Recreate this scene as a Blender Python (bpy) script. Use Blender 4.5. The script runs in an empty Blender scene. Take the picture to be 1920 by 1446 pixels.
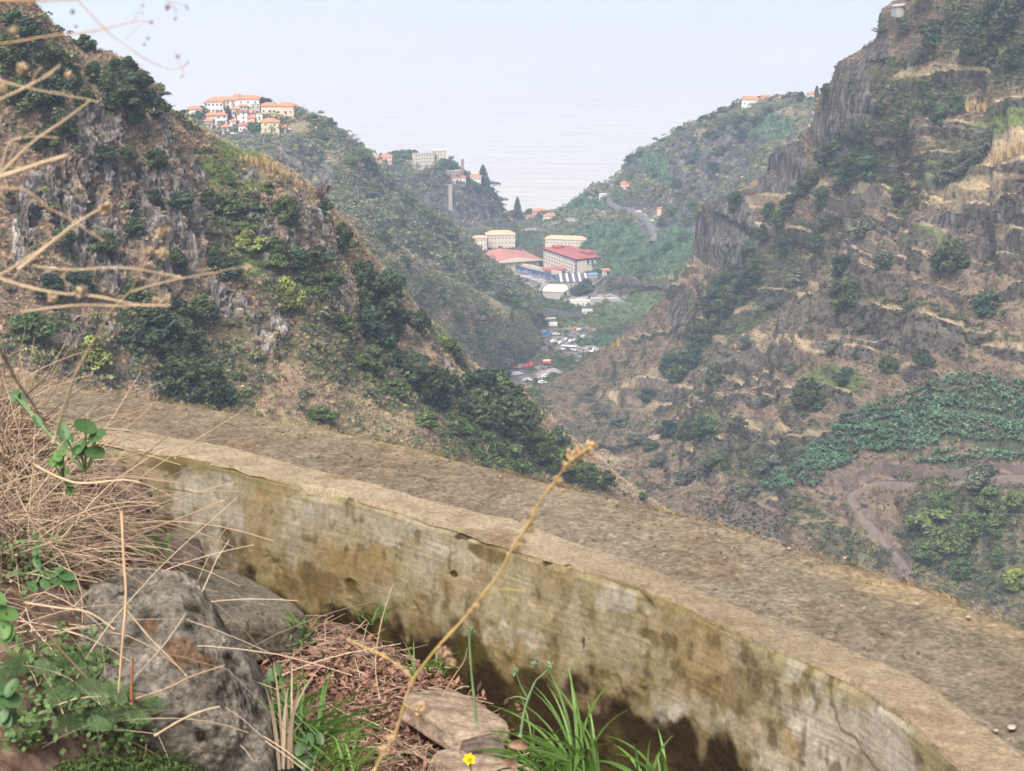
import bpy, bmesh, math, random
import numpy as np
from mathutils import Vector, Matrix
SC = bpy.context.scene
COL = SC.collection
random.seed(7)
RNG = np.random.default_rng(11)
# ------------------------------------------------------------------ camera, sky, sun, exposure
H = 370.0
F = 3850.0
TH = math.atan(973.0 / F)
CT, ST = math.cos(TH), math.sin(TH)
cam = bpy.data.objects.new('camera', bpy.data.cameras.new('camera'))
COL.objects.link(cam)
cam.location = (0, 0, H)
cam.rotation_euler = (math.pi / 2 - TH, 0, 0)
cam.data.sensor_width = 36.0
cam.data.lens = 36.0 * F / 1920.0
cam.data.clip_start = 0.05
cam.data.clip_end = 60000
cam.data.dof.use_dof = True
cam.data.dof.focus_distance = 14.0
cam.data.dof.aperture_fstop = 38.0
SC.camera = cam
SUN_EL, SUN_AZ = math.radians(52), math.radians(-160)       # azimuth from +Y towards +X
world = bpy.data.worlds.new('World')
SC.world = world
world.use_nodes = True
wn = world.node_tree.nodes
sky = wn.new('ShaderNodeTexSky')
sky.sky_type = 'NISHITA'
sky.sun_disc = False
sky.sun_elevation = SUN_EL
sky.sun_rotation = SUN_AZ
sky.altitude = 370
sky.air_density = 0.4
sky.dust_density = 10.0
sky.ozone_density = 0.0
wn['Background'].inputs[1].default_value = 0.15
world.node_tree.links.new(sky.outputs[0], wn['Background'].inputs[0])
sd = bpy.data.lights.new('sun', 'SUN')
sd.energy = 2.0
sd.angle = math.radians(26)
sd.color = (1.0, 0.95, 0.88)
sun = bpy.data.objects.new('sun', sd)
COL.objects.link(sun)
sdir = Vector((math.sin(SUN_AZ) * math.cos(SUN_EL), math.cos(SUN_AZ) * math.cos(SUN_EL), math.sin(SUN_EL)))
sun.rotation_euler = sdir.to_track_quat('Z', 'Y').to_euler()
sun.location = (0, 0, 420)
SC.view_settings.view_transform = 'Standard'
SC.view_settings.look = 'None'
SC.view_settings.exposure = 0.8
SC.view_settings.gamma = 1.0
SC.cycles.use_denoising = True
SC.cycles.max_bounces = 5
SC.cycles.diffuse_bounces = 3
SC.cycles.glossy_bounces = 2
SC.cycles.transmission_bounces = 2
SC.cycles.volume_bounces = 3
SC.cycles.use_adaptive_sampling = True
SC.cycles.adaptive_threshold = 0.02
HAZE_DENSITY = 0.0002

# ------------------------------------------------------------------ projection helpers (photo pixels 1920 x 1446)
def ray(px, py):
    px = np.asarray(px, float); py = np.asarray(py, float)
    return px - 960.0, F * CT - (py - 723.0) * ST, -F * ST - (py - 723.0) * CT
def PW(px, py, Y):
    dx, dy, dz = ray(px, py)
    s = np.asarray(Y, float) / dy
    return np.stack([dx * s, dy * s, H + dz * s], -1)
def PZ(px, py, z):
    dx, dy, dz = ray(px, py)
    s = (z - H) / dz
    return np.stack([dx * s, dy * s, H + dz * s], -1)
def proj(P):
    x, y, z = P[..., 0], P[..., 1], P[..., 2] - H
    d = y * CT - z * ST
    return 960 + F * x / d, 723 - F * (y * ST + z * CT) / d, d

# ------------------------------------------------------------------ numpy noise
def _hash(i, j, k, seed):
    h = (i.astype(np.uint32) * np.uint32(374761393) + j.astype(np.uint32) * np.uint32(668265263)
         + k.astype(np.uint32) * np.uint32(2147483647) + np.uint32((seed * 974634777) & 0xffffffff))
    h = (h ^ (h >> np.uint32(13))) * np.uint32(1274126177)
    h = (h ^ (h >> np.uint32(16))) * np.uint32(2246822519)
    return ((h ^ (h >> np.uint32(15))) & np.uint32(0xffff)).astype(np.float32) / 65535.0
def vnoise(x, y, z, seed=0):
    xf, yf, zf = np.floor(x), np.floor(y), np.floor(z)
    i, j, k = xf.astype(np.int64), yf.astype(np.int64), zf.astype(np.int64)
    x, y, z = (x - xf).astype(np.float32), (y - yf).astype(np.float32), (z - zf).astype(np.float32)
    x = x * x * (3 - 2 * x); y = y * y * (3 - 2 * y); z = z * z * (3 - 2 * z)
    def L(a, b, t): return a + (b - a) * t
    c = [[L(_hash(i, j + b, k + a, seed), _hash(i + 1, j + b, k + a, seed), x) for b in (0, 1)] for a in (0, 1)]
    return L(L(c[0][0], c[0][1], y), L(c[1][0], c[1][1], y), z) * 2 - 1
def fbm(x, y, z, freq=1.0, octv=4, seed=0, ridged=False):
    s = 0; a = 1.0; t = 0
    for o in range(octv):
        n = vnoise(x * freq + 17.3 * o, y * freq - 9.1 * o, z * freq + 5.7 * o, seed + o)
        if ridged: n = 1 - 2 * np.abs(n)
        s = s + a * n; t += a; a *= 0.5; freq *= 2.03
    return s / t
def sst(a, b, x):
    t = np.clip((x - a) / (b - a), 0, 1)
    return t * t * (3 - 2 * t)

# ------------------------------------------------------------------ materials
def mat(name):
    m = bpy.data.materials.new(name); m.use_nodes = True
    nt = m.node_tree; b = nt.nodes['Principled BSDF']
    b.inputs['Roughness'].default_value = 0.9
    b.inputs['Specular IOR Level'].default_value = 0.25
    return m, nt, b
def N(nt, typ, **kw):
    n = nt.nodes.new(typ)
    for k, v in kw.items():
        if k.startswith('i_'): n.inputs[k[2:].replace('_', ' ')].default_value = v
        else: setattr(n, k, v)
    return n
def L(nt, a, b): nt.links.new(a, b)
def mixc(nt, fac, a, b, mode='MIX'):
    n = nt.nodes.new('ShaderNodeMix'); n.data_type = 'RGBA'; n.blend_type = mode
    for i, v in ((0, fac), (6, a), (7, b)):
        if hasattr(v, 'links'): nt.links.new(v, n.inputs[i])
        else: n.inputs[i].default_value = v if i == 0 or len(v) == 4 else (*v, 1)
    return n.outputs[2]
def ramp(nt, fac, stops):
    n = nt.nodes.new('ShaderNodeValToRGB'); e = n.color_ramp.elements
    while len(e) < len(stops): e.new(0.5)
    for q, (p, c) in zip(e, stops):
        q.position = p; q.color = (c, c, c, 1) if not hasattr(c, '__len__') else (*c, 1)
    nt.links.new(fac, n.inputs[0]); return n.outputs[0]
def noise(nt, vec, scale, detail=4, rough=0.55, dist=0.0):
    n = N(nt, 'ShaderNodeTexNoise'); n.inputs['Scale'].default_value = scale
    n.inputs['Detail'].default_value = detail; n.inputs['Roughness'].default_value = rough
    n.inputs['Distortion'].default_value = dist
    if vec is not None: nt.links.new(vec, n.inputs['Vector'])
    return n.outputs['Fac']
def bump(nt, b, height, strength=0.5, dist=0.05):
    n = N(nt, 'ShaderNodeBump'); n.inputs['Strength'].default_value = strength; n.inputs['Distance'].default_value = dist
    nt.links.new(height, n.inputs['Height']); nt.links.new(n.outputs[0], b.inputs['Normal']); return n
_plain = {}
def plain(name, c, rough=0.85, var=0.12, scale=3.0, metal=0.0):
    if name in _plain: return _plain[name]
    m, nt, b = mat(name)
    tc = N(nt, 'ShaderNodeTexCoord')
    f = noise(nt, tc.outputs['Object'], scale, 5)
    lo = tuple(v * (1 - var) for v in c); hi = tuple(min(1, v * (1 + var)) for v in c)
    L(nt, ramp(nt, f, [(0.3, lo), (0.7, hi)]), b.inputs['Base Color'])
    b.inputs['Roughness'].default_value = rough; b.inputs['Metallic'].default_value = metal
    _plain[name] = m; return m
def terrain_mat(name, fscale):
    m, nt, b = mat(name)
    a = N(nt, 'ShaderNodeAttribute', attribute_name='Col')
    g = N(nt, 'ShaderNodeNewGeometry')
    f = noise(nt, g.outputs['Position'], fscale, 6, 0.7)
    v = ramp(nt, f, [(0.28, 0.42), (0.74, 1.34)])
    mp = N(nt, 'ShaderNodeMapping'); L(nt, g.outputs['Position'], mp.inputs[0]); mp.inputs['Scale'].default_value = (1, 1, .13)
    fr_ = noise(nt, mp.outputs[0], fscale * 1.3, 6, .72, .4); vr = ramp(nt, fr_, [(.38, .22), (.5, .8), (.64, 1.7)]); v = mixc(nt, a.outputs['Alpha'], v, vr)
    L(nt, mixc(nt, 1.0, a.outputs['Color'], v, 'MULTIPLY'), b.inputs['Base Color'])
    bump(nt, b, f, 0.8, 0.6 / fscale)
    b.inputs['Specular IOR Level'].default_value = 0.1
    return m
def plant_mat():
    m, nt, b = mat('scrub_leaves')
    a = N(nt, 'ShaderNodeAttribute', attribute_name='tint', attribute_type='INSTANCER')
    l = N(nt, 'ShaderNodeAttribute', attribute_name='leafv')
    L(nt, mixc(nt, 1.0, a.outputs['Color'], l.outputs['Color'], 'MULTIPLY'), b.inputs['Base Color'])
    b.inputs['Specular IOR Level'].default_value = 0.15
    return m
def leafmat(name, lo, hi, rough=0.7):
    m, nt, b = mat(name)
    l = N(nt, 'ShaderNodeAttribute', attribute_name='leafv')
    o = N(nt, 'ShaderNodeObjectInfo')
    c = mixc(nt, o.outputs['Random'], lo, hi)
    L(nt, mixc(nt, 1.0, c, l.outputs['Color'], 'MULTIPLY'), b.inputs['Base Color'])
    b.inputs['Roughness'].default_value = rough; b.inputs['Specular IOR Level'].default_value = 0.2
    return m

# ------------------------------------------------------------------ mesh helpers
def mesh_np(name, V, Fq, m=None, smooth=False, col=None, leafv=None, alpha=None):
    me = bpy.data.meshes.new(name)
    V = np.asarray(V, np.float32); Fq = np.asarray(Fq, np.int32)
    k = Fq.shape[1]
    me.vertices.add(len(V)); me.vertices.foreach_set('co', V.ravel())
    me.loops.add(Fq.size); me.loops.foreach_set('vertex_index', Fq.ravel())
    me.polygons.add(len(Fq)); me.polygons.foreach_set('loop_start', np.arange(0, Fq.size, k, dtype=np.int32))
    me.polygons.foreach_set('loop_total', np.full(len(Fq), k, np.int32))
    me.update(calc_edges=True)
    if smooth: me.polygons.foreach_set('use_smooth', np.ones(len(Fq), bool))
    for nm, c in (('Col', col), ('leafv', leafv)):
        if c is not None:
            at = me.attributes.new(nm, 'FLOAT_COLOR', 'POINT')
            c4 = np.ones((len(V), 4), np.float32); c = np.asarray(c, np.float32)
            c4[:, :3] = c[:, None] if c.ndim == 1 else c
            if alpha is not None: c4[:, 3] = alpha
            at.data.foreach_set('color', c4.ravel())
    if m: me.materials.append(m)
    return me
def tag(o, label=None, cat=None, group=None, kind=None):
    if label: o['label'] = label
    if cat: o['category'] = cat
    if group: o['group'] = group
    if kind: o['kind'] = kind
    return o
def obj(name, me, parent=None, loc=None, rz=0, sc=1):
    o = bpy.data.objects.new(name, me); COL.objects.link(o)
    if parent is not None: o.parent = parent
    if loc is not None: o.location = tuple(float(v) for v in loc)
    o.rotation_euler = (0, 0, rz)
    o.scale = (sc, sc, sc) if not hasattr(sc, '__len__') else sc
    return o
def empty(name, loc, rz=0, sc=1):
    return obj(name, None, None, loc, rz, sc)
class MB:
    """collects boxes, prisms and tubes for one mesh"""
    def __init__(s): s.v = []; s.f = []
    def add(s, vs, fs):
        n = len(s.v); s.v += [tuple(map(float, p)) for p in vs]; s.f += [tuple(i + n for i in f) for f in fs]; return s
    def box(s, x0, x1, y0, y1, z0, z1):
        return s.add([(x0, y0, z0), (x1, y0, z0), (x1, y1, z0), (x0, y1, z0), (x0, y0, z1), (x1, y0, z1), (x1, y1, z1), (x0, y1, z1)],
                     [(0, 3, 2, 1), (4, 5, 6, 7), (0, 1, 5, 4), (1, 2, 6, 5), (2, 3, 7, 6), (3, 0, 4, 7)])
    def hip(s, x0, x1, y0, y1, z0, h, inset, t=0.25):
        w, d = x1 - x0, y1 - y0; cx, cy = (x0 + x1) / 2, (y0 + y1) / 2
        if w >= d: a, b = (x0 + inset, cy), (x1 - inset, cy)
        else: a, b = (cx, y0 + inset), (cx, y1 - inset)
        v = [(x0, y0, z0), (x1, y0, z0), (x1, y1, z0), (x0, y1, z0), (x0, y0, z0 + t), (x1, y0, z0 + t), (x1, y1, z0 + t), (x0, y1, z0 + t),
             (a[0], a[1], z0 + h), (b[0], b[1], z0 + h)]
        f = [(0, 3, 2, 1), (0, 1, 5, 4), (1, 2, 6, 5), (2, 3, 7, 6), (3, 0, 4, 7)]
        f += [(4, 5, 9, 8), (5, 6, 9), (6, 7, 8, 9), (7, 4, 8)] if w >= d else [(4, 5, 8), (5, 6, 9, 8), (6, 7, 9), (7, 4, 8, 9)]
        return s.add(v, f)
    def tube(s, pts, r, n=6, cap=True):
        pts = [Vector(p) for p in pts]; rs = r if hasattr(r, '__len__') else [r] * len(pts)
        base = len(s.v); up = Vector((0.13, 0.21, 1)).normalized()
        for i, p in enumerate(pts):
            d = (pts[min(i + 1, len(pts) - 1)] - pts[max(i - 1, 0)]).normalized()
            a = d.cross(up); a = a.normalized() if a.length > 1e-4 else Vector((1, 0, 0)); b = d.cross(a)
            for k in range(n):
                t = 2 * math.pi * k / n
                s.v.append(tuple(p + (a * math.cos(t) + b * math.sin(t)) * rs[i]))
        for i in range(len(pts) - 1):
            for k in range(n):
                k2 = (k + 1) % n
                s.f.append((base + i * n + k, base + i * n + k2, base + (i + 1) * n + k2, base + (i + 1) * n + k))
        if cap:
            s.f.append(tuple(base + k for k in range(n))); s.f.append(tuple(base + (len(pts) - 1) * n + n - 1 - k for k in range(n)))
        return s
    def me(s, name, m, smooth=False):
        q = bpy.data.meshes.new(name); q.from_pydata(s.v, [], s.f); q.update()
        if m: q.materials.append(m)
        if smooth: q.polygons.foreach_set('use_smooth', [True] * len(q.polygons))
        return q
    def build(s, name, m, parent=None, loc=None, rz=0, smooth=False):
        return obj(name, s.me(name, m, smooth), parent, loc, rz)

# ------------------------------------------------------------------ haze box
hz = MB().box(-9000, 9000, -200, 15500, -1.5, 379).build('haze', None)
hm = bpy.data.materials.new('haze'); hm.use_nodes = True
hm.node_tree.nodes.remove(hm.node_tree.nodes['Principled BSDF'])
pv = hm.node_tree.nodes.new('ShaderNodeVolumePrincipled')
pv.inputs['Color'].default_value = (0.60, 0.77, 1.0, 1)
pv.inputs['Density'].default_value = HAZE_DENSITY
pv.inputs['Anisotropy'].default_value = 0.2
hm.node_tree.links.new(pv.outputs[0], hm.node_tree.nodes['Material Output'].inputs['Volume'])
hz.data.materials.append(hm)
tag(hz, 'pale sea haze filling the ravine', 'haze', kind='stuff')

# ------------------------------------------------------------------ sea
def build_sea():
    m, nt, b = mat('sea_water')
    g = N(nt, 'ShaderNodeNewGeometry')
    mp = N(nt, 'ShaderNodeMapping'); L(nt, g.outputs['Position'], mp.inputs[0]); mp.inputs['Scale'].default_value = (0.35, 1.0, 1.0)
    mp.inputs['Rotation'].default_value = (0, 0, 0.12)
    f1 = noise(nt, mp.outputs[0], 0.022, 8, 0.62)
    f2 = noise(nt, mp.outputs[0], 0.0022, 4, 0.5)
    f3 = noise(nt, mp.outputs[0], 0.11, 4, 0.6)
    b.inputs['Roughness'].default_value = 0.18
    b.inputs['Specular IOR Level'].default_value = 0.5; b.inputs['IOR'].default_value = 1.33
    L(nt, mixc(nt, f2, (0.50, 0.48, 0.44), (0.60, 0.57, 0.52)), b.inputs['Base Color'])
    ad = N(nt, 'ShaderNodeMath', operation='MULTIPLY_ADD'); L(nt, f3, ad.inputs[0]); ad.inputs[1].default_value = 0.25; L(nt, f1, ad.inputs[2])
    bump(nt, b, ad.outputs[0], 0.8, 8.0)
    nx, ny = 60, 60
    X, Y = np.meshgrid(np.linspace(-8500, 8500, nx), np.linspace(0, 1, ny) ** 1.5 * 14800 + 300)
    V = np.stack([X, Y, np.zeros_like(X)], -1).reshape(-1, 3)
    o = obj('sea', mesh_np('sea', V, grid_faces(ny, nx), m)); tag(o, kind='structure')
def grid_faces(nv, nu):
    i = np.arange(nv * nu).reshape(nv, nu)
    return np.stack([i[:-1, :-1], i[:-1, 1:], i[1:, 1:], i[1:, :-1]], -1).reshape(-1, 4)
build_sea()

# ------------------------------------------------------------------ hill sheets
def resample(P, n):
    P = np.asarray(P, float)
    d = np.r_[0, np.cumsum(np.linalg.norm(np.diff(P[:, :2], axis=0), axis=1))]; d /= d[-1]
    # light smoothing with Catmull-Rom
    t = np.linspace(0, 1, n); out = []
    idx = np.clip(np.searchsorted(d, t, side='right') - 1, 0, len(P) - 2)
    u = ((t - d[idx]) / (d[idx + 1] - d[idx]))[:, None]
    p0 = P[np.maximum(idx - 1, 0)]; p1 = P[idx]; p2 = P[idx + 1]; p3 = P[np.minimum(idx + 2, len(P) - 1)]
    lin = p1 + (p2 - p1) * u
    cr = 0.5 * ((2 * p1) + (-p0 + p2) * u + (2 * p0 - 5 * p1 + 4 * p2 - p3) * u ** 2 + (-p0 + 3 * p1 - 3 * p2 + p3) * u ** 3)
    return 0.5 * lin + 0.5 * cr
def blobs(px, py, lst, warp):
    """soft union of rotated ellipses given in photo pixels with a warped edge"""
    m = np.zeros_like(px)
    for b in lst:
        x, y, rx, ry = b[:4]; a = math.radians(b[4] if len(b) > 4 else 0); s = b[5] if len(b) > 5 else 1
        dx, dy = px - x, py - y
        u = (dx * math.cos(a) + dy * math.sin(a)) / rx; v = (-dx * math.sin(a) + dy * math.cos(a)) / ry
        m = np.maximum(m, s * sst(1.25, 0.75, np.sqrt(u * u + v * v) + warp * 0.45))
    return m
class Sheet:
    damp = 0.30
    def __init__(s, name, rows, back, nu, nv, ncrest=0.08):
        """rows: crest first; back: list of (dY, dz) behind the crest, farthest first"""
        R = [PW(*np.asarray(resample(r, nu)).T) for r in rows]
        B = []
        for dY, dz in back:
            q = R[0].copy(); q[:, 1] += dY; q[:, 2] += dz; q[:, 0] *= 1 + dY / np.maximum(q[:, 1], 1) * 0.6; B.append(q)
        A = np.stack(B + R)                      # (k, nu, 3)
        dist = [0]
        for a, b in zip(A[:-1], A[1:]):
            dist.append(dist[-1] + float(np.mean(np.linalg.norm(b - a, axis=1))))
        dist = np.array(dist); nb = len(B)
        # fewer rows for the back
        v = np.concatenate([np.linspace(0, dist[nb], max(4, int(nv * ncrest)), endpoint=False), np.linspace(dist[nb], dist[-1], nv)])
        i = np.clip(np.searchsorted(dist, v, side='right') - 1, 0, len(dist) - 2)
        u = ((v - dist[i]) / (dist[i + 1] - dist[i]))[:, None, None]
        p0 = A[np.maximum(i - 1, 0)]; p1 = A[i]; p2 = A[i + 1]; p3 = A[np.minimum(i + 2, len(A) - 1)]
        cr = 0.5 * ((2 * p1) + (-p0 + p2) * u + (2 * p0 - 5 * p1 + 4 * p2 - p3) * u ** 2 + (-p0 + 3 * p1 - 3 * p2 + p3) * u ** 3)
        lin = p1 + (p2 - p1) * u
        s.P = 0.6 * cr + 0.4 * lin
        s.nb = max(4, int(nv * ncrest)); s.name = name
        s.px, s.py, _ = proj(s.P)
        s.U = np.broadcast_to(np.linspace(0, 1, nu)[None, :], s.P.shape[:2]); s.W = np.broadcast_to(v[:, None], s.P.shape[:2])
    def normals(s):
        du = np.gradient(s.P, axis=1); dv = np.gradient(s.P, axis=0)
        n = np.cross(du, dv); n /= np.linalg.norm(n, axis=-1, keepdims=True) + 1e-9
        if n[..., 2].mean() < 0: n = -n
        return n
    def disp(s, d, nrm=None):
        n = s.normals() if nrm is None else nrm
        k = (np.arange(s.P.shape[0]) - s.nb) / (s.P.shape[0] - s.nb)
        if hasattr(s, 'calm'): d = d * (1 - .92 * s.calm)
        d = d * (s.damp + (1 - s.damp) * sst(0.0, 0.16, np.abs(k)))[:, None]
        s.P = s.P + n * d[..., None]
    def xyz(s): return s.P[..., 0], s.P[..., 1], s.P[..., 2]
    def finish(s, m, kind='structure', objname='hill'):
        nv, nu = s.P.shape[:2]
        me = mesh_np(s.name, s.P.reshape(-1, 3), grid_faces(nv, nu), m, True, col=s.C.reshape(-1, 3), alpha=np.clip(getattr(s, 'rk', s.rockm), 0, 1).ravel())
        o = obj(objname, me); tag(o, kind=kind)
        s.qx, s.qy, s.qd = proj(s.P)
        s.nrm = s.normals()
        return o
    def at(s, px, py):
        """visible surface point nearest a photo pixel"""
        r = slice(s.nb, None)
        d2 = (s.qx[r] - px) ** 2 + (s.qy[r] - py) ** 2
        near = d2 < max(9, d2.min() * 1.5 + 4)
        dd = np.where(near, s.qd[r], 1e9)
        i = np.unravel_index(np.argmin(dd), dd.shape)
        return s.P[r][i].copy()
def lerp(a, b, t): return a + (b - a) * t
def C3(*c): return np.array(c, float)

SOIL = C3(.155, .118, .085); DRY = C3(.235, .175, .115); STRAW = C3(.40, .325, .20); GREEN = C3(.085, .105, .05)
LUSH = C3(.12, .17, .05); ROCK = C3(.20, .19, .175); ROCKD = C3(.075, .07, .068); PALE = C3(.36, .34, .31); BLUEG = C3(.07, .105, .075)

# ---- near left hill
NL = Sheet('near_left_hill', [
    [(-300,-330,375),(-100,-150,385),(0,-70,392),(60,0,398),(110,55,405),(150,85,410),(200,100,413),(250,130,418),(285,168,423),(300,198,427),(360,232,433),(430,272,440),(500,302,448),(560,336,455),(600,372,460),(640,412,468),(670,445,475),(700,492,482),(740,540,490),(780,585,498),(820,620,506),(860,660,513),(900,692,520),(960,722,530),(1000,757,538),(1050,805,545),(1110,855,553),(1180,908,563),(1245,948,573),(1330,1000,583),(1450,1070,596)],
    [(-300,-100,372),(0,120,378),(150,230,386),(280,330,398),(420,400,415),(540,440,428),(620,500,440),(700,600,455),(760,660,468),(840,710,483),(920,745,500),(1000,800,518),(1080,870,532),(1180,940,550),(1300,1010,570),(1430,1085,588)],
    [(-300,150,365),(0,340,368),(150,450,372),(300,540,380),(430,580,394),(560,630,402),(650,690,412),(740,750,428),(820,800,442),(880,840,455),(960,890,475),(1060,950,500),(1200,1010,535),(1400,1110,575)],
    [(-300,420,345),(0,560,352),(200,660,358),(350,740,364),(480,780,372),(600,800,378),(700,820,388),(780,850,398),(840,890,410),(920,960,435),(1050,1040,470),(1200,1100,510),(1380,1170,560)],
    [(-300,900,300),(0,950,300),(300,1050,300),(600,1100,320),(800,1150,340),(1000,1250,380),(1300,1350,470)],
], [(160, -110), (60, -38), (18, -7)], 1150, 620)
def shape_NL():
    s = NL; x, y, z = s.xyz(); px, py = s.px, s.py
    w = fbm(x, y, z, 0.03, 4, 3)
    s.rock = blobs(px, py, [(240,200,45,60),(170,260,90,90,60),(300,250,28,90),(330,330,30,70,70,.9),(240,390,130,90),(310,420,90,100),(110,420,110,110),(200,520,180,50),(510,370,35,60,70),(560,440,90,45),(520,460,60,60,40,.8),(400,560,120,40),(640,560,40,60,60,.9),(500,620,40,50),(170,620,60,40,0,.7),(790,650,60,40,40,.7),(860,690,70,25,40,.6),(60,250,60,80,0,.6),(470,340,20,45,70,.9)], w)
    gully = fbm(s.U * 26, s.W * 0.012, s.U * 0, 1, 3, 9)
    s.disp(fbm(x, y, z, 0.022, 3, 1) * 5.0 + gully * 2.6)
    n = s.normals()
    x, y, z = s.xyz()
    # cliffs: tall vertical ribs and ledges
    rib = fbm(x * 1.0, y * 1.0, z * 0.22, 0.28, 4, 21, True)
    blk = fbm(x, y, z * 0.5, 0.9, 3, 31, True)
    s.disp(s.rock * (rib * 3.2 + blk * 1.1 - 0.6) + (1 - s.rock) * (fbm(x, y, z, 0.16, 4, 41) * 1.7), n)
    x, y, z = s.xyz()
    r2 = np.clip(s.rock * 0.92 - 0.27 + 1.15 * fbm(x, y, z * 0.28, 0.16, 4, 51), 0, 1)
    r2 = sst(0.35, 0.6, r2) * sst(0.05, 0.3, s.rock)
    s.rockm = r2; s.rk = r2
    g = blobs(px, py, [(430,310,65,28,30),(440,420,60,45,40),(470,460,40,60),(540,540,60,60),(430,640,90,60,35),(380,700,120,60),(560,560,50,90),(300,620,90,50),(160,660,150,60),(600,650,70,60,40),(730,730,80,40,40),(720,830,90,40,40),(900,790,130,90,40),(1000,860,110,60,40),(60,120,70,60),(330,200,60,20,30),(850,620,60,60,50)], w)
    g = np.clip(g * 0.6 + 0.35 * fbm(x, y, z, 0.05, 4, 61) - .02, 0, 1)
    st = blobs(px, py, [(495,310,65,22,32),(560,350,70,18,40),(620,420,50,20,50),(680,540,20,60,-10),(610,580,35,28),(820,690,60,20,20),(930,700,70,22,25),(720,790,90,18,45),(1080,850,90,18,40),(1200,925,80,16,30),(780,600,30,30),(560,790,90,20,15),(640,760,120,30,40,.6)], w)
    st = np.clip(st + 0.5 * fbm(x, y, z, 0.09, 3, 71) - 0.1, 0, 1)
    lush = blobs(px, py, [(420,330,55,20,30),(450,290,50,14,30),(480,480,35,40,30),(840,630,35,30)], w)
    hue = fbm(x, y, z, 0.35, 4, 81)[..., None]
    c = lerp(DRY * 0.86, DRY * 1.12, 0.5 + 0.8 * hue)
    c = lerp(c, SOIL, np.clip(0.45 + 1.0 * fbm(x, y, z, 0.11, 4, 91), 0, 1)[..., None] * 0.8)
    c = lerp(c, STRAW * 0.85, (st * 0.8)[..., None]); c = lerp(c, GREEN, (g * 0.85)[..., None]); c = lerp(c, LUSH, (lush * 0.8)[..., None])
    streak = sst(.38, .62, .5 + .5 * fbm(x, y, z * 0.16, 0.75, 4, 101) + .18 * rib)[..., None]
    rc = lerp(ROCKD * .8, lerp(ROCK * .8, PALE * .85, np.clip(fbm(x, y, z * 0.3, 0.25, 3, 111) * 2.2 - .1, 0, 1)[..., None]), streak)
    rc = lerp(rc, SOIL * 1.05, np.clip(fbm(x, y, z, 0.4, 3, 121) * 2.2 - .2, 0, 1)[..., None])
    s.C = np.clip(lerp(c, rc, r2[..., None]), 0.02, 0.9); s.g = g; s.st = st; s.lush = lush
shape_NL(); NL.finish(terrain_mat('near_slope', 1.3))

# ---- near right terraced hill
NR = Sheet('near_right_hill', [
    [(1800,-250,860),(1720,-80,875),(1692,-10,880),(1662,20,885),(1655,62,888),(1620,90,900),(1580,112,910),(1570,150,915),(1550,190,925),(1538,235,932),(1512,262,945),(1508,275,948),(1450,295,970),(1442,330,975),(1395,352,990),(1380,365,1000),(1318,387,1020),(1312,430,1022),(1308,480,1025),(1268,530,1045),(1245,558,1060),(1215,592,1075),(1175,624,1100),(1140,648,1120),(1098,674,1135),(1086,688,1140),(1056,700,1150),(1030,718,1150),(1008,726,1145),(992,746,1140)],
    [(2250,-150,700),(2000,0,740),(1850,120,775),(1760,250,800),(1680,350,835),(1590,440,870),(1500,500,905),(1400,580,940),(1300,640,980),(1200,690,1020),(1120,730,1050),(1020,755,1110)],
    [(2250,300,640),(2000,400,675),(1800,470,710),(1650,540,745),(1500,630,785),(1380,700,830),(1280,740,880),(1190,770,930),(1100,790,980),(1030,765,1080)],
    [(2250,650,600),(2000,690,630),(1800,720,655),(1620,760,680),(1460,790,715),(1330,820,755),(1230,840,800),(1150,835,860),(1080,805,950),(1035,770,1060)],
    [(2250,900,560),(2000,920,585),(1800,910,615),(1650,910,640),(1500,910,665),(1370,920,695),(1270,910,730),(1180,870,800),(1100,820,900),(1040,775,1050)],
    [(2250,1250,500),(2000,1180,540),(1850,1120,570),(1700,1090,590),(1500,1040,625),(1350,985,660),(1260,945,690),(1180,890,760),(1105,840,850),(1040,785,1030)],
    [(2250,1500,440),(1900,1400,470),(1600,1300,520),(1300,1150,600),(1200,1000,680),(1100,880,800),(1030,800,1000)],
], [(260, -150), (90, -45), (25, -8)], 1050, 900)
BAN_ZONES = [(1720,790,150,42,-8),(1850,750,110,34,6),(1860,800,110,34,5),(1640,810,60,40,0),(1680,830,80,26,0),(1545,862,38,28,-10),(1515,895,30,22),(1460,905,38,16,-5),(1580,855,22,26),(1780,862,76,11,-4),(1880,862,60,9,3),(1740,745,50,14,-10),(1590,850,20,20)]
BAN_GAPS = [(1870,787,110,7,9),(1820,847,140,5,3),(1700,860,60,10,4)]
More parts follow.
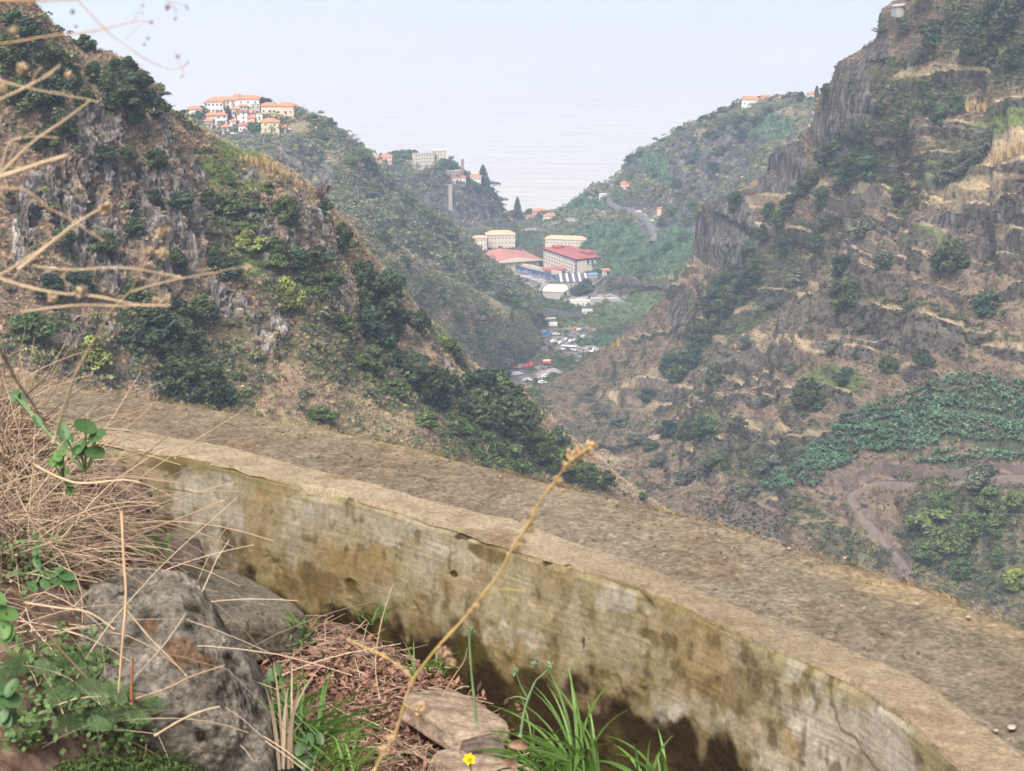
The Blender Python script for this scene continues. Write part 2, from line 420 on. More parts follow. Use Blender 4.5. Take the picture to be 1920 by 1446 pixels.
TERR_WALLS = [([(1615,462),(1667,467),(1765,454)],20),([(1776,412),(1848,394),(1925,379)],36),([(1807,448),(1925,444)],24),([(1600,495),(1708,493),(1745,498)],18),([(1600,529),(1693,529)],38),([(1450,599),(1573,589),(1641,597),(1698,623),(1802,628)],45),([(1402,664),(1506,672)],30),([(1573,672),(1651,677)],14),([(1563,745),(1615,763)],18),([(1332,633),(1397,633)],14),([(1392,353),(1439,343)],16),([(1446,293),(1506,275)],30),([(1273,506),(1309,501)],13),([(1247,542),(1278,535)],20),([(1589,368),(1651,358)],28),([(1804,379),(1869,361)],12),([(1392,809),(1454,830)],18),([(1418,724),(1490,729)],12),([(1813,115),(1846,107)],12),([(1778,147),(1862,147)],20),([(1746,242),(1833,240)],10),([(1739,16),(1785,6)],16),([(1623,203),(1668,197)],12),([(1713,367),(1752,367)],20),([(1480,430),(1540,440)],12),([(1700,700),(1760,705)],12),([(1840,640),(1925,660)],14),([(1640,820),(1700,800)],8),([(1350,470),(1400,455)],12),([(1850,540),(1925,535)],16),([(1290,770),(1350,765)],10),([(1200,720),(1250,705)],10),([(1440,940),(1500,950)],12),([(1860,200),(1925,190)],14),([(1330,560),(1370,540)],10),([(1700,540),(1800,555)],12)]
_r = random.Random(41)
for _k in range(26):
    _x = _r.uniform(1180, 1900); _lo = 745 - (_x - 1010) * .78 if _x < 1500 else 340 - (_x - 1500) * .55; _y = _r.uniform(max(130, _lo + 40), 860 if _x < 1560 else 690); _l = _r.uniform(60, 130); _t = -.32 if _x < 1450 else -.08
    TERR_WALLS.append(([(_x - _l, _y - _l * _t * _r.uniform(.6, 1.3)), (_x, _y + _r.uniform(-3, 3)), (_x + _l, _y + _l * _t * _r.uniform(.6, 1.3))], _r.uniform(7, 13)))
def shape_NR():
    s = NR; x, y, z = s.xyz(); px, py = s.px, s.py
    w = fbm(x, y, z, 0.012, 4, 3)
    s.rock = blobs(px, py, [(1590,190,55,80,10),(1560,250,50,60),(1470,320,50,45,-20),(1360,440,55,75),(1540,130,60,60,0,.6),(1640,80,30,60,0,.7),(1280,590,30,40,0,.6),(1720,430,90,12,-10,.6)], w)
    s.disp(fbm(x, y, z, 0.01, 3, 1) * 14.0 + fbm(s.U * 22, s.W * 0.006, s.U * 0, 1, 3, 9) * 6.0)
    x, y, z = s.xyz()
    terr = (1 - .8 * blobs(px, py, [(1850,200,160,130),(1700,150,80,120)], w)) * (1 - s.rock) * blobs(px, py, [(1700,640,700,420,-35),(1500,520,420,170,-40),(1800,250,260,260,-30),(1150,720,150,60,-30)], w) * (0.45 + 0.55 * sst(-0.3, 0.1, fbm(x, y, z, 0.006, 2, 17)))
    step = 7.6
    h = z / step + fbm(x, y, z * 0, 0.011, 3, 23) * 1.3 + fbm(x, y, z * 0, 0.05, 3, 24) * .22
    fr = h - np.floor(h)
    prof = sst(0.56, 0.88, fr)
    dz = (prof - fr) * step
    s.P[..., 2] += dz * terr * .7
    riser = sst(0.53, 0.60, fr) * sst(0.96, 0.88, fr) * terr * sst(-.45, .0, fbm(x, y, z, .03, 3, 29))
    wallm = np.zeros_like(px); treadm = np.zeros_like(px); lip = np.zeros_like(px); wob = fbm(x, y, z, .04, 3, 33) * 5; nA = .25 * fbm(x, y, z, .08, 3, 35); nB = 5 * fbm(x, y, z, .06, 2, 36)
    for pts, hh in TERR_WALLS:
        q = np.array(pts, float); q = q[np.argsort(q[:, 0])]; cy = np.interp(px, q[:, 0], q[:, 1]) + wob * min(1, hh / 18); ex = sst(q[0, 0] - 14, q[0, 0] + 8, px) * sst(q[-1, 0] + 14, q[-1, 0] - 8, px)
        v = (py - cy) / hh; wallm = np.maximum(wallm, ex * sst(-.04, .06, v) * sst(1.15, .8, v + nA)); dp = py - cy; treadm = np.maximum(treadm, ex * sst(-14, -6, dp + nB) * sst(1., -1.5, dp)); up = ex * np.where(v < 0, sst(-1.3, 0, v), sst(1.1, 0, v)); lip = np.maximum(lip, up * hh * .11)
    s.P[..., 2] += lip * sst(0, .1, lip); s.P[..., 1] -= lip * .5 * (1 - wallm)
    riser = np.maximum(riser * .6, wallm)
    x, y, z = s.xyz(); n = s.normals()
    s.disp(s.rock * (fbm(x, y, z * 0.25, 0.11, 4, 21, True) * 6.5 - 1) + (1 - s.rock) * fbm(x, y, z, 0.09, 4, 41) * 1.6 + riser * fbm(x, y, z * .4, 0.35, 3, 42, True) * 1.5, n)
    x, y, z = s.xyz()
    track = blobs(px, py, [(1610,905,45,10,-10),(1700,880,110,9,0),(1850,884,110,9,0),(1600,925,16,30,-30),(1640,975,14,50,-35),(1690,1040,12,50,-35)], w * 0.2)
    wl = blobs(px, py, [(1700,885,130,12,2),(1850,880,120,11,0)], w * .1)
    g = blobs(px, py, [(1770,620,220,28,4),(1640,600,120,25),(1790,320,120,35,-35),(1800,960,110,90),(1760,1000,90,80),(1850,1060,110,60),(1330,720,60,90,30),(1380,560,90,60,-35),(1500,470,120,60,-30),(1620,300,120,60,-30),(1700,160,120,60),(1880,60,90,90),(1600,830,70,30),(1420,850,90,50),(1560,1000,110,40,20)], w)
    g = np.clip(g * 0.8 + 0.5 * fbm(x, y, z, 0.02, 4, 61) - 0.05, 0, 1)
    lush = blobs(px, py, [(1790,315,45,14,-25),(1770,345,50,10,-30),(1735,455,40,12,-10),(1590,730,60,20),(1330,800,40,20),(1880,230,60,20,-20)], w)
    st = blobs(px, py, [(1830,350,70,45,-30),(1760,130,80,14,-10),(1630,360,35,16),(1690,455,90,12,-10),(1500,350,120,14,-18),(1560,330,60,12,-20),(1380,360,70,12,-15),(1420,420,35,10),(1360,470,50,14,-35),(1290,500,30,20),(1500,565,60,22,-30),(1640,475,160,8),(1620,600,160,9,-5),(1480,620,110,12,-5),(1450,655,90,14,10),(1560,670,100,12,3),(1320,740,50,14,-40),(1180,740,50,10),(1730,790,120,20,-15),(1250,800,60,10,-40),(1440,800,60,12,10),(1900,280,60,30,-30),(1130,860,60,12,10)], w)
    tread = terr * (sst(0.55, 0.42, fr) * sst(0.25, 0.38, fr) + .5 * sst(.9, .97, fr))
    st = np.maximum(st, treadm * 1.1); st = np.clip(st * 0.85 + .6 * tread * np.clip(0.45 + 1.1 * fbm(x, y, z, 0.02, 3, 71), 0, 1), 0, 1)
    hue = fbm(x, y, z, 0.15, 4, 81)[..., None]
    base = C3(.195, .155, .115)
    c = lerp(base * 0.85, base * 1.2, 0.5 + 0.8 * hue)
    c = lerp(c, SOIL, np.clip(0.35 + 1.1 * fbm(x, y, z, 0.06, 4, 91), 0, 1)[..., None] * 0.8)
    c = lerp(c, GREEN * 1.05, (g * 0.8)[..., None]); c = lerp(c, STRAW * 1.05, (np.clip(st, 0, 1) * 0.9)[..., None]); c = lerp(c, LUSH * 1.0, (lush * 0.9)[..., None])
    c = lerp(c, ROCKD * 1.05, (np.clip(riser * 1.1, 0, 1) * 0.85)[..., None])
    streak = np.clip(0.5 + 1.0 * fbm(x, y, z * 0.15, 0.35, 4, 101), 0, 1)[..., None]
    r2 = sst(0.3, 0.6, np.clip(s.rock * 1.3 - 0.1 + 0.5 * fbm(x, y, z * .5, 0.05, 4, 51), 0, 1)) * sst(0.05, .3, s.rock)
    c = lerp(c, lerp(ROCKD * .9, ROCK * 0.62, streak), r2[..., None])
    c = lerp(c, C3(.15, .115, .10), track[..., None])
    ban = blobs(px, py, BAN_ZONES, w * .2) * (1 - blobs(px, py, BAN_GAPS, w * 0)); c = lerp(c, C3(.055, .075, .045), (ban * .9)[..., None])
    s.C = np.clip(c, 0.02, 0.9); s.g = g; s.st = st; s.lush = lush; s.rk = np.maximum(r2, np.clip(riser, 0, 1) * .2); s.rockm = np.maximum(np.maximum(r2, track), ban * 1.15); s.riser = np.clip(riser, 0, 1)
shape_NR(); NR.finish(terrain_mat('terraced_slope', 0.5))

# ---- mid ridges, headlands, valley floor

def far_sheet(S, rock, green, straw, field=(), amp=1.0, base=None, fmat=0.2, seed=0, terr=0.0, lushs=(), calm=()):
    x, y, z = S.xyz(); px, py = S.px, S.py
    w = fbm(x, y, z, 0.012, 4, 3 + seed)
    S.rock = blobs(px, py, rock, w)
    if calm: S.calm = blobs(px, py, calm, w * 0)
    S.disp(amp * (fbm(x, y, z, 0.008, 3, 1 + seed) * 13.0 + fbm(S.U * 18, S.W * 0.005, S.U * 0, 1, 3, 9 + seed) * 8.0))
    x, y, z = S.xyz()
    if terr:
        h = z / 6.0 + fbm(x, y, z * 0, 0.012, 3, 23 + seed) * 1.2; fr = h - np.floor(h)
        S.P[..., 2] += (sst(0.6, 0.95, fr) - fr) * 6.0 * terr * (1 - getattr(S, 'calm', 0))
    n = S.normals()
    S.disp(amp * (S.rock * (fbm(x, y, z * 0.2, 0.07, 4, 21 + seed, True) * 8 - 2) + (1 - S.rock) * fbm(x, y, z, 0.05, 4, 41 + seed) * 2.6), n)
    x, y, z = S.xyz()
    g = np.clip(blobs(px, py, green, w) * 0.7 + 0.45 + 0.6 * fbm(x, y, z, 0.012, 4, 61 + seed), 0, 1)
    st = np.clip(blobs(px, py, straw, w) + 0.35 * fbm(x, y, z, 0.02, 4, 71 + seed) - 0.1, 0, 1)
    b = DRY * 0.8 if base is None else base
    c = lerp(b * 0.85, b * 1.2, (0.5 + 0.8 * fbm(x, y, z, 0.08, 4, 81 + seed))[..., None])
    c = lerp(c, GREEN * 0.95, (g * 0.85)[..., None]); c = lerp(c, STRAW * 0.7, (st * .8)[..., None])
    fl = blobs(px, py, field, w * 0.5); c = lerp(c, C3(.10, .15, .10), (fl * 0.8)[..., None])
    lu = blobs(px, py, lushs, w * 0.5); c = lerp(c, C3(.12, .19, .09), (lu * 0.85)[..., None])
    streak = np.clip(0.5 + 1.0 * fbm(x, y, z * 0.15, 0.2, 4, 101 + seed), 0, 1)[..., None]
    r2 = sst(0.3, 0.6, np.clip(S.rock * 1.3 - 0.1 + 0.5 * fbm(x, y, z * .5, 0.03, 4, 51 + seed), 0, 1)) * sst(0.05, .3, S.rock)
    c = lerp(c, lerp(ROCKD * 0.8, ROCK * 0.65, streak), r2[..., None])
    if calm: c = lerp(c, C3(.15, .13, .11), S.calm[..., None]); r2 = np.maximum(r2, S.calm * 1.1)
    S.C = np.clip(c, 0.02, 0.9); S.g = g; S.st = st; S.rockm = r2; S.lush = lu; S.field = fl
ML = Sheet('mid_left_ridge', [
    [(60,170,1250),(300,212,1250),(350,212,1250),(400,203,1260),(450,196,1265),(520,200,1265),(560,212,1260),(600,224,1265),(640,252,1270),(685,292,1280),(720,334,1290),(765,374,1300),(830,410,1320),(870,452,1340),(905,487,1360),(945,518,1380),(980,545,1395),(1000,570,1415),(1008,600,1420)],
    [(60,250,1220),(300,250,1225),(450,248,1235),(560,262,1238),(650,310,1242),(720,375,1255),(790,430,1275),(860,490,1305),(930,548,1345),(975,580,1375),(1003,612,1400)],
    [(60,360,1180),(350,350,1185),(500,340,1195),(640,400,1205),(720,460,1220),(800,510,1240),(870,560,1275),(930,600,1315),(980,622,1360),(1003,626,1390)],
    [(60,600,1080),(400,600,1110),(600,620,1130),(750,650,1160),(860,670,1210),(920,670,1270),(970,655,1320),(1002,640,1375)],
], [(300, -160), (110, -50), (40, -12)], 620, 330)
far_sheet(ML, [(560,330,60,60,30,.6),(700,330,40,40,0,.5)], [(650,350,120,90,40),(780,440,120,50,45),(900,540,100,60,40)], [(640,300,30,15,30),(560,240,20,10)], amp=0.8, seed=200)
# level the village shelf a little
ML.finish(terrain_mat('mid_slope', 0.16))
MS = Sheet('mid_spur', [
    [(300,230,880),(400,280,900),(560,332,930),(620,382,960),(680,422,990),(740,457,1030),(800,497,1090),(850,527,1160),(900,550,1235),(955,577,1290),(984,594,1318),(1001,612,1338),(1010,634,1335),(1011,650,1322),(1000,662,1298),(982,671,1274),(966,678,1258)],
    [(300,300,860),(400,350,880),(600,440,915),(720,500,960),(810,560,1040),(870,590,1125),(925,615,1200),(955,635,1240),(975,655,1262),(966,678,1256)],
    [(300,400,830),(400,450,850),(600,540,880),(740,600,930),(820,640,1005),(870,655,1080),(905,664,1145),(940,672,1212),(966,679,1254)],
    [(300,700,760),(500,720,790),(700,720,850),(820,715,960),(890,705,1085),(930,694,1190),(966,680,1250)],
], [(120, -210), (45, -90), (10, -18)], 560, 300)
MS.calm = blobs(MS.px, MS.py, [(1000,640,55,75)], MS.px * 0)
far_sheet(MS, [(900,600,50,20,45,.4)], [(800,560,140,40,30),(900,620,90,50)], [(610,370,60,16,40),(880,600,40,20,0),(790,480,50,10,40),(940,580,30,12,30),(740,600,90,20,40,.4),(840,600,40,25)], amp=0.55, fmat=.2, seed=300, base=C3(.19,.16,.115))
MS.finish(terrain_mat('spur_slope', 0.25))
FL = Sheet('hotel_headland', [
    [(500,310,1820),(680,306,1850),(720,298,1850),(760,300,1850),(830,305,1850),(862,325,1860),(900,345,1870),(928,362,1880),(940,382,1885),(948,408,1890)],
    [(500,340,1790),(680,330,1820),(760,330,1830),(830,345,1835),(880,355,1845),(920,375,1860),(938,395,1875),(950,412,1885)],
    [(500,430,1740),(680,400,1790),(780,410,1800),(850,418,1815),(900,420,1830),(935,420,1850),(955,420,1880)],
    [(500,600,1600),(700,500,1700),(800,470,1740),(880,450,1770),(940,440,1800),(960,432,1850)],
], [(200, -140), (90, -80), (30, -12)], 420, 240)
far_sheet(FL, [(890,395,70,40),(850,370,60,30,0,.8),(760,370,60,40,0,.5)], [(750,320,100,25),(900,350,40,12)], [], amp=0.25, seed=400)
FL.finish(terrain_mat('headland_slope', 0.16))
FR = Sheet('far_right_hill', [
    [(1750,140,1580),(1560,178,1640),(1500,184,1660),(1400,192,1700),(1365,205,1710),(1320,227,1730),(1280,242,1750),(1240,264,1770),(1182,294,1800),(1165,327,1810),(1135,345,1830),(1080,374,1880),(1062,390,1920),(1000,400,2000),(940,408,2050)],
    [(1750,240,1520),(1500,240,1580),(1400,245,1630),(1320,270,1665),(1250,300,1700),(1200,325,1735),(1150,365,1785),(1090,388,1850),(1010,406,1975),(940,412,2020)],
    [(1750,330,1460),(1500,330,1520),(1400,340,1560),(1320,360,1600),(1250,375,1640),(1200,385,1685),(1150,398,1740),(1090,408,1820),(1010,414,1940),(940,418,1980)],
    [(1750,460,1380),(1400,430,1480),(1320,445,1520),(1250,450,1560),(1200,450,1610),(1140,440,1680),(1080,430,1780),(1000,424,1880),(930,425,1940)],
    [(1750,700,1200),(1400,560,1350),(1300,545,1420),(1230,540,1480),(1180,530,1540),(1120,500,1620),(1050,465,1740),(960,440,1860)],
], [(330, -190), (120, -70), (40, -14)], 620, 330)
far_sheet(FR, [(1340,330,70,110,25),(1290,300,40,60),(1240,400,50,40,0,.7),(1180,310,25,25),(1400,260,60,40,0,.5)], [(1200,320,60,40),(1450,210,90,30),(1130,370,60,20)], [(1480,220,40,8),(1330,250,40,12),(1250,330,40,12,0,.5)], field=[(1180,470,120,50),(1230,300,50,20),(1110,380,60,16),(1270,440,60,40),(1450,250,50,18),(1250,330,30,14)], amp=0.6, seed=500, terr=0.5, calm=[(1147,355,12,34),(1178,392,40,11),(1213,405,18,14),(1226,435,11,26)])
FR.finish(terrain_mat('far_slope', 0.16))
VF = Sheet('valley_floor', [
    [(780,417,1960),(840,415,2000),(950,410,2060),(1060,402,2080),(1200,400,2080)],
    [(780,440,1800),(830,442,1800),(950,447,1830),(1060,440,1820),(1200,450,1750)],
    [(780,500,1620),(820,500,1650),(950,510,1690),(1100,500,1660),(1280,500,1600)],
    [(800,560,1480),(850,560,1500),(980,555,1560),(1100,560,1520),(1290,545,1450)],
    [(850,610,1390),(900,610,1400),(1000,610,1430),(1120,610,1400),(1280,600,1350)],
    [(880,660,1300),(930,660,1310),(1000,655,1330),(1080,650,1330),(1220,650,1280)],
    [(860,720,1170),(900,720,1180),(960,715,1200),(1040,710,1200),(1180,700,1180)],
    [(860,800,1040),(900,790,1050),(980,770,1080),(1060,760,1090),(1180,760,1080)],
], [(60, -30), (15, -18)], 420, 460)
def shape_VF():
    S = VF; x, y, z = S.xyz(); px, py = S.px, S.py
    w = fbm(x, y, z, 0.02, 4, 3)
    wild = 1 - blobs(px, py, [(1040,520,110,60),(1080,560,120,35),(1050,640,80,25),(980,700,90,40)], w * 0.3)
    S.P[..., 2] += fbm(x, y, z, 0.02, 4, 7) * 3 * wild
    x, y, z = S.xyz()
    lush = blobs(px, py, [(1160,585,90,22,-18),(1090,610,60,14,-10),(1200,560,40,20)], w)
    fld = blobs(px, py, [(1180,500,90,40),(1080,420,130,16),(1000,450,120,10),(1020,590,80,16),(1130,640,50,14)], w)
    yard = blobs(px, py, [(985,700,75,30,0),(1060,625,55,14),(1040,645,40,10),(960,735,40,20)], w * 0.6)
    pave = blobs(px, py, [(1040,530,100,22,8),(1090,560,90,14),(1090,655,50,8)], w * 0.2)
    c = lerp(GREEN * 1.1, SOIL, np.clip(0.4 + fbm(x, y, z, 0.05, 4, 8), 0, 1)[..., None] * 0.7)
    c = lerp(c, C3(.10, .15, .10), (fld * .8)[..., None]); c = lerp(c, C3(.12, .19, .09), (lush * .9)[..., None])
    yc = lerp(C3(.16, .13, .14), C3(.27, .25, .25), np.clip(.5 + fbm(x, y, z, 0.12, 4, 10), 0, 1)[..., None])
    c = lerp(c, yc, yard[..., None]); c = lerp(c, C3(.33, .32, .31), pave[..., None])
    S.C = np.clip(c, .02, .9); S.g = np.clip(0.5 + fbm(x, y, z, .03, 3, 9), 0, 1) * (1 - yard) * (1 - pave); S.st = 0 * x; S.lush = lush
    S.rockm = np.maximum(yard, pave); S.field = fld
shape_VF(); VF.finish(terrain_mat('valley_ground', 0.2), objname='ground')

_vf_at = VF.at
def _multi_at(px, py):
    best = None
    for f in (_vf_at, FR.at):
        p = f(px, py); a, b, d = proj(p)
        if (a - px) ** 2 + (b - py) ** 2 < 40 and (best is None or d < best[0]): best = (d, p)
    return best[1] if best else _vf_at(px, py)
VF.at = _multi_at
# ------------------------------------------------------------------ plants: shared prototypes
M_SCRUB = plant_mat()
def leaf_quads(C, Nn, size, rnd, elong=1.6):
    """C centres (n,3), Nn preferred normals, size (n,) -> verts, faces"""
    n = len(C); t = rnd.normal(size=(n, 3)); nn = Nn + rnd.normal(size=(n, 3)) * 0.6
    nn /= np.linalg.norm(nn, axis=1, keepdims=True) + 1e-9
    a = np.cross(nn, t); a /= np.linalg.norm(a, axis=1, keepdims=True) + 1e-9; b = np.cross(nn, a)
    a *= size[:, None] * elong * .5; b *= size[:, None] * .5
    V = np.stack([C - a, C - b + a * .1, C + a, C + b + a * .1], 1).reshape(-1, 3)
    return V, np.arange(4 * n).reshape(n, 4)
def shrub_proto(name, seed, n=150, lobes=6, size=0.22, flat=0.75):
    r = np.random.default_rng(seed)
    lc = r.normal(size=(lobes, 3)) * [0.42, 0.42, 0.2] + [0, 0, 0.35]; lr = r.uniform(.32, .6, lobes)
    k = r.integers(0, lobes, n); d = r.normal(size=(n, 3)); d /= np.linalg.norm(d, axis=1, keepdims=True)
    d[:, 2] = np.abs(d[:, 2]) * 0.9 - 0.15
    rad = lr[k] * r.uniform(.6, 1.05, n)
    C = lc[k] + d * rad[:, None]; C[:, 2] *= flat
    V, Fq = leaf_quads(C, d, r.uniform(.6, 1.3, n) * size, r)
    lv = np.repeat(r.uniform(.6, 1.35, n), 4)
    return obj_off(name, mesh_np(name, V, Fq, M_SCRUB, leafv=lv))
def tuft_proto(name, seed, n=60, h=1.0, spread=.55, w=0.035):
    r = np.random.default_rng(seed); V = []; Fq = []
    for i in range(n):
        a = r.uniform(0, 6.283); s = spread * math.sqrt(r.uniform(0, 1)); b = np.array([math.cos(a), math.sin(a), 0]) * s * .6
        hh = h * r.uniform(.45, 1.1); lean = np.array([math.cos(a), math.sin(a), 0]) * s * r.uniform(.3, 1.3) + r.normal(size=3) * [.15, .15, 0]
        side = np.array([-math.sin(a + 1), math.cos(a + 1), 0]) * w * r.uniform(.6, 1.6)
        m = b + lean * .4 + [0, 0, hh * .6]; t = b + lean * 1.1 + [0, 0, hh * (1 - .25 * r.uniform())]
        k = len(V); V += [b - side, b + side, m + side * .7, m - side * .7, t + side * .15, t - side * .15]
        Fq += [[k, k + 1, k + 2, k + 3], [k + 3, k + 2, k + 4, k + 5]]
    lv = np.repeat(r.uniform(.65, 1.3, n), 6)
    return obj_off(name, mesh_np(name, V, Fq, M_SCRUB, leafv=lv))
def obj_off(name, me):
    return bpy.data.objects.new(name, me)
PROTO = bpy.data.collections.new('plant_prototypes')
_ps = [shrub_proto('p0', 1), shrub_proto('p1', 2, 170, 8, .2, .6), shrub_proto('p2', 3, 130, 5, .25, 1.0), tuft_proto('p3', 4), tuft_proto('p4', 5, 70, .7, .8, .03),
       tuft_proto('p5', 6, 45, 1.6, .5, .03), shrub_proto('p6', 7, 110, 9, .13, .55)]
for o in _ps: PROTO.objects.link(o)
def scatter(name, P, scl, tint, idx, label, Nrm=None):
    me = bpy.data.meshes.new(name); n = len(P)
    me.vertices.add(n); me.vertices.foreach_set('co', np.asarray(P, np.float32).ravel())
    def at(nm, typ, v, key='value'):
        a = me.attributes.new(nm, typ, 'POINT'); a.data.foreach_set(key, v)
    s3 = np.stack([scl * RNG.uniform(.8, 1.2, n), scl * RNG.uniform(.8, 1.2, n), scl * RNG.uniform(.75, 1.25, n)], -1).astype(np.float32)
    at('scl', 'FLOAT_VECTOR', s3.ravel(), 'vector')
    rot = np.stack([RNG.normal(0, .15, n), RNG.normal(0, .15, n), RNG.uniform(0, 6.28, n)], -1).astype(np.float32)
    at('rot', 'FLOAT_VECTOR', rot.ravel(), 'vector')
    c4 = np.ones((n, 4), np.float32); c4[:, :3] = tint
    at('tint', 'FLOAT_COLOR', c4.ravel(), 'color'); at('idx', 'INT', np.asarray(idx, np.int32))
    o = obj(name, me); tag(o, label, name.replace('_', ' '), kind='stuff')
    ng = bpy.data.node_groups.new('scatter', 'GeometryNodeTree')
    ng.interface.new_socket('Geometry', in_out='INPUT', socket_type='NodeSocketGeometry'); ng.interface.new_socket('Geometry', in_out='OUTPUT', socket_type='NodeSocketGeometry')
    gi, go = ng.nodes.new('NodeGroupInput'), ng.nodes.new('NodeGroupOutput')
    ip = ng.nodes.new('GeometryNodeInstanceOnPoints'); ci = ng.nodes.new('GeometryNodeCollectionInfo')
    ci.inputs['Collection'].default_value = PROTO; ci.inputs['Separate Children'].default_value = True; ci.inputs['Reset Children'].default_value = True
    def named(nm, t):
        q = ng.nodes.new('GeometryNodeInputNamedAttribute'); q.data_type = t; q.inputs['Name'].default_value = nm
        return q.outputs['Attribute']
    ng.links.new(gi.outputs[0], ip.inputs['Points']); ng.links.new(ci.outputs[0], ip.inputs['Instance'])
    ip.inputs['Pick Instance'].default_value = True
    ng.links.new(named('idx', 'INT'), ip.inputs['Instance Index']); ng.links.new(named('scl', 'FLOAT_VECTOR'), ip.inputs['Scale'])
    ng.links.new(named('rot', 'FLOAT_VECTOR'), ip.inputs['Rotation']); ng.links.new(ip.outputs[0], go.inputs[0])
    md = o.modifiers.new('scatter', 'NODES'); md.node_group = ng
    return o
def cover(S, name, n, size, label, green_bias=0.0, far=False, tintmul=1.0, maxpx=2150):
    P_ = 0
    """scrub and dry grass over a hill sheet, coloured and chosen by what grows there"""
    nv, nu = S.P.shape[:2]
    P = S.P; a = P[:-1, :-1]; b = P[1:, :-1]; c = P[:-1, 1:]
    area = np.linalg.norm(np.cross(b - a, c - a), axis=-1)
    wgt = area * (1 - 0.86 * S.rockm[:-1, :-1])
    if hasattr(S, 'riser'): wgt = wgt * (1 - 0.2 * S.riser[:-1, :-1])
    wgt[:int(S.nb * .75)] = 0
    if hasattr(S, 'riser'): wgt = wgt * (1 - .6 * np.clip(S.st[:-1, :-1], 0, 1))
    vis = (S.qx[:-1, :-1] > -250) & (S.qx[:-1, :-1] < maxpx) & (S.qy[:-1, :-1] > -250) & (S.qy[:-1, :-1] < 1350)
    wgt = wgt * vis
    cum = np.cumsum(wgt.ravel()); q = np.searchsorted(cum, RNG.uniform(0, cum[-1], n))
    i, j = np.unravel_index(q, wgt.shape); u, v = RNG.uniform(0, 1, (2, n, 1))
    pt = P[i, j] * (1 - u) * (1 - v) + P[i + 1, j] * u * (1 - v) + P[i, j + 1] * (1 - u) * v + P[i + 1, j + 1] * u * v
    x, y, z = pt.T
    g, st, lu = S.g[i, j], S.st[i, j], S.lush[i, j]
    clump = fbm(x, y, z, 0.9 / (size * 6), 3, 700)
    isg = RNG.uniform(0, 1, n) < np.clip(0.06 + 0.70 * g + 0.35 * clump + green_bias - .5 * st, 0.03, .96)
    k = RNG.uniform(0, 1, n); idx = np.where(isg, RNG.choice([0, 1, 2, 6], n), np.where(RNG.uniform(0, 1, n) < .30, 6, RNG.choice([3, 4, 4, 5], n)))
    idx = np.where(lu > .5, 4, idx)
    scl = size * np.where(isg, RNG.uniform(.5, 1.5, n) ** 1.5, RNG.uniform(.4, 1.0, n))
    scl *= np.where((idx == 5), .8, 1) * (1 - .35 * st) * (1 - .25 * lu)
    gr = lerp(C3(.055, .075, .040), C3(.165, .17, .085), k[:, None] ** 1.4)
    gr = lerp(gr, C3(.09, .105, .085), (RNG.uniform(0, 1, n) < .2)[:, None] * .8)
    dr = lerp(C3(.22, .165, .115), C3(.46, .36, .24), (k ** 1.3)[:, None]); dr = lerp(dr, C3(.20, .165, .14), (RNG.uniform(0, 1, n) < .3)[:, None] * .8)
    dr = lerp(dr, C3(.45, .37, .23), (st * .7 * RNG.uniform(.3, 1, n))[:, None])
    t = np.where(isg[:, None], gr, dr); t = lerp(t, C3(.14, .19, .07), (np.clip(lu, 0, 1) * .8)[:, None])
    if hasattr(S, 'field'):
        f = S.field[i, j] > .4
        t = np.where(f[:, None], lerp(C3(.05, .10, .06), C3(.12, .19, .11), k[:, None]), t); idx = np.where(f, RNG.choice([3, 6], n), idx)
    if hasattr(S, 'riser'):
        rr = S.riser[i, j] > .45; t = np.where(rr[:, None], lerp(C3(.035, .038, .026), C3(.105, .085, .06), k[:, None] ** 1.5), t); scl = np.where(rr, scl * .75, scl); idx = np.where(rr & (RNG.uniform(0, 1, n) < .8), RNG.choice([0, 1, 6], n), idx)
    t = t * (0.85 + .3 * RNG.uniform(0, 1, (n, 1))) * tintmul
    pt = pt - [0, 0, 1] * (scl * .12)[:, None]
    scatter(name, pt, scl, t, idx, label)
cover(NL, 'scrub', 62000, 1.1, 'dry grass and low scrub over the near left slope', -.05, tintmul=1.15)
cover(NR, 'scrub', 95000, 1.3, 'dry grass and low scrub over the terraced right slope', tintmul=.86)
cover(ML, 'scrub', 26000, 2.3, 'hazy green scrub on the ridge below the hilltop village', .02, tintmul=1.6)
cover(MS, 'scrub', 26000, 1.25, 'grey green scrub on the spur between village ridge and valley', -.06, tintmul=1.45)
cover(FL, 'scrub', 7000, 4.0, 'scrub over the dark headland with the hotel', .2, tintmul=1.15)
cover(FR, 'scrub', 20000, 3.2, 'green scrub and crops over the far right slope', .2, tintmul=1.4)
cover(VF, 'scrub', 16000, 2.6, 'green crops and bushes on the valley floor', .35)

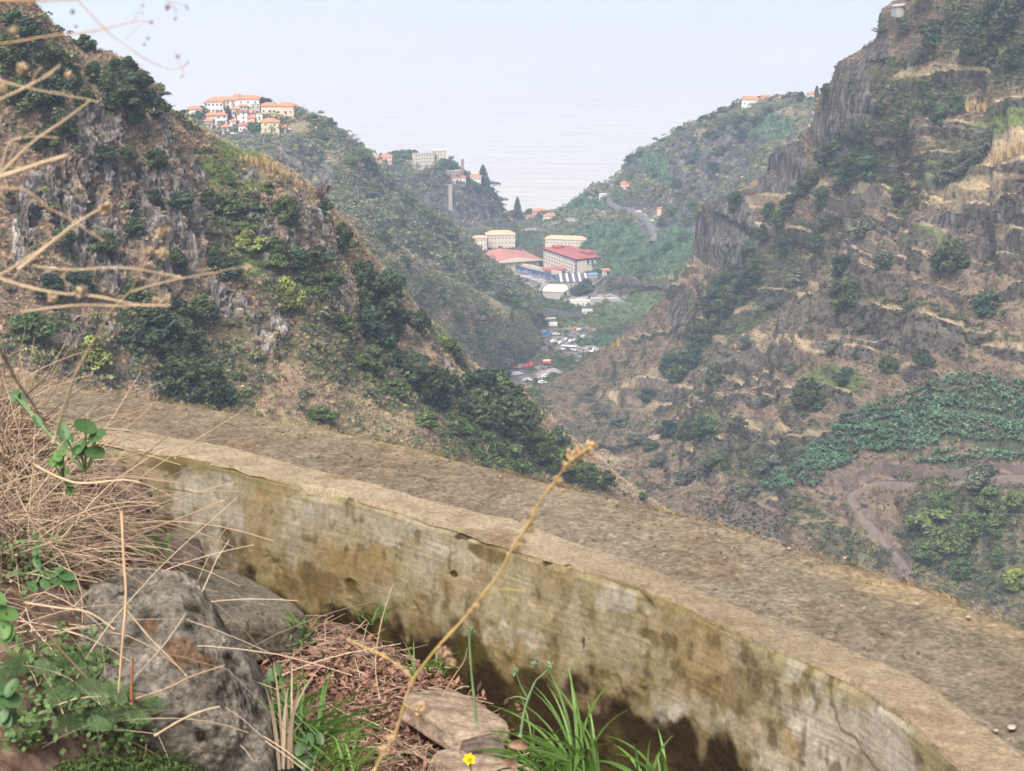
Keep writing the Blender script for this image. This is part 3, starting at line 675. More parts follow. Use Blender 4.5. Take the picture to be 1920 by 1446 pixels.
# ------------------------------------------------------------------ trees
M_BARK = plain('bark', (.13, .10, .08), var=.3)
M_DARK = leafmat('dark_leaves', (.026, .048, .028, 1), (.050, .080, .042, 1))
M_DARK2 = leafmat('olive_dark_leaves', (.034, .052, .022, 1), (.06, .08, .035, 1))
M_MID = leafmat('mid_green_leaves', (.05, .085, .03, 1), (.085, .12, .04, 1))
M_LIME = leafmat('yellow_green_leaves', (.13, .17, .035, 1), (.18, .21, .06, 1))
M_GREY = leafmat('grey_green_leaves', (.07, .085, .06, 1), (.11, .12, .085, 1))
M_TWIG = leafmat('bare_twigs', (.15, .115, .10, 1), (.20, .155, .135, 1))
M_NEED = leafmat('conifer_needles', (.03, .05, .035, 1), (.04, .06, .04, 1))
def crown_mesh(name, m, seed, n=2600, lobes=14, tall=1.0, size=.085, low=.12):
    """crown of unit height 1 and radius ~.5 with lobes and gaps"""
    r = np.random.default_rng(seed); lc = []
    for i in range(lobes):
        t = (i + .5) / lobes; a = r.uniform(0, 6.283); rr = .30 * math.sin(math.pi * min(1, .22 + t * .72)) * r.uniform(.5, 1.25)
        lc.append((rr * math.cos(a), rr * math.sin(a), low + .1 + t * (.78 - low)))
    lc = np.array(lc); lr = r.uniform(.11, .21, lobes) * (1.15 - .4 * np.abs(lc[:, 2] - .45))
    k = r.integers(0, lobes, n); d = r.normal(size=(n, 3)); d /= np.linalg.norm(d, axis=1, keepdims=True)
    rad = lr[k] * (1 - .55 * r.uniform(0, 1, n) ** 2.2) * (1 + .18 * np.sin(d[:, 0] * 9 + k) * np.cos(d[:, 2] * 8 + k))
    C = lc[k] + d * rad[:, None] * [1.1, 1.1, .85]
    V, Fq = leaf_quads(C, d * .7 + [0, 0, .5], r.uniform(.5, 1.3, n) * size, r)
    clump = r.uniform(.65, 1.35, lobes)[k] * r.uniform(.7, 1.3, n)
    return mesh_np(name, V, Fq, m, leafv=np.repeat(clump, 4))
def trunk_mesh(seed, h=.6, r0=.035, m=M_BARK, limbs=5):
    r = random.Random(seed); b = MB()
    top = (r.uniform(-.04, .04), r.uniform(-.04, .04), h)
    b.tube([(0, 0, -.06), (top[0] * .3, top[1] * .5, h * .45), top], [r0, r0 * .7, r0 * .3], 6)
    for i in range(limbs):
        t = .3 + .6 * i / limbs; a = r.uniform(0, 6.28)
        b.tube([(0, 0, h * t), (.12 * math.cos(a), .12 * math.sin(a), h * t + .08), (.26 * math.cos(a), .26 * math.sin(a), h * t + .2)], [r0 * .4, r0 * .3, r0 * .12], 4)
    return b.me('trunk', m)
CR = {}
for nm, m_, n_, sz in (('dark', M_DARK, 2600, .075), ('mid', M_MID, 2400, .075), ('lime', M_LIME, 2200, .075), ('grey', M_GREY, 1500, .07)):
    CR[nm] = [crown_mesh('crown', M_DARK2 if (nm == 'dark' and i % 2) else m_, 50 + i * 7 + len(nm), n_, 11 + 2 * i, 1, sz, .02 + .05 * (i % 2)) for i in range(4)]
TRK = [trunk_mesh(i) for i in range(3)]
def bare_tree_meshes(seed, spread=1.0):
    r = random.Random(seed); b = MB(); t = MB()
    b.tube([(0, 0, -.05), (.01, 0, .2), (0, .01, .42)], [.03, .022, .014], 6)
    def br(p, d, l, rad, lev):
        q = p + d * l; (b if lev < 2 else t).tube([p, (p + q) / 2 + Vector((r.uniform(-1, 1), r.uniform(-1, 1), r.uniform(0, 1))) * l * .06, q], [rad * 2.6, rad * 2.3, rad * 1.9], 3, False)
        if lev < 4:
            for _ in range(5 if lev < 3 else 4):
                nd = (d + Vector((r.uniform(-1, 1), r.uniform(-1, 1), r.uniform(-.2, .9))) * .62 * spread).normalized()
                br(p + d * l * r.uniform(.45, 1), nd, l * r.uniform(.5, .8), rad * .62, lev + 1)
    for i in range(6):
        a = i * 1.05 + r.uniform(-.3, .3); z = r.uniform(.18, .42)
        br(Vector((0, 0, z)), Vector((math.cos(a) * .75 * spread, math.sin(a) * .75 * spread, .85)).normalized(), .24, .011, 1)
    me = t.me('crown', M_TWIG); at = me.attributes.new('leafv', 'FLOAT_COLOR', 'POINT'); at.data.foreach_set('color', [1.0] * 4 * len(me.vertices))
    return b.me('trunk', M_BARK), me
def conifer_meshes(seed, tiers=14, droop=.1, openn=.5, n=46):
    r = np.random.default_rng(seed); C = []; D = []
    for i in range(tiers):
        t = i / (tiers - 1); z = .12 + .84 * t; rad = .26 * (1 - t) ** .8 + .025
        nb = 7
        for k in range(nb):
            a = k * 6.283 / nb + i * .5 + r.uniform(-.15, .15)
            for q in np.linspace(.15, 1, 9):
                for _ in range(3):
                    C.append((math.cos(a) * rad * q, math.sin(a) * rad * q, z + (.06 * q * rad / .26 * (1 if openn else -1)) + r.normal() * .006)); D.append((0, 0, 1))
    C = np.array(C) + r.normal(size=(len(C), 3)) * [.012, .012, .004]
    V, Fq = leaf_quads(C, np.array(D, float), r.uniform(.6, 1.2, len(C)) * .045, r)
    me = mesh_np('crown', V, Fq, M_NEED, leafv=np.repeat(r.uniform(.7, 1.3, len(C)), 4))
    b = MB(); b.tube([(0, 0, -.04), (0, 0, .5), (0, 0, .99)], [.02, .013, .003], 6)
    return b.me('trunk', M_BARK), me
def cypress_meshes(seed, m=M_NEED, rad=.13):
    r = np.random.default_rng(seed); n = 1300; t = r.uniform(0, 1, n) ** .9; a = r.uniform(0, 6.283, n)
    R = rad * np.sin(np.pi * (t * .93 + .05)) ** .6 * (1 - .35 * t) * r.uniform(.55, 1.08, n)
    C = np.stack([np.cos(a) * R, np.sin(a) * R, .04 + t * .96], -1); D = np.stack([np.cos(a), np.sin(a), 0 * a + .6], -1)
    V, Fq = leaf_quads(C, D, r.uniform(.6, 1.2, n) * .05, r)
    b = MB(); b.tube([(0, 0, -.04), (0, 0, .5)], [.025, .015], 6)
    return b.me('trunk', M_BARK), mesh_np('crown', V, Fq, m, leafv=np.repeat(r.uniform(.7, 1.3, n), 4))
BARE = [bare_tree_meshes(3), bare_tree_meshes(8, 1.3)]
CON = [conifer_meshes(4)]; CYP = [cypress_meshes(2)]
TREE_N = 0
def tree(S, px, py, hpx, kind, label, wr=.8, group=None, cat='tree', name=None, sink=.06):
    """wr = crown width over height"""
    global TREE_N; TREE_N += 1
    p = S.at(px, py); d = proj(p)[2]; h = hpx * d / F
    if kind == 'bare': tm, cm = BARE[TREE_N % 2]; wr *= .95
    elif kind == 'conifer': tm, cm = CON[0]; wr *= 1 / .56
    elif kind == 'cypress': tm, cm = CYP[0]; wr *= 1 / .27
    else: cm = CR[kind][TREE_N % 4]; tm = TRK[TREE_N % 3]; wr *= 1 / .78
    nm = name or {'bare': 'bare_tree', 'conifer': 'norfolk_pine', 'cypress': 'cypress_tree', 'lime': 'leafy_bush', 'grey': 'leafy_bush'}.get(kind, 'bushy_tree')
    t = empty(nm, p - np.array([0, 0, h * sink]), random.uniform(0, 6.28) if kind not in ('conifer',) else .4)
    t.scale = (h * wr, h * wr, h); tag(t, label, cat, group)
    obj('trunk', tm, t); obj('crown', cm, t)
    return t
ORD = 'first second third fourth fifth sixth seventh eighth ninth tenth eleventh twelfth thirteenth fourteenth fifteenth sixteenth seventeenth eighteenth nineteenth twentieth twenty-first twenty-second twenty-third twenty-fourth twenty-fifth twenty-sixth twenty-seventh twenty-eighth twenty-ninth thirtieth thirty-first thirty-second thirty-third thirty-fourth thirty-fifth thirty-sixth'.split()
def clump(S, pts, kind, label, group, wr=.9):
    pts = sorted(pts); n = len(pts)
    for k, (px, py, h) in enumerate(pts):
        w = ', leftmost' if k == 0 else (', rightmost' if k == n - 1 else ', %s from the left' % ORD[k])
        tree(S, px, py, h, kind, label + w, wr * random.uniform(.85, 1.2), group)
# single trees on the near left hill
for px, py, h, kind, wr, lab in [
    (163,92,32,'dark',1.0,'small dark bush poking above the skyline at the top of the left hill'),
    (245,135,34,'dark',.9,'dark tree on the left skyline, highest of the trees above the cliff'),
    (268,170,40,'dark',.9,'dark tree on the skyline directly above the grey rock ribs'),
    (287,222,55,'dark',.8,'large dark tree hanging over the edge of the upper cliff'),
    (397,392,44,'dark',1.05,'round dark tree alone in the middle of the left slope'),
    (478,404,34,'dark',1.0,'dark bush just left of the rock face on the skyline spur'),
    (533,415,54,'dark',.8,'dark tree on the spur under the golden reeds'),
    (610,400,32,'dark',.8,'dark green shrub at the foot of the leafless tree'),
    (643,475,62,'dark',.72,'dark tree standing on the crest above the footpath'),
    (608,385,62,'bare',1.0,'leafless round tree standing on the ridge skyline'),
    (250,560,40,'mid',1.1,'green bush on the ledge below the lichen rocks'),
    (540,590,80,'lime',.6,'tall yellow green bush growing in the rock cleft'),
    (470,470,44,'lime',1.1,'yellow green bush spilling down the rock shelf'),
    (175,690,70,'lime',.9,'yellow flowering bush at the path edge behind the dry stalks'),
    (380,590,42,'mid',1.2,'green bush under the footpath at the foot of the lower cliff'),
    (615,600,50,'grey',1.0,'feathery pale bush on the edge of the gully'),
    (770,610,40,'grey',.9,'grey green bush to the right of the tall dark gully trees'),
    (850,672,40,'dark',.75,'dark tree on the crest of the lower left ridge'),
    (790,625,52,'dark',.6,'slim dark tree just right of the gully wood'),
    (835,655,26,'lime',1.2,'yellow green bush near the end of the rocky crest'),
    (1137,918,40,'dark',.9,'dark round tree lowest on the ridge beside the path edge'),
    (1050,845,55,'dark',.7,'dark upright tree on the crest above the pale grass'),
    (1100,905,44,'mid',1.1,'green tree above the path edge behind the dried flower head'),
    (605,792,36,'mid',1.5,'low green bush by the path edge left of the pale bank'),
    (1205,935,16,'mid',1.4,'small green bush at the very foot of the left ridge'),
    (60,640,60,'mid',1.2,'green bush low on the left slope behind the dry stalks'),
]: tree(NL, px, py, h, kind, lab, wr)
clump(NL, [(690,560,75),(712,600,80),(700,650,85),(735,560,60),(675,530,50),(705,700,60),(745,620,55),(690,610,60),(720,650,70)], 'dark', 'tall dark tree in the wood filling the steep gully', 'trees in the steep gully on the left hill', .75)
clump(NL, [(760,720,60),(790,745,70),(820,760,70),(745,700,50),(840,735,50),(775,700,50),(860,770,60)], 'dark', 'dark tree in the middle band of the descending wood', 'trees in the band below the gully')
clump(NL, [(900,765,80),(935,790,90),(905,800,80),(945,760,60),(965,800,60),(880,785,60),(925,735,55),(985,815,60),(960,840,70)], 'dark', 'dark tree in the large clump above the path edge', 'trees in the large clump on the lower left ridge')
clump(NL, [(880,840,60),(920,860,60),(965,880,60),(1005,860,60),(1030,890,60),(1000,820,45),(1060,890,55),(900,880,50),(1080,900,45),(1020,855,50),(940,900,50),(850,810,50)], 'mid', 'mid green tree along the foot of the left ridge', 'green trees along the foot of the left ridge')
clump(NL, [(1010,845,40),(1035,870,42),(980,830,36)], 'lime', 'yellow green tree among the darker trees of the lower ridge', 'yellow green trees of the lower ridge')
clump(NL, [(300,640,75),(260,660,60),(340,660,70),(310,700,70),(280,610,60),(235,625,50),(330,610,60)], 'dark', 'dark tree in the thicket below the left cliff', 'trees in the thicket below the left cliff')
clump(NL, [(350,745,90),(390,750,85),(330,725,70),(370,715,60),(415,752,55)], 'dark', 'dark leafy tree right behind the path edge', 'trees right behind the path edge')
clump(NL, [(220,150,45),(205,175,50),(225,205,55),(245,230,55),(180,150,40),(160,200,45),(260,195,50),(110,135,50),(140,170,50),(240,165,40)], 'dark', 'dark shrub crowded along the top of the cliff', 'shrubs along the top of the cliff')
clump(NL, [(60,80,50),(20,120,60),(95,190,60),(40,210,60),(30,60,50),(120,250,55),(80,280,50)], 'dark', 'dark shrub high on the slope behind the dry stalks', 'shrubs high on the slope behind the dry stalks', 1.0)
clump(NL, [(240,300,30),(290,310,34),(200,300,32),(340,390,34),(290,380,30),(400,500,36),(330,500,40),(250,440,34),(190,470,38),(120,460,40),(430,520,36),(560,500,40),(595,500,42),(520,480,36),(620,540,40),(575,530,40),(100,560,50),(150,540,44)], 'dark', 'small dark bush growing out of the rock ribs', 'bushes growing out of the rock ribs', 1.15)
clump(NL, [(430,400,34),(500,360,26),(520,500,30),(455,440,30),(590,560,30),(640,620,36),(430,345,20),(680,690,34),(800,800,36),(740,740,34),(730,850,30)], 'mid', 'low green bush on the open middle of the left slope', 'green bushes on the open left slope', 1.3)
def reed_mesh(seed, n=110):
    r = np.random.default_rng(seed); V = []; Fq = []
    for i in range(n):
        a = r.uniform(0, 6.283); q = math.sqrt(r.uniform()) * .3; b = np.array([math.cos(a) * q, math.sin(a) * q, 0]); hh = r.uniform(.5, 1.0); o = np.array([math.cos(a), math.sin(a), 0]) * r.uniform(0, .3) * hh; sd_ = np.array([-math.sin(a + 1), math.cos(a + 1), 0]) * .014
        k = len(V); m_ = b + o * .35 + [0, 0, hh * .6]; t_ = b + o * 1.2 + [0, 0, hh]; V += [b - sd_, b + sd_, m_ + sd_, m_ - sd_, t_ + sd_ * .3, t_ - sd_ * .3]; Fq += [[k, k + 1, k + 2, k + 3], [k + 3, k + 2, k + 4, k + 5]]
    return mesh_np('reed_clump', V, Fq, M_REED, leafv=np.repeat(r.uniform(.6, 1.3, n), 6))
M_REED = leafmat('golden_reed', (.36, .27, .13, 1), (.48, .37, .20, 1))
REEDS = [reed_mesh(i) for i in range(3)]
def reeds(S, pts, label, group):
    pts = sorted(pts)
    for k, (px, py, h) in enumerate(pts):
        p = S.at(px, py); d = proj(p)[2]; o = obj('reed_clump', REEDS[k % 3], None, p - np.array([0, 0, .3]), random.uniform(0, 6.28), h * d / F * random.uniform(.6, 1.1))
        tag(o, label + (', leftmost' if k == 0 else ', rightmost' if k == len(pts) - 1 else ', %s from the left' % ORD[k]), 'reeds', group)
reeds(NL, [(458,302,20),(468,306,24),(478,310,26),(488,312,28),(498,316,28),(508,322,28),(518,326,26),(528,332,24),(538,338,22),(550,346,20),(562,352,18),(575,362,18)], 'golden dry reeds standing along the crest of the left hill', 'golden reeds on the left crest')
reeds(NL, [(605,590,34),(618,600,36),(632,598,32),(700,585,20),(890,860,34),(905,866,36),(918,862,30)], 'pale straw reed clump on the left hill', 'pale reed clumps on the left hill')
reeds(NR, [(1150,650,18),(1162,646,22),(1128,656,14),(1818,205,26),(1835,208,28),(1848,206,24),(1880,300,34),(1896,292,36),(1862,312,30),(1912,285,34)], 'pale reed clump on the right hill', 'pale reed clumps on the right hill')
# right hill
for px, py, h, kind, wr, lab in [
    (1518,762,62,'dark',1.0,'large round dark tree alone in the centre of the terraces'),
    (1583,717,32,'dark',1.2,'dark tree right of and above the largest round tree'),
    (1666,695,34,'dark',.9,'dark tree on the dry terrace, third from the right of the row'),
    (1728,688,38,'dark',.9,'dark tree at the right end of the row on the dry terrace'),
    (1780,510,70,'dark',.9,'dark tree draped down the terrace walls'),
    (1852,585,46,'dark',1.1,'dark bush beside a fallen pole on the upper terraces'),
    (1580,575,60,'dark',.95,'large dark tree in front of the rocky knob'),
    (1575,520,46,'dark',.9,'dark tree just above the rocky knob'),
    (1535,470,48,'dark',.85,'dark tree near the top of the bushy gully'),
    (1378,392,38,'dark',.75,'dark tree on the ledge at the cliff top'),
    (1337,718,44,'dark',.8,'dark tree at the left end of the stepped terraces'),
    (1252,818,38,'dark',.95,'dark tree, leftmost of the three above the ravine'),
    (1287,822,38,'dark',.9,'dark tree between its two neighbours above the ravine'),
    (1318,820,50,'dark',.8,'tallest dark tree of the three above the ravine'),
    (1345,880,34,'dark',1.1,'dark bush low above the ravine bed'),
    (1675,196,26,'dark',.6,'narrow dark tree on the upper slope under the skyline'),
    (1882,216,34,'cypress',.4,'dark pointed tree alone at the right of the upper slope'),
    (1790,210,44,'dark',.7,'tall dark tree beside pale grass on the upper slope'),
    (1695,250,30,'dark',1.0,'round dark bush in the middle of the upper slope'),
    (1500,190,26,'dark',.9,'dark bush clinging below the skyline cliff'),
    (1690,378,40,'dark',1.0,'dark bush beside the golden terrace lawn'),
    (1752,85,42,'dark',1.2,'dark bush below the summit shed'),
    (1222,842,22,'dark',1.2,'small dark bush by the bottom of the ravine'),
    (1210,755,30,'dark',1.0,'dark tree near the foot of the slope above the quarry yard'),
    (1750,1000,60,'mid',1.4,'green tree by the lower dirt track'),
    (1905,1100,40,'lime',1.2,'yellow green bush at the right edge above the stream bed'),
    (1840,920,60,'grey',1.2,'feathery pale green bamboo clump below the track'),
    (1165,548,44,'twigbush',2.0,''),
]:
    if kind != 'twigbush': tree(NR, px, py, h, kind, lab, wr)
clump(NR, [(1290,690,50),(1305,665,45),(1270,715,45),(1320,640,45),(1340,610,50),(1360,590,50),(1385,565,50),(1400,540,45),(1375,540,40),(1330,575,40),(1420,520,40),(1350,560,45),(1300,640,40),(1255,700,40)], 'dark', 'dark tree in the band running down the right slope', 'trees in the band running down the right slope')
clump(NR, [(1480,400,40),(1460,430,40),(1500,370,40),(1520,350,38),(1440,410,34),(1560,320,60),(1610,310,50),(1625,330,50),(1640,290,40),(1590,340,44),(1470,470,34),(1430,450,34),(1400,480,34),(1540,380,36)], 'dark', 'dark tree in the wooded fold of the upper right slope', 'trees in the wooded fold of the right slope')
clump(NR, [(1850,110,60),(1880,70,60),(1840,60,50),(1900,130,50),(1820,100,50),(1865,30,50),(1760,230,40),(1740,210,40),(1735,180,30),(1905,40,60)], 'dark', 'dark tree in the wood high on the right slope', 'trees in the wood high on the right slope')
clump(NR, [(1770,340,26),(1800,330,26),(1830,300,28),(1850,280,28),(1780,310,22),(1810,300,26),(1700,60,30),(1730,120,30),(1600,260,30),(1650,210,30),(1620,440,40),(1660,500,34),(1500,530,34),(1450,580,30),(1400,650,24),(1430,760,22),(1590,790,26),(1620,620,24),(1700,560,24),(1560,660,26),(1480,700,24),(1380,800,26),(1440,880,30),(1500,860,26),(1330,880,30),(1290,900,30),(1240,870,26),(1400,930,30),(1160,800,26),(1190,830,26),(1130,780,24),(1100,750,22),(1640,60,20),(1550,420,26)], 'grey', 'grey green bush scattered over the terraced right slope', 'grey green bushes on the terraced slope', 1.4)
clump(NR, [(1790,1040,60),(1760,960,50),(1820,1000,50),(1870,1000,50),(1740,1050,50),(1850,950,46),(1900,960,46),(1800,1080,40),(1870,1060,40)], 'mid', 'green tree in the thicket below the dirt track', 'trees in the thicket below the dirt track')
clump(MS, [(720,450,24),(760,500,22),(830,560,22),(790,540,20),(900,640,26),(940,660,28),(860,600,22),(905,600,20)], 'dark', 'hazy dark tree on the middle spur', 'hazy trees on the middle spur', 1.1)
clump(MS, [(880,600,40),(895,615,36),(865,610,36)], 'bare', 'pale leafless tree on the middle spur', 'leafless trees on the middle spur', 1.3)
tree(MS, 962, 605, 28, 'cypress', 'slim dark cypress on the tip of the middle spur', .3)
clump(ML, [(680,300,24),(700,320,24),(640,260,20),(730,350,26),(760,380,26),(800,410,24),(830,440,26),(850,470,24),(880,500,26),(830,500,30),(900,530,26),(940,560,26),(980,590,26),(620,235,18),(590,225,16),(700,360,26),(750,420,26),(790,470,26),(860,540,26),(920,575,26),(1000,610,24),(1020,600,22),(840,450,30),(960,570,26),(660,310,24),(600,260,22)], 'mid', 'hazy green tree on the ridge below the village', 'hazy trees on the village ridge', 1.15)

# ------------------------------------------------------------------ banana plants
def banana_mesh(seed):
    r = random.Random(seed); b = MB(); V = []; Fq = []; lv = []
    def strip(pts, ws, val):
        for i, (p, w) in enumerate(zip(pts, ws)):
            d = Vector(pts[min(i + 1, len(pts) - 1)]) - Vector(pts[max(i - 1, 0)]); s = d.cross(Vector((0, 0, 1)));
            s = s.normalized() if s.length > 1e-5 else Vector((1, 0, 0)); k = len(V)
            p = Vector(p); V.extend([tuple(p - s * w + Vector((0, 0, -.25 * w))), tuple(p), tuple(p + s * w + Vector((0, 0, -.25 * w)))]); lv.extend([val] * 3)
            if i: Fq.extend([[k - 3, k - 2, k + 1, k], [k - 2, k - 1, k + 2, k + 1]])
    for i in range(9):
        a = i * 2.4 + r.uniform(-.3, .3); el = r.uniform(.35, 1.25); ln = r.uniform(.45, .62); c, s = math.cos(a), math.sin(a)
        pts = []
        for t in (0, .3, .6, .85, 1):
            rr = ln * t * math.cos(el) + .03; z = .52 + ln * t * math.sin(el) - .42 * ln * t * t * t
            pts.append((c * rr, s * rr, z))
        strip(pts, [.03, .09, .11, .08, .01], r.uniform(.7, 1.35))
    me = mesh_np('leaf_crown', V, Fq, M_BAN, leafv=np.array(lv))
    return me
M_BAN = leafmat('banana_leaves', (.06, .125, .07, 1), (.10, .17, .10, 1), .55)
BANM = [banana_mesh(i) for i in range(5)]
BTR = MB().tube([(0, 0, -.05), (0, 0, .3), (.01, 0, .56)], [.04, .035, .025], 6).me('stem', plain('banana_stem', (.17, .17, .09)))
def plantation():
    """sample positions inside the plantation outlines on the right hill"""
    S = NR; w = fbm(*S.xyz(), 0.03, 3, 5)
    zones = BAN_ZONES
    m = blobs(S.qx, S.qy, zones, w * .5) > .5
    m &= ~(blobs(S.qx, S.qy, [(1870,787,110,7,9),(1820,847,140,5,3),(1700,860,60,10,4)], w * 0) > .4)
    m[:S.nb] = False
    i, j = np.nonzero(m); order = RNG.permutation(len(i)); pts = []; cell = {}
    for q in order:
        p = S.P[i[q], j[q]]
        if S.qx[i[q], j[q]] > 1960: continue
        key = (int(p[0] / 2.3), int(p[1] / 2.3)); ok = True
        for a in (-1, 0, 1):
            for b in (-1, 0, 1):
                for o in cell.get((key[0] + a, key[1] + b), ()):
                    if (o[0] - p[0]) ** 2 + (o[1] - p[1]) ** 2 < 1.35 ** 2: ok = False
        if ok: cell.setdefault(key, []).append(p); pts.append(p)
    pts.sort(key=lambda p: proj(p)[2])
    return pts
BP = plantation()
print('banana plants', len(BP))
for k, p in enumerate(BP[:300]):
    h = random.uniform(2.5, 3.6)
    t = empty('banana_plant', p, random.uniform(0, 6.28), h); tag(t, 'banana plant with arching blue green leaves in the terraced plantation', 'banana plant', 'banana plants on the right hillside')
    obj('stem', BTR, t); obj('leaf_crown', BANM[k % 5], t)
def rest_bananas(pts, name, label, hs):
    V = []; Fq = []; lv = []; off = 0
    src = []
    for me in BANM:
        v = np.zeros(len(me.vertices) * 3, np.float32); me.vertices.foreach_get('co', v); f = np.array([p.vertices[:] for p in me.polygons]); c = np.zeros(len(me.vertices) * 4, np.float32)
        me.attributes['leafv'].data.foreach_get('color', c); src.append((v.reshape(-1, 3), f, c.reshape(-1, 4)[:, 0]))
    for k, p in enumerate(pts):
        v, f, c = src[k % 5]; a = random.uniform(0, 6.28); h = random.uniform(*hs); R = np.array([[math.cos(a), -math.sin(a), 0], [math.sin(a), math.cos(a), 0], [0, 0, 1]])
        V.append((v @ R.T) * h + p); Fq.append(f + off); off += len(v); lv.append(c)
    if V:
        o = obj(name, mesh_np(name, np.concatenate(V), np.concatenate(Fq), M_BAN, leafv=np.concatenate(lv))); tag(o, label, 'banana plants', kind='stuff')
rest_bananas(BP[300:], 'banana_leaves', 'the farther rows of the banana plantation on the right hill', (2.5, 3.6))
# ------------------------------------------------------------------ buildings
W_WHITE = plain('white_render', (.60, .59, .56), .8, .06); W_CREAM = plain('cream_render', (.56, .51, .41), .8, .06); W_YEL = plain('yellow_render', (.60, .52, .34), .8, .06)
W_PEACH = plain('peach_render', (.72, .46, .34), .8, .08); W_GREY = plain('grey_concrete', (.33, .32, .31), .85, .12); W_PINK = plain('pink_render', (.62, .42, .40), .8, .08)
R_OR = plain('orange_tiles', (.50, .20, .12), .8, .18, 1.2); R_PALE = plain('pale_orange_tiles', (.58, .38, .25), .8, .12, 1.0); R_RED = plain('red_sheet_roof', (.36, .115, .10), .55, .08, .4)
R_GREY = plain('grey_sheet_roof', (.40, .41, .43), .5, .1); R_DARK = plain('dark_sheet_roof', (.10, .10, .13), .6, .1); R_CREAM = plain('cream_sheet_roof', (.82, .76, .60), .6, .04)
BLUE = plain('blue_paint', (.055, .085, .19), .6, .08); GLASS = plain('window_glass', (.05, .07, .10), .15, .1); WHITE = plain('white_paint', (.8, .8, .78), .6, .03)
STONE = plain('dark_basalt_wall', (.10, .10, .105), .95, .3, 1.5); PALEST = plain('pale_terrace_wall', (.46, .43, .38), .9, .15, .5)
WINM = {}
def win_mesh(w, h):
    k = (round(w, 2), round(h, 2))
    if k not in WINM: WINM[k] = (MB().box(-w/2 - .12, w/2 + .12, -.06, .05, -.12, h + .12).me('window', WHITE), MB().box(-w/2, w/2, -.10, -.065, 0, h).me('pane', GLASS))
    return WINM[k]
def windows(t, w, d, h, floors, nx, ny, ww=1.1, wh=1.3, z0=0.9, pane=True, mside=True):
    fh = h / floors
    for f in range(floors):
        for k in range(nx):
            x = -w/2 + w * (k + .5) / nx
            a, b = win_mesh(ww, wh); q = obj('window', a, t, (x, -d/2, f * fh + z0)); obj('pane', b, q)
        if mside:
            for k in range(ny):
                y = -d/2 + d * (k + .5) / ny
                for sx in (-1, 1):
                    a, b = win_mesh(ww, wh); q = obj('window', a, t, (sx * w/2, y, f * fh + z0), sx * math.pi / 2); obj('pane', b, q)
def house(S, px, py, wpx, label, h=5.5, dr=.8, rz=0, wall=W_WHITE, roof=R_OR, floors=2, nx=3, ny=2, name='house', cat='house', group=None, sink=2.5, hip=1, rh=.22, flat=False, door=True, dy=0, ang=None):
    p = S.at(px, py); dist = proj(p)[2]; w = wpx * dist / F; d = w * dr
    t = empty(name, p, rz if ang is None else ang); tag(t, label, cat, group)
    MB().box(-w/2, w/2, -d/2, d/2, -sink, h).build('wall', wall, t)
    if flat:
        b = MB(); b.box(-w/2 - .2, w/2 + .2, -d/2 - .2, d/2 + .2, h + .003, h + .35); b.build('roof', roof, t)
    else:
        m = min(w, d); rf = MB().hip(-w/2 - .6, w/2 + .6, -d/2 - .6, d/2 + .6, h + .003, m * rh + .4, m * .5 if hip else .05).build('roof', roof, t)
        if random.random() < .5: MB().box(w * .2, w * .2 + .8, -.4, .4, h + .4, h + m * rh + 1.2).build('chimney', wall, rf)
    windows(t, w, d, h, floors, nx, ny)
    if door: MB().box(-.5, .5, -d/2 - .12, -d/2 - .003, -.1, 2.05).build('door', plain('brown_door', (.16, .09, .06)), t, (w * .08, 0, 0))
    return t, w, d
V = 'houses of the hilltop village'
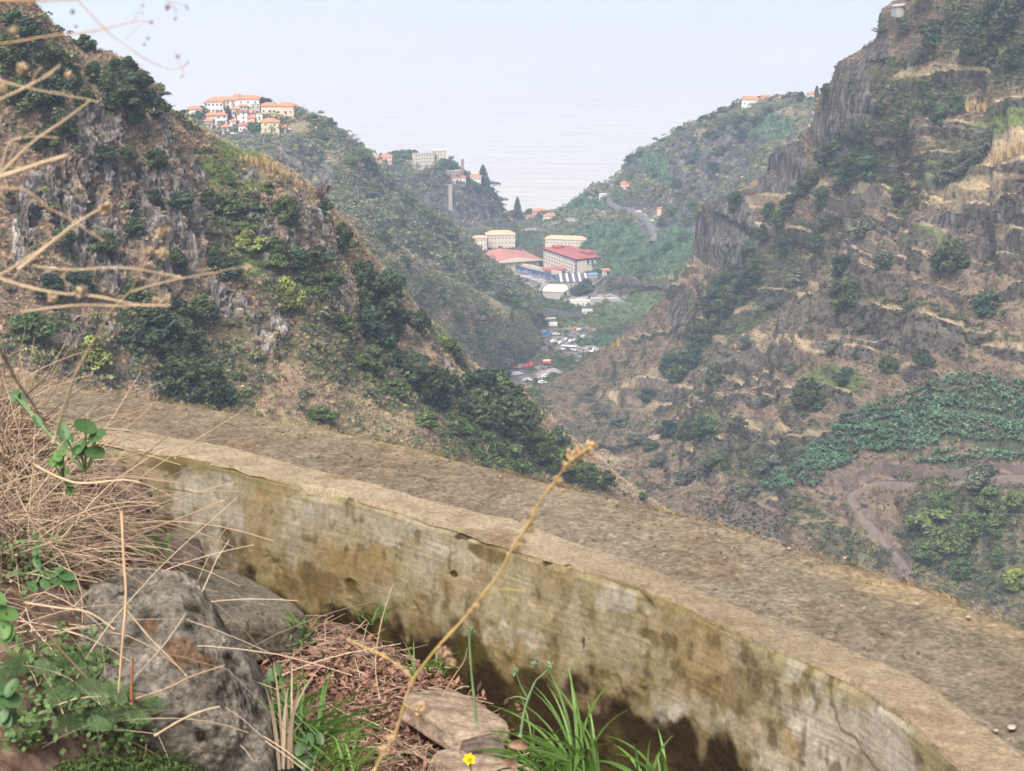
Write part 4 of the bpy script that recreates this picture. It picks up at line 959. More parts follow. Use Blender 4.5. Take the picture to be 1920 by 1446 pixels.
for a in [
    (364,197,24,'small orange roofed house apart at the left end of the village',4,.8,.2,W_WHITE,R_OR,1,2),
    (404,208,30,'white three storey house in front of the big stepped roofs',7,.7,.15,W_WHITE,R_OR,2,4),
    (418,194,46,'long house with the largest stepped orange roof at the top left of the village',6,.5,.15,W_CREAM,R_OR,2,5),
    (436,184,30,'red roofed house on the crest behind the largest roof',5,.6,-.1,W_WHITE,R_OR,1,3),
    (468,204,40,'white house with three dark square windows under a bright orange hipped roof',7,.6,0,W_WHITE,R_OR,2,3),
    (446,193,12,'small pink gabled house squeezed left of the three window house',6,.8,0,W_PINK,R_OR,2,1),
    (505,209,30,'low orange roofed house left of the last house on the crest road',4.5,.7,.1,W_CREAM,R_OR,1,3),
    (538,211,34,'orange roofed house at the right end of the crest road',5,.7,-.15,W_PEACH,R_OR,1,3),
    (400,228,24,'peach roofed house lowest on the left of the village',4.5,.8,.35,W_CREAM,R_OR,1,3),
    (416,230,22,'white house with orange roof beside the tall conifer',5.5,.7,.2,W_WHITE,R_OR,2,2),
    (422,243,14,'small shed with orange roof by the parked cars',2.5,.7,0,W_WHITE,R_OR,1,1),
    (458,230,15,'narrow tall white house with dark pointed roof in the village centre',7.5,.9,.1,W_WHITE,plain('brown_tiles', (.26, .13, .11)),3,1),
    (472,231,13,'small orange house right of the narrow tall house',4,.9,-.2,W_PEACH,R_OR,1,1),
    (456,244,17,'dark red roofed pavilion in front of the narrow tall house',4,.8,0,W_WHITE,plain('maroon_tiles', (.40, .13, .12)),1,2),
    (507,244,34,'yellow house with broad orange roof on the lower right of the village',6,.7,.12,W_YEL,R_OR,2,2),
    (529,243,16,'lean to annex with a low red roof right of the yellow house',2.6,.7,.1,W_GREY,R_OR,1,1),
    (480,211,16,'grey flat roofed building below the three window house',6,.8,0,W_GREY,W_GREY,2,2),
    (458,212,14,'white house with brown gable just below the three window house',5,.8,.1,W_WHITE,R_OR,2,2),
    (440,214,12,'white cottage right of the tall conifer',4,.9,.1,W_WHITE,R_OR,1,2),
    (392,200,16,'white house with red roof at the left edge of the big stepped roofs',5,.8,.1,W_WHITE,R_OR,2,2),
    (452,222,12,'tiny white house with brown roof right of the tall conifer',4,.9,0,W_WHITE,plain('brown_tiles', (.26, .13, .11)),1,1),
    (468,222,14,'pink house between narrow tall house and three window house',4,.8,.2,W_PINK,R_OR,1,2),
    (486,222,12,'white garage house by the climbing steps',3.5,.8,0,W_WHITE,W_GREY,1,1),
    (392,236,14,'cream cottage lowest at the left edge of the village',3.5,.8,.3,W_CREAM,R_OR,1,2),
    (436,236,12,'white cottage above the village car park',3.5,.9,-.1,W_WHITE,R_OR,1,1),
]:
    house(ML, a[0], a[1], a[2], a[3], h=a[4], dr=a[5], rz=a[6], wall=a[7], roof=a[8], floors=a[9], nx=a[10], ny=1, group=V, flat=(a[8] is W_GREY))
# trees and poles of the village
tree(ML, 427, 226, 34, 'conifer', 'tiered conifer standing among the village houses', .5)
clump(ML, [(450,190,14),(462,188,20),(476,189,20),(488,191,18),(500,194,16),(508,197,14)], 'dark', 'dark tree in the row along the crest behind the village', 'trees along the crest behind the village', 1.2)
clump(ML, [(378,212,18),(386,218,16),(372,220,16),(470,243,18),(480,244,18),(488,242,16),(552,210,12),(425,215,9),(447,236,9)], 'mid', 'round green tree between the village houses', 'garden trees of the village', 1.2)
def pole(S, px, py, hpx, label, lamp=False, r=.16, name='utility_pole', cat='pole'):
    p = S.at(px, py); h = hpx * proj(p)[2] / F; t = empty(name, p); tag(t, label, cat)
    MB().tube([(0, 0, -1), (0, 0, h)], [r, r * .6], 6).build('post', W_GREY, t)
    if lamp: MB().box(-1.4, .1, -.08, .08, h, h + .12).build('lamp_arm', W_GREY, t); MB().box(-1.9, -1.2, -.16, .16, h - .1, h + .1).build('lamp_head', WHITE, t)
    else: MB().box(-.9, .9, -.06, .06, h - 1.0, h - .85).build('crossarm', W_GREY, t)
for px, py, h, lab in [(567,209,24,'tall pole at the end of the village road, left of its twin'),(573,208,19,'shorter pole at the end of the village road, right of its twin'),(528,208,24,'pole between the two houses on the crest road'),(555,210,16,'pole right of the last village house'),(421,186,16,'pole above the big stepped roof'),(1184,278,14,'lone thin pole on the skyline of the far right slope'),(1143,338,16,'lone thin pole above the top of the winding road'),(1287,246,12,'small pole on the far right skyline near the bushes'),(1466,186,12,'pole on the far right crest between the houses')]:
    pole(ML if px < 600 else FR, px, py, h, lab)
pole(ML, 437, 247, 22, 'white street lamp above the village car park', True, .12, 'street_lamp', 'street lamp')
def wall_px(S, pts, hgt, label, m=PALEST, name='retaining_wall', t=.5, sink=1.0, cat='wall', lift=0.0):
    P = [S.at(*p) for p in pts]; b = MB()
    for i, p in enumerate(P):
        q0, q1 = P[max(i - 1, 0)], P[min(i + 1, len(P) - 1)]; d = np.array([q1[0] - q0[0], q1[1] - q0[1], 0]); d /= np.linalg.norm(d) + 1e-6; n = np.array([-d[1], d[0], 0]) * t / 2
        k = len(b.v); z0, z1 = p[2] - sink, p[2] + hgt + lift
        b.v += [(*(p - n)[:2], z0), (*(p + n)[:2], z0), (*(p + n)[:2], z1), (*(p - n)[:2], z1)]
        if i: b.f += [(k - 4 + a, k - 4 + (a + 1) % 4, k + (a + 1) % 4, k + a) for a in range(4)]
        if i in (0, len(P) - 1): b.f.append((k, k + 1, k + 2, k + 3))
    o = b.build(name, m); tag(o, label, cat); return o
wall_px(ML, [(488,216),(500,212),(520,213),(545,214),(562,211)], 2.0, 'white parapet along the village crest road', W_WHITE, 'parapet')
wall_px(ML, [(484,234),(490,226),(496,216)], 2.0, 'white railing wall climbing beside the village steps', W_WHITE, 'parapet')
wall_px(ML, [(420,252),(450,253),(480,252),(520,250),(540,246)], 2.5, 'dark stone wall holding up the village terrace', STONE)

# headland hotel
house(FL, 705, 306, 16, 'peach house at the left end of the headland', 6, .8, .2, W_PEACH, R_OR, 2, 2, 1)
house(FL, 727, 303, 22, 'orange roofed house left of the headland trees', 6, .8, -.1, W_PEACH, R_OR, 2, 3, 1)
house(FL, 795, 310, 40, 'white hotel block with rows of balconies on the headland', 12, .35, .45, W_CREAM, W_GREY, 4, 7, 2, name='hotel_building', cat='hotel', flat=True)
house(FL, 825, 302, 24, 'second white hotel wing right behind the balcony block', 11, .5, .3, W_CREAM, W_CREAM, 4, 4, 2, name='hotel_building', cat='hotel', flat=True)
house(FL, 772, 309, 20, 'low white annex left of the hotel balconies', 5, .5, .1, W_CREAM, W_GREY, 1, 3, 1, name='hotel_building', cat='hotel', flat=True)
house(FL, 848, 328, 36, 'low brown terrace restaurant with striped parapets on the headland', 5, .5, 0, plain('brown_render', (.24, .17, .15)), W_GREY, 2, 6, 1, name='restaurant_building', cat='restaurant', flat=True)
house(FL, 869, 338, 5.5, 'slim brown tower at the right end of the terrace restaurant', 20, 1, 0, plain('brown_render', (.24, .17, .15)), W_GREY, 1, 1, 1, name='tower', cat='tower', flat=True, door=False)
house(FL, 862, 340, 26, 'maroon roofed villa under the brown tower', 5, .6, 0, W_WHITE, plain('maroon_tiles', (.40, .13, .12)), 1, 4, 1)
house(FL, 893, 343, 24, 'white arcaded villa beside the cypress on the headland', 7, .6, -.1, W_WHITE, R_OR, 2, 5, 1)
house(FL, 846, 388, 7, 'tall pale concrete lift tower standing against the dark cliff', 21, .8, 0, plain('pale_concrete', (.30, .28, .26)), W_GREY, 1, 1, 1, name='lift_tower', cat='tower', flat=True, door=False, sink=4)
tree(FL, 908, 350, 46, 'conifer', 'tall tiered conifer on the tip of the headland', .62)
tree(FL, 881, 345, 22, 'cypress', 'dark cypress before the arcaded villa', .3)
tree(FL, 790, 312, 24, 'cypress', 'dark column tree in front of the hotel block', .35)
clump(FL, [(745,300,22),(756,300,24),(738,303,16),(765,304,20)], 'mid', 'round tree left of the white hotel', 'round trees left of the hotel', 1.1)
clump(FL, [(770,296,22),(777,298,22)], 'dark', 'umbrella shaped pine on the headland skyline', 'umbrella pines on the headland', .9)
tree(FL, 817, 292, 20, 'dark', 'dark pointed tree behind the second hotel wing', .9)
clump(FL, [(832,312,18),(842,313,18),(851,314,18),(825,318,16),(890,352,14),(900,356,14),(915,358,14),(870,350,12),(925,366,12)], 'mid', 'round tree right of the hotel on the headland', 'round trees right of the hotel', 1.2)

# coastal houses behind the valley
for a in [
    (948,419,25,'pink house with a small tower between pine and headland',5,W_PINK,plain('maroon_tiles', (.40, .13, .12))),
    (992,411,17,'small dull red roofed house right of the tall shore conifer',4,W_PINK,plain('maroon_tiles', (.40, .13, .12))),
    (1010,400,26,'low reddish roofed house nearest the sea',4,W_PINK,R_OR),
    (1032,411,24,'bright orange roofed house in the shore gardens',5,W_WHITE,R_OR),
    (846,427,22,'white house with orange roof at the foot of the headland',6,W_WHITE,R_OR),
    (873,452,19,'white house half hidden left of the cream apartments',7,W_WHITE,plain('maroon_tiles', (.40, .13, .12))),
    (858,437,16,'small white flat house above the hidden road',5,W_WHITE,W_WHITE),
]: house(VF if a[0] < 1040 else FR, a[0], a[1], a[2], a[3], h=a[4], dr=.7, rz=random.uniform(-.3, .3), wall=a[5], roof=a[6], nx=3, ny=2, floors=1, flat=a[6] is W_WHITE, group='houses near the shore')
tree(VF, 969, 413, 50, 'conifer', 'very tall tiered conifer by the shore gardens', .46)
clump(VF, [(991,402,14),(1004,396,14),(960,412,12),(980,412,12),(1018,410,10),(1042,412,10),(1050,405,12),(940,420,12)], 'mid', 'round garden tree near the shore houses', 'garden trees near the shore', 1.4)
clump(VF, [(874,432,14),(882,434,14),(868,434,12)], 'cypress', 'thin cypress at the foot of the headland', 'thin cypresses at the foot of the headland', .3)
wall_px(VF, [(977,434),(995,432),(1010,431)], 3, 'pale terrace wall, lowest left step of the shore terraces')
wall_px(VF, [(1012,427),(1035,421),(1058,416)], 3.5, 'pale slanting terrace wall above the cream apartments')
wall_px(FR, [(1060,414),(1085,410),(1115,409),(1142,409)], 3, 'long pale terrace wall running to the winding road')
wall_px(FR, [(1114,394),(1125,400),(1142,398)], 3, 'short curved pale wall in the green terraces')
wall_px(VF, [(915,432),(940,428),(960,424)], 3, 'sandy wall below the pink tower house')
wall_px(FR, [(1100,370),(1115,372),(1130,374)], 2, 'thin pale wall above the short curved wall')

# apartments and school
house(VF, 902, 466, 26, 'left wing of the cream apartments, lower block', 11, .7, -.12, W_CREAM, R_PALE, 3, 4, 2, name='apartment_building', cat='apartments', rh=.16)
house(VF, 938, 463, 54, 'cream three storey apartments with the broad pale orange roof', 13, .45, .1, W_CREAM, R_PALE, 3, 8, 2, name='apartment_building', cat='apartments', rh=.25)
house(VF, 889, 470, 16, 'yellow low annex at the left end of the cream apartments', 6, .8, -.2, W_YEL, R_PALE, 2, 2, 1, name='apartment_building', cat='apartments')
house(VF, 1059, 468, 76, 'long cream terraced block with stepped pale orange roof', 9, .3, -.16, W_CREAM, R_PALE, 2, 11, 2, name='apartment_building', cat='apartments', rh=.22)
def school():
    A = VF.at(1078, 514); sc = proj(A)[2] / F
    # main block: long side faces left-front, short side faces right-front
    t = empty('school_building', A, 0); tag(t, 'four storey cream school with blue trim and a flat red roof', 'school')
    th = math.radians(-38)
    t.rotation_euler = (0, 0, th); w, l, h = 27.0, 56.0, 11.5
    # local: near corner at origin, +x along short side to the right, +y along long side to the back left
    t.rotation_euler = (0, 0, math.radians(27))
    MB().box(0, w * .9, 0, l, -3, h).build('wall', W_CREAM, t)
    rf = MB().hip(-1, w * .9 + 1, -1, l + 1, h + 1.56, .9, 8).build('roof', R_RED, t)
    for (x, y, ww, ll) in ((5, l - 13, 8, 8), (14, 8, 9, 5), (14, 15, 9, 5)): MB().box(x, x + ww, y, y + ll, h + 2.2, h + 4.2).hip(x - .5, x + ww + .5, y - .5, y + ll + .5, h + 4.2, .8, 3).build('roof_monitor', R_RED, rf)
    MB().box(-.35, w * .9 + .35, -.35, l + .35, h, h + 1.55).build('fascia', BLUE, t)
    MB().box(-.3, .6, -.3, .6, -3, h - .05).build('corner_post', BLUE, t)
    fh = h / 4
    a, b = win_mesh(1.6, 1.5)
    for f in range(4):
        for k in range(13):
            q = obj('window', a, t, (0, l * (k + .5) / 13, f * fh + .9), -math.pi / 2); obj('pane', b, q)
    for x in (10, 14): MB().box(x, x + 2, -.2, -.01, h - 3, h - .1).build('window', GLASS, t)
    lt = MB()
    for i, x in enumerate((9.2, 10.0, 10.8, 11.6, 13.0, 13.8, 14.6)): lt.box(x, x + .45, -.12, -.02, 7.0 + .1 * (i % 2), 7.7)
    lt.build('wall_lettering', plain('dark_letters', (.08, .06, .08)), t)
    MB().box(0, w * .9, -.6, -.02, 0, .9).build('plinth', W_WHITE, t)
    # low glazed canteen in front of the long side
    B = VF.at(1042, 515); u = empty('canteen_pavilion', B, math.radians(22)); tag(u, 'low white canteen with red lean to roof against the school', 'pavilion')
    MB().box(-9, 9, 0, 9, 3.6, 5.0).build('wall', W_WHITE, u); MB().hip(-10, 10, -1, 10, 5.003, 1.6, 4).build('roof', R_RED, u)
    for x in (-8.6, -3, 3, 8.4): MB().box(x - .3, x + .3, 0, .6, -2, 3.59).build('column', W_WHITE, u)
    # terrace with painted wall
    wm = wall_px(VF, [(956,503),(985,511),(1015,518),(1045,527),(1052,526)], 5.0, 'blue wall painted with a row of white figures below the school', BLUE, 'mural_wall', 1.0)
    P0, P1 = VF.at(962, 505), VF.at(1046, 527); d = P1 - P0; ln = np.linalg.norm(d[:2]); ang = math.atan2(d[1], d[0]); r = random.Random(5)
    mm = MB()
    for i in range(34):
        s = ln * (i + .5) / 34; hh = r.uniform(.8, 3.4); x = s + r.uniform(-.3, .3)
        mm.add([(x, 0, .4), (x + .5, 0, .4), (x + .9, 0, hh), (x + .3, 0, hh + .2)], [(0, 1, 2, 3)])
        if r.random() < .5: mm.add([(x - .5, 0, hh * .7), (x + 1.3, 0, hh * .7 + .2), (x + 1.2, 0, hh * .7 + .6), (x - .5, 0, hh * .7 + .4)], [(0, 1, 2, 3)])
    q = mm.build('painted_figures', WHITE, wm); n = np.array([d[1], -d[0], 0]) / ln * .75; q.location = tuple(P0 + n); 
    q.rotation_euler = (0, math.atan2(-d[2], ln) , ang)
    wall_px(VF, [(956,500),(985,506),(1015,512),(1050,520)], 1.4, 'long pale parapet of the school terrace above the painted wall', W_CREAM, 'parapet', 2.5, lift=4.2)
    # sports hall
    S = VF.at(962, 505); s = empty('sports_hall', S, math.radians(20)); tag(s, 'large sports hall under a wide salmon red roof', 'sports hall')
    MB().box(-22, 22, -4, 34, -3, 9).build('wall', W_CREAM, s)
    b = MB(); b.add([(-24, -7, 9.2), (0, -7, 12.6), (24, -7, 9.2), (-24, 37, 9.2), (0, 37, 12.6), (24, 37, 9.2), (-24, -7, 8.4), (24, -7, 8.4), (-24, 37, 8.4), (24, 37, 8.4)],
        [(0, 1, 4, 3), (1, 2, 5, 4), (6, 7, 2, 1, 0), (9, 8, 3, 4, 5), (6, 0, 3, 8), (7, 9, 5, 2), (6, 8, 9, 7)]); b.build('roof', plain('salmon_sheet_roof', (.44, .19, .155), .55, .06, .3), s)
    MB().add([(-24.3, -7.2, 8.6), (24.3, -7.2, 8.6), (24.3, -7.2, 9.3), (0, -7.2, 12.8), (-24.3, -7.2, 9.3)], [(0, 1, 2, 3, 4)]).build('gable', W_CREAM, s)
    for x in (-21, -13, -5, 3, 11, 19): MB().box(x - .3, x + .3, -6.2, -5.6, -3, 8.38).build('column', plain('column_grey', (.3, .3, .3)), s)
    # dark roof with five white skylights
    D = VF.at(1076, 529); k = empty('workshop_building', D, math.radians(8)); tag(k, 'low workshop with dark roof and five slanting white skylights', 'workshop')
    MB().box(-13, 13, -6, 8, -3, 3).build('wall', W_GREY, k)
    rr = MB().add([(-14, -7, 3.01), (14, -7, 3.01), (14, 9, 6.5), (-14, 9, 6.5), (-14, 9, 3.01), (14, 9, 3.01)], [(0, 1, 2, 3), (1, 5, 2), (0, 3, 4), (3, 2, 5, 4), (0, 4, 5, 1)]).build('roof', R_DARK, k)
    for i in range(5):
        x = -11.5 + i * 5; MB().add([(x, -6.8, 3.1), (x + 1.4, -6.8, 3.1), (x + 2.6, 8.8, 6.52), (x + 1.2, 8.8, 6.52)], [(0, 1, 2, 3)]).build('skylight', WHITE, rr)
    for args in [(1110,522,17,'small building with a steel blue pitched roof behind the workshop',4,W_GREY,plain('blue_sheet_roof', (.16, .24, .36))),
                 (1132,516,14,'small red roofed shed at the right corner of the school',3,W_WHITE,R_OR)]:
        house(VF, args[0], args[1], args[2], args[3], h=args[4], wall=args[5], roof=args[6], nx=2, ny=1, floors=1, name='outbuilding', cat='outbuilding')
    E = VF.at(1040, 556); e = empty('meeting_hall', E, math.radians(-14)); tag(e, 'hall with a big faceted cream roof and bare grey walls', 'hall')
    MB().box(-8, 8, -6, 10, -3, 6.5).build('wall', W_GREY, e)
    MB().add([(-8.5, -6.5, 6.51), (8.5, -6.5, 6.51), (9.5, 4, 7.0), (6, 10.5, 8.4), (-6, 10.5, 8.4), (-9, 4, 7.4), (-8.5, -6.5, 6.1), (8.5, -6.5, 6.1)], [(0, 1, 2, 3, 4, 5), (6, 7, 1, 0)]).build('roof', R_CREAM, e)
    MB().box(8.1, 17, 0, 10, -3, 6.0).build('annex', W_GREY, e)
    MB().box(8.4, 9.4, -.2, -.01, 0, 4).build('window', GLASS, e)
    for a in [(1097,571,58,'long low white building above the basalt walls',4.0,W_WHITE,W_WHITE,6,.18), (1134,566,56,'long shed with grey metal roof right of the white building',3.5,W_GREY,R_GREY,4,.25), (1100,586,20,'small white house with two windows above the green slope',4.5,W_WHITE,R_DARK,2,.7),
              (1022,600,36,'low white row of sheds under the basalt walls',2.0,W_WHITE,W_WHITE,8,.15)]:
        house(VF, a[0], a[1], a[2], a[3], h=a[4], dr=a[8], rz=-.06, wall=a[5], roof=a[6], nx=a[7], ny=0, floors=1, flat=True, name='outbuilding', cat='outbuilding', sink=3)
    wall_px(VF, [(985,590),(1015,593),(1046,593)], 6.5, 'wide basalt retaining wall at the left under the hall', STONE)
    wall_px(VF, [(1047,594),(1070,595),(1092,593)], 4.5, 'lower basalt retaining wall right of the wide one', STONE)
    wall_px(VF, [(968,513),(990,519),(1008,526),(1016,535),(1012,543)], 1.0, 'pale curving kerb wall around the school road bend', W_WHITE, 'kerb_wall', .5)
    wall_px(VF, [(1106,545),(1120,536),(1134,524)], 4.5, 'grey concrete retaining wall right of the dark school tree', W_GREY)
    b = wall_px(VF, [(1078,559),(1095,557),(1112,554)], .6, 'white picket railing in front of the dark school tree', W_WHITE, 'railing', .3)
school()
clump(VF, [(1012,562,13),(1022,566,13),(1034,570,14),(1046,573,14),(1058,575,13),(1070,578,12),(1084,582,11),(1000,556,15),(1050,582,12),(1030,580,12),(1015,575,13)], 'mid', 'leafy green tree in the hedge below the cream roofed hall', 'hedge trees below the cream roofed hall', 1.4)
clump(VF, [(1082,552,24),(1092,550,26),(1102,545,18),(1098,532,14)], 'dark', 'dark round tree beside the cream roofed hall', 'dark trees beside the cream roofed hall', 1.1)
clump(VF, [(1150,545,34),(1170,545,40),(1190,548,34),(1160,560,26),(1205,545,26),(1180,558,28)], 'bare', 'brownish leafless bush in the mound right of the school', 'brown bushes right of the school', 1.5)
for px, py, h in [(1150,545,34),(1170,545,40),(1190,548,34),(1160,560,26),(1205,545,26),(1180,558,28)]:
    pass
clump(FR, [(1150,470,16),(1170,480,16),(1190,500,18),(1210,490,18),(1140,500,16),(1230,480,18),(1250,470,18),(1180,460,14),(1200,520,20),(1280,450,20),(1290,420,18),(1180,420,14),(1170,400,12),(1240,420,16),(1260,400,18),(1300,390,18),(1280,370,16),(1160,440,14)], 'mid', 'hazy green tree on the slope between school and winding road', 'hazy trees above the school', 1.2)
clump(FR, [(1268,243,14),(1240,262,10),(1320,228,16),(1340,222,16),(1355,212,16),(1375,203,14),(1450,190,12),(1460,188,10),(1475,190,16),(1180,300,14),(1200,292,12),(1070,385,10),(1090,378,8),(1420,192,10),(1520,190,12)], 'dark', 'small round tree along the far right skyline', 'trees along the far right skyline', 1.4)
clump(FR, [(1330,260,20),(1360,240,20),(1390,230,20),(1420,230,20),(1440,215,18),(1350,290,20),(1300,300,20),(1390,260,20),(1340,320,20),(1230,330,16),(1270,350,18)], 'dark', 'dark hazy bush on the face of the far right slope', 'bushes on the face of the far right slope', 1.3)
tree(FR, 1398, 195, 16, 'dark', 'round tree just left of the first crest house', 1.4)
tree(FR, 1500, 193, 26, 'dark', 'tall dark tree on the crest between two groups of houses', .6)
tree(FR, 1530, 182, 25, 'cypress', 'single pointed cypress on the crest beside the cliff', .4)
for a in [(1405,196,32,'wide white and orange house, first on the right hand crest',5,R_OR,W_WHITE), (1434,187,20,'orange roofed house on the crest right of the wide house',4.5,R_OR,W_PEACH), (1524,183,24,'orange roofed house on the crest next to the cypress',4,R_OR,W_WHITE), (1536,192,12,'little orange roofed house against the cliff',3,R_OR,W_WHITE), (1468,188,18,'low sandy coloured house half hidden by crest bushes',3,plain('sand_tiles', (.40, .25, .18)),W_PEACH),
          (1173,352,20,'orange house alone by the winding road',5,R_OR,W_PEACH), (1130,372,16,'plain white box house left of the winding road',5,W_WHITE,W_WHITE), (1234,407,8,'narrow peach house by the lower road bend',8,R_OR,W_PEACH)]:
    house(FR, a[0], a[1], a[2], a[3], h=a[4], dr=.6, rz=random.uniform(-.25, .25), wall=a[6], roof=a[5], nx=3, ny=1, floors=1, flat=a[5] is W_WHITE)
# shed on the summit of the right hill
sh = empty('summit_shed', NR.at(1690, 22), .2); tag(sh, 'small grey shed with a slanting roof on the summit of the right hill', 'shed')
MB().box(-4, 4, -2.5, 2.5, -2, 2.2).build('wall', W_GREY, sh); MB().add([(-4.6, -3, 2.21), (4.6, -3, 3.4), (4.6, 3, 3.4), (-4.6, 3, 2.21), (-4.6, -3, 2.5), (4.6, -3, 3.7), (4.6, 3, 3.7), (-4.6, 3, 2.5)], [(0, 3, 2, 1), (4, 5, 6, 7), (0, 1, 5, 4), (1, 2, 6, 5), (2, 3, 7, 6), (3, 0, 4, 7)]).build('roof', R_GREY, sh)

# roads
def road(name, S, pts, w, m, lift=.25):
    P = np.array([S.at(*p) for p in pts]); P = resample(P, 60); P[:, 2] = np.convolve(np.pad(P[:, 2], 3, 'edge'), np.ones(7) / 7, 'valid')
    d = np.gradient(P, axis=0); n = np.stack([-d[:, 1], d[:, 0], 0 * d[:, 0]], -1); n /= np.linalg.norm(n, axis=1, keepdims=True)
    Vv = np.concatenate([P - n * w / 2 + [0, 0, lift], P + n * w / 2 + [0, 0, lift], P - n * w / 2 - [0, 0, 6], P + n * w / 2 - [0, 0, 6]]); k = np.arange(59)
    Fq = np.concatenate([np.stack([k + a, k + b, k + b + 1, k + a + 1], -1) for a, b in ((0, 60), (120, 0), (60, 180))])
    o = obj(name, mesh_np(name, Vv, Fq, m)); tag(o, kind='structure')
ASPH = plain('pale_asphalt', (.15, .15, .155), .9, .1, .3)
road('road', FR, [(1143,333),(1148,345),(1144,358),(1142,372),(1152,384),(1175,391),(1198,398),(1210,408),(1220,422),(1229,438),(1222,456)], 6, ASPH, 1.2)
road('road', VF, [(968,517),(990,523),(1006,530),(1010,542)], 7, ASPH, .5)
road('road', VF, [(1050,660),(1066,660),(1082,664),(1098,671)], 8, ASPH, 1.2)
road('road', VF, [(1108,560),(1118,548),(1130,536),(1140,524)], 7, ASPH, .5)
wall_px(FR, [(1160,388),(1178,386),(1196,384),(1216,386)], 5, 'dark cutting wall inside the bend of the winding road', STONE)
wall_px(VF, [(1062,668),(1075,668),(1088,672)], 2.2, 'concrete side of the little bridge below the bus', W_GREY, 'bridge_parapet')

road('path', NR, [(1960,893),(1880,893),(1800,902),(1720,908),(1650,902),(1608,912),(1596,932),(1612,958),(1650,1005),(1682,1042),(1712,1078)], 3.4, plain('track_earth', (.135, .11, .095), .95, .25, .4), .5)
wall_px(NR, [(1588,912),(1604,897),(1632,886),(1655,880),(1690,890),(1730,897),(1790,893),(1850,882),(1900,884),(1960,884)], 2.6, 'long curved dark stone wall holding the banana terraces above the dirt track', plain('brown_stone_wall', (.14, .11, .10), .95, .3, .8), 'terrace_wall', .6)
# ------------------------------------------------------------------ vehicles
TYRE = plain('tyre_rubber', (.03, .03, .03), .9)
def paint(n, c): return plain(n, c, .35, .03)
VM = {}
def veh_meshes(kind, m):
    k = (kind, m.name)
    if k in VM: return VM[k]
    if kind == 'car':
        prof = [(-2.1, .35), (2.1, .35), (2.15, .8), (1.3, .95), (.7, 1.42), (-1.2, 1.45), (-2.05, .95)]; hw = .85
        gl = [(.62, 1.36), (1.18, .98), (-1.85, .98), (-1.18, 1.38)]; L_ = 2.1; wr = .32; wx = (-1.3, 1.3)
    elif kind == 'bus':
        prof = [(-5, .45), (5, .45), (5.1, 1.4), (4.9, 2.9), (-5, 3.0)]; hw = 1.2; gl = [(4.85, 2.6), (5.0, 1.5), (-4.8, 1.5), (-4.8, 2.6)]; wr = .48; wx = (-3.2, 3.2)
    else:
        prof = [(-3.6, .8), (3.6, .8), (3.7, 2.2), (3.3, 2.7), (2.0, 2.75), (1.95, 1.1), (-3.6, 1.1)]; hw = 1.15; gl = [(3.25, 2.5), (3.62, 1.9), (2.2, 1.9), (2.2, 2.5)]; wr = .5; wx = (-2.6, -1.4, 2.6)
    n = len(prof); b = MB().add([(x, -hw, z) for x, z in prof] + [(x, hw, z) for x, z in prof], [tuple(range(n)), tuple(range(2 * n - 1, n - 1, -1))] + [(i, i + n, (i + 1) % n + n, (i + 1) % n) for i in range(n)])
    g = MB()
    for s in (-1, 1): g.add([(x, s * (hw + .02), z) for x, z in gl], [(0, 1, 2, 3)])
    wsx0, wsz0 = gl[0]; wsx1, wsz1 = gl[1]; g.add([(wsx0 + .12, -hw * .85, wsz0), (wsx1 + .12, -hw * .85, wsz1), (wsx1 + .12, hw * .85, wsz1), (wsx0 + .12, hw * .85, wsz0)], [(0, 1, 2, 3)])
    w = MB().tube([(0, -.12, 0), (0, .12, 0)], wr, 12).me('wheel', TYRE)
    VM[k] = (b.me('body', m), g.me('windows', GLASS), w, wr, wx, hw); return VM[k]
def vehicle(kind, S, px, py, rz, m, label, name=None, group=None, sc=1.0, cargo=None):
    b, g, w, wr, wx, hw = veh_meshes(kind, m); t = empty(name or {'car': 'parked_car', 'bus': 'bus', 'truck': 'truck'}[kind], S.at(px, py) + np.array([0, 0, .25]), rz, sc)
    tag(t, label, {'car': 'car', 'bus': 'bus', 'truck': 'truck'}[kind], group); obj('body', b, t); obj('windows', g, t)
    for x in wx:
        for s in (-1, 1): obj('wheel', w, t, (x, s * (hw - .05), wr))
    if cargo == 'tank': MB().tube([(-3.4, 0, 2.2), (-3.2, 0, 2.2), (1.5, 0, 2.2), (1.7, 0, 2.2)], [.5, 1.05, 1.05, .5], 12).build('tank', plain('pink_tank', (.55, .35, .30), .5), t)
    if cargo == 'bed': MB().box(-3.5, 1.8, -1.2, 1.2, 1.12, 2.4).build('cargo_bed', paint('truck_bed_red', (.42, .10, .07)), t)
    return t
WHT, SIL, BLK, RED, BLU, ORG = paint('white_car', (.8, .8, .8)), paint('silver_car', (.45, .47, .5)), paint('dark_car', (.04, .045, .05)), paint('red_truck', (.5, .06, .04)), paint('blue_car', (.05, .16, .45)), paint('orange_machine', (.72, .17, .06))
G_ = 'vehicles parked on the valley floor'
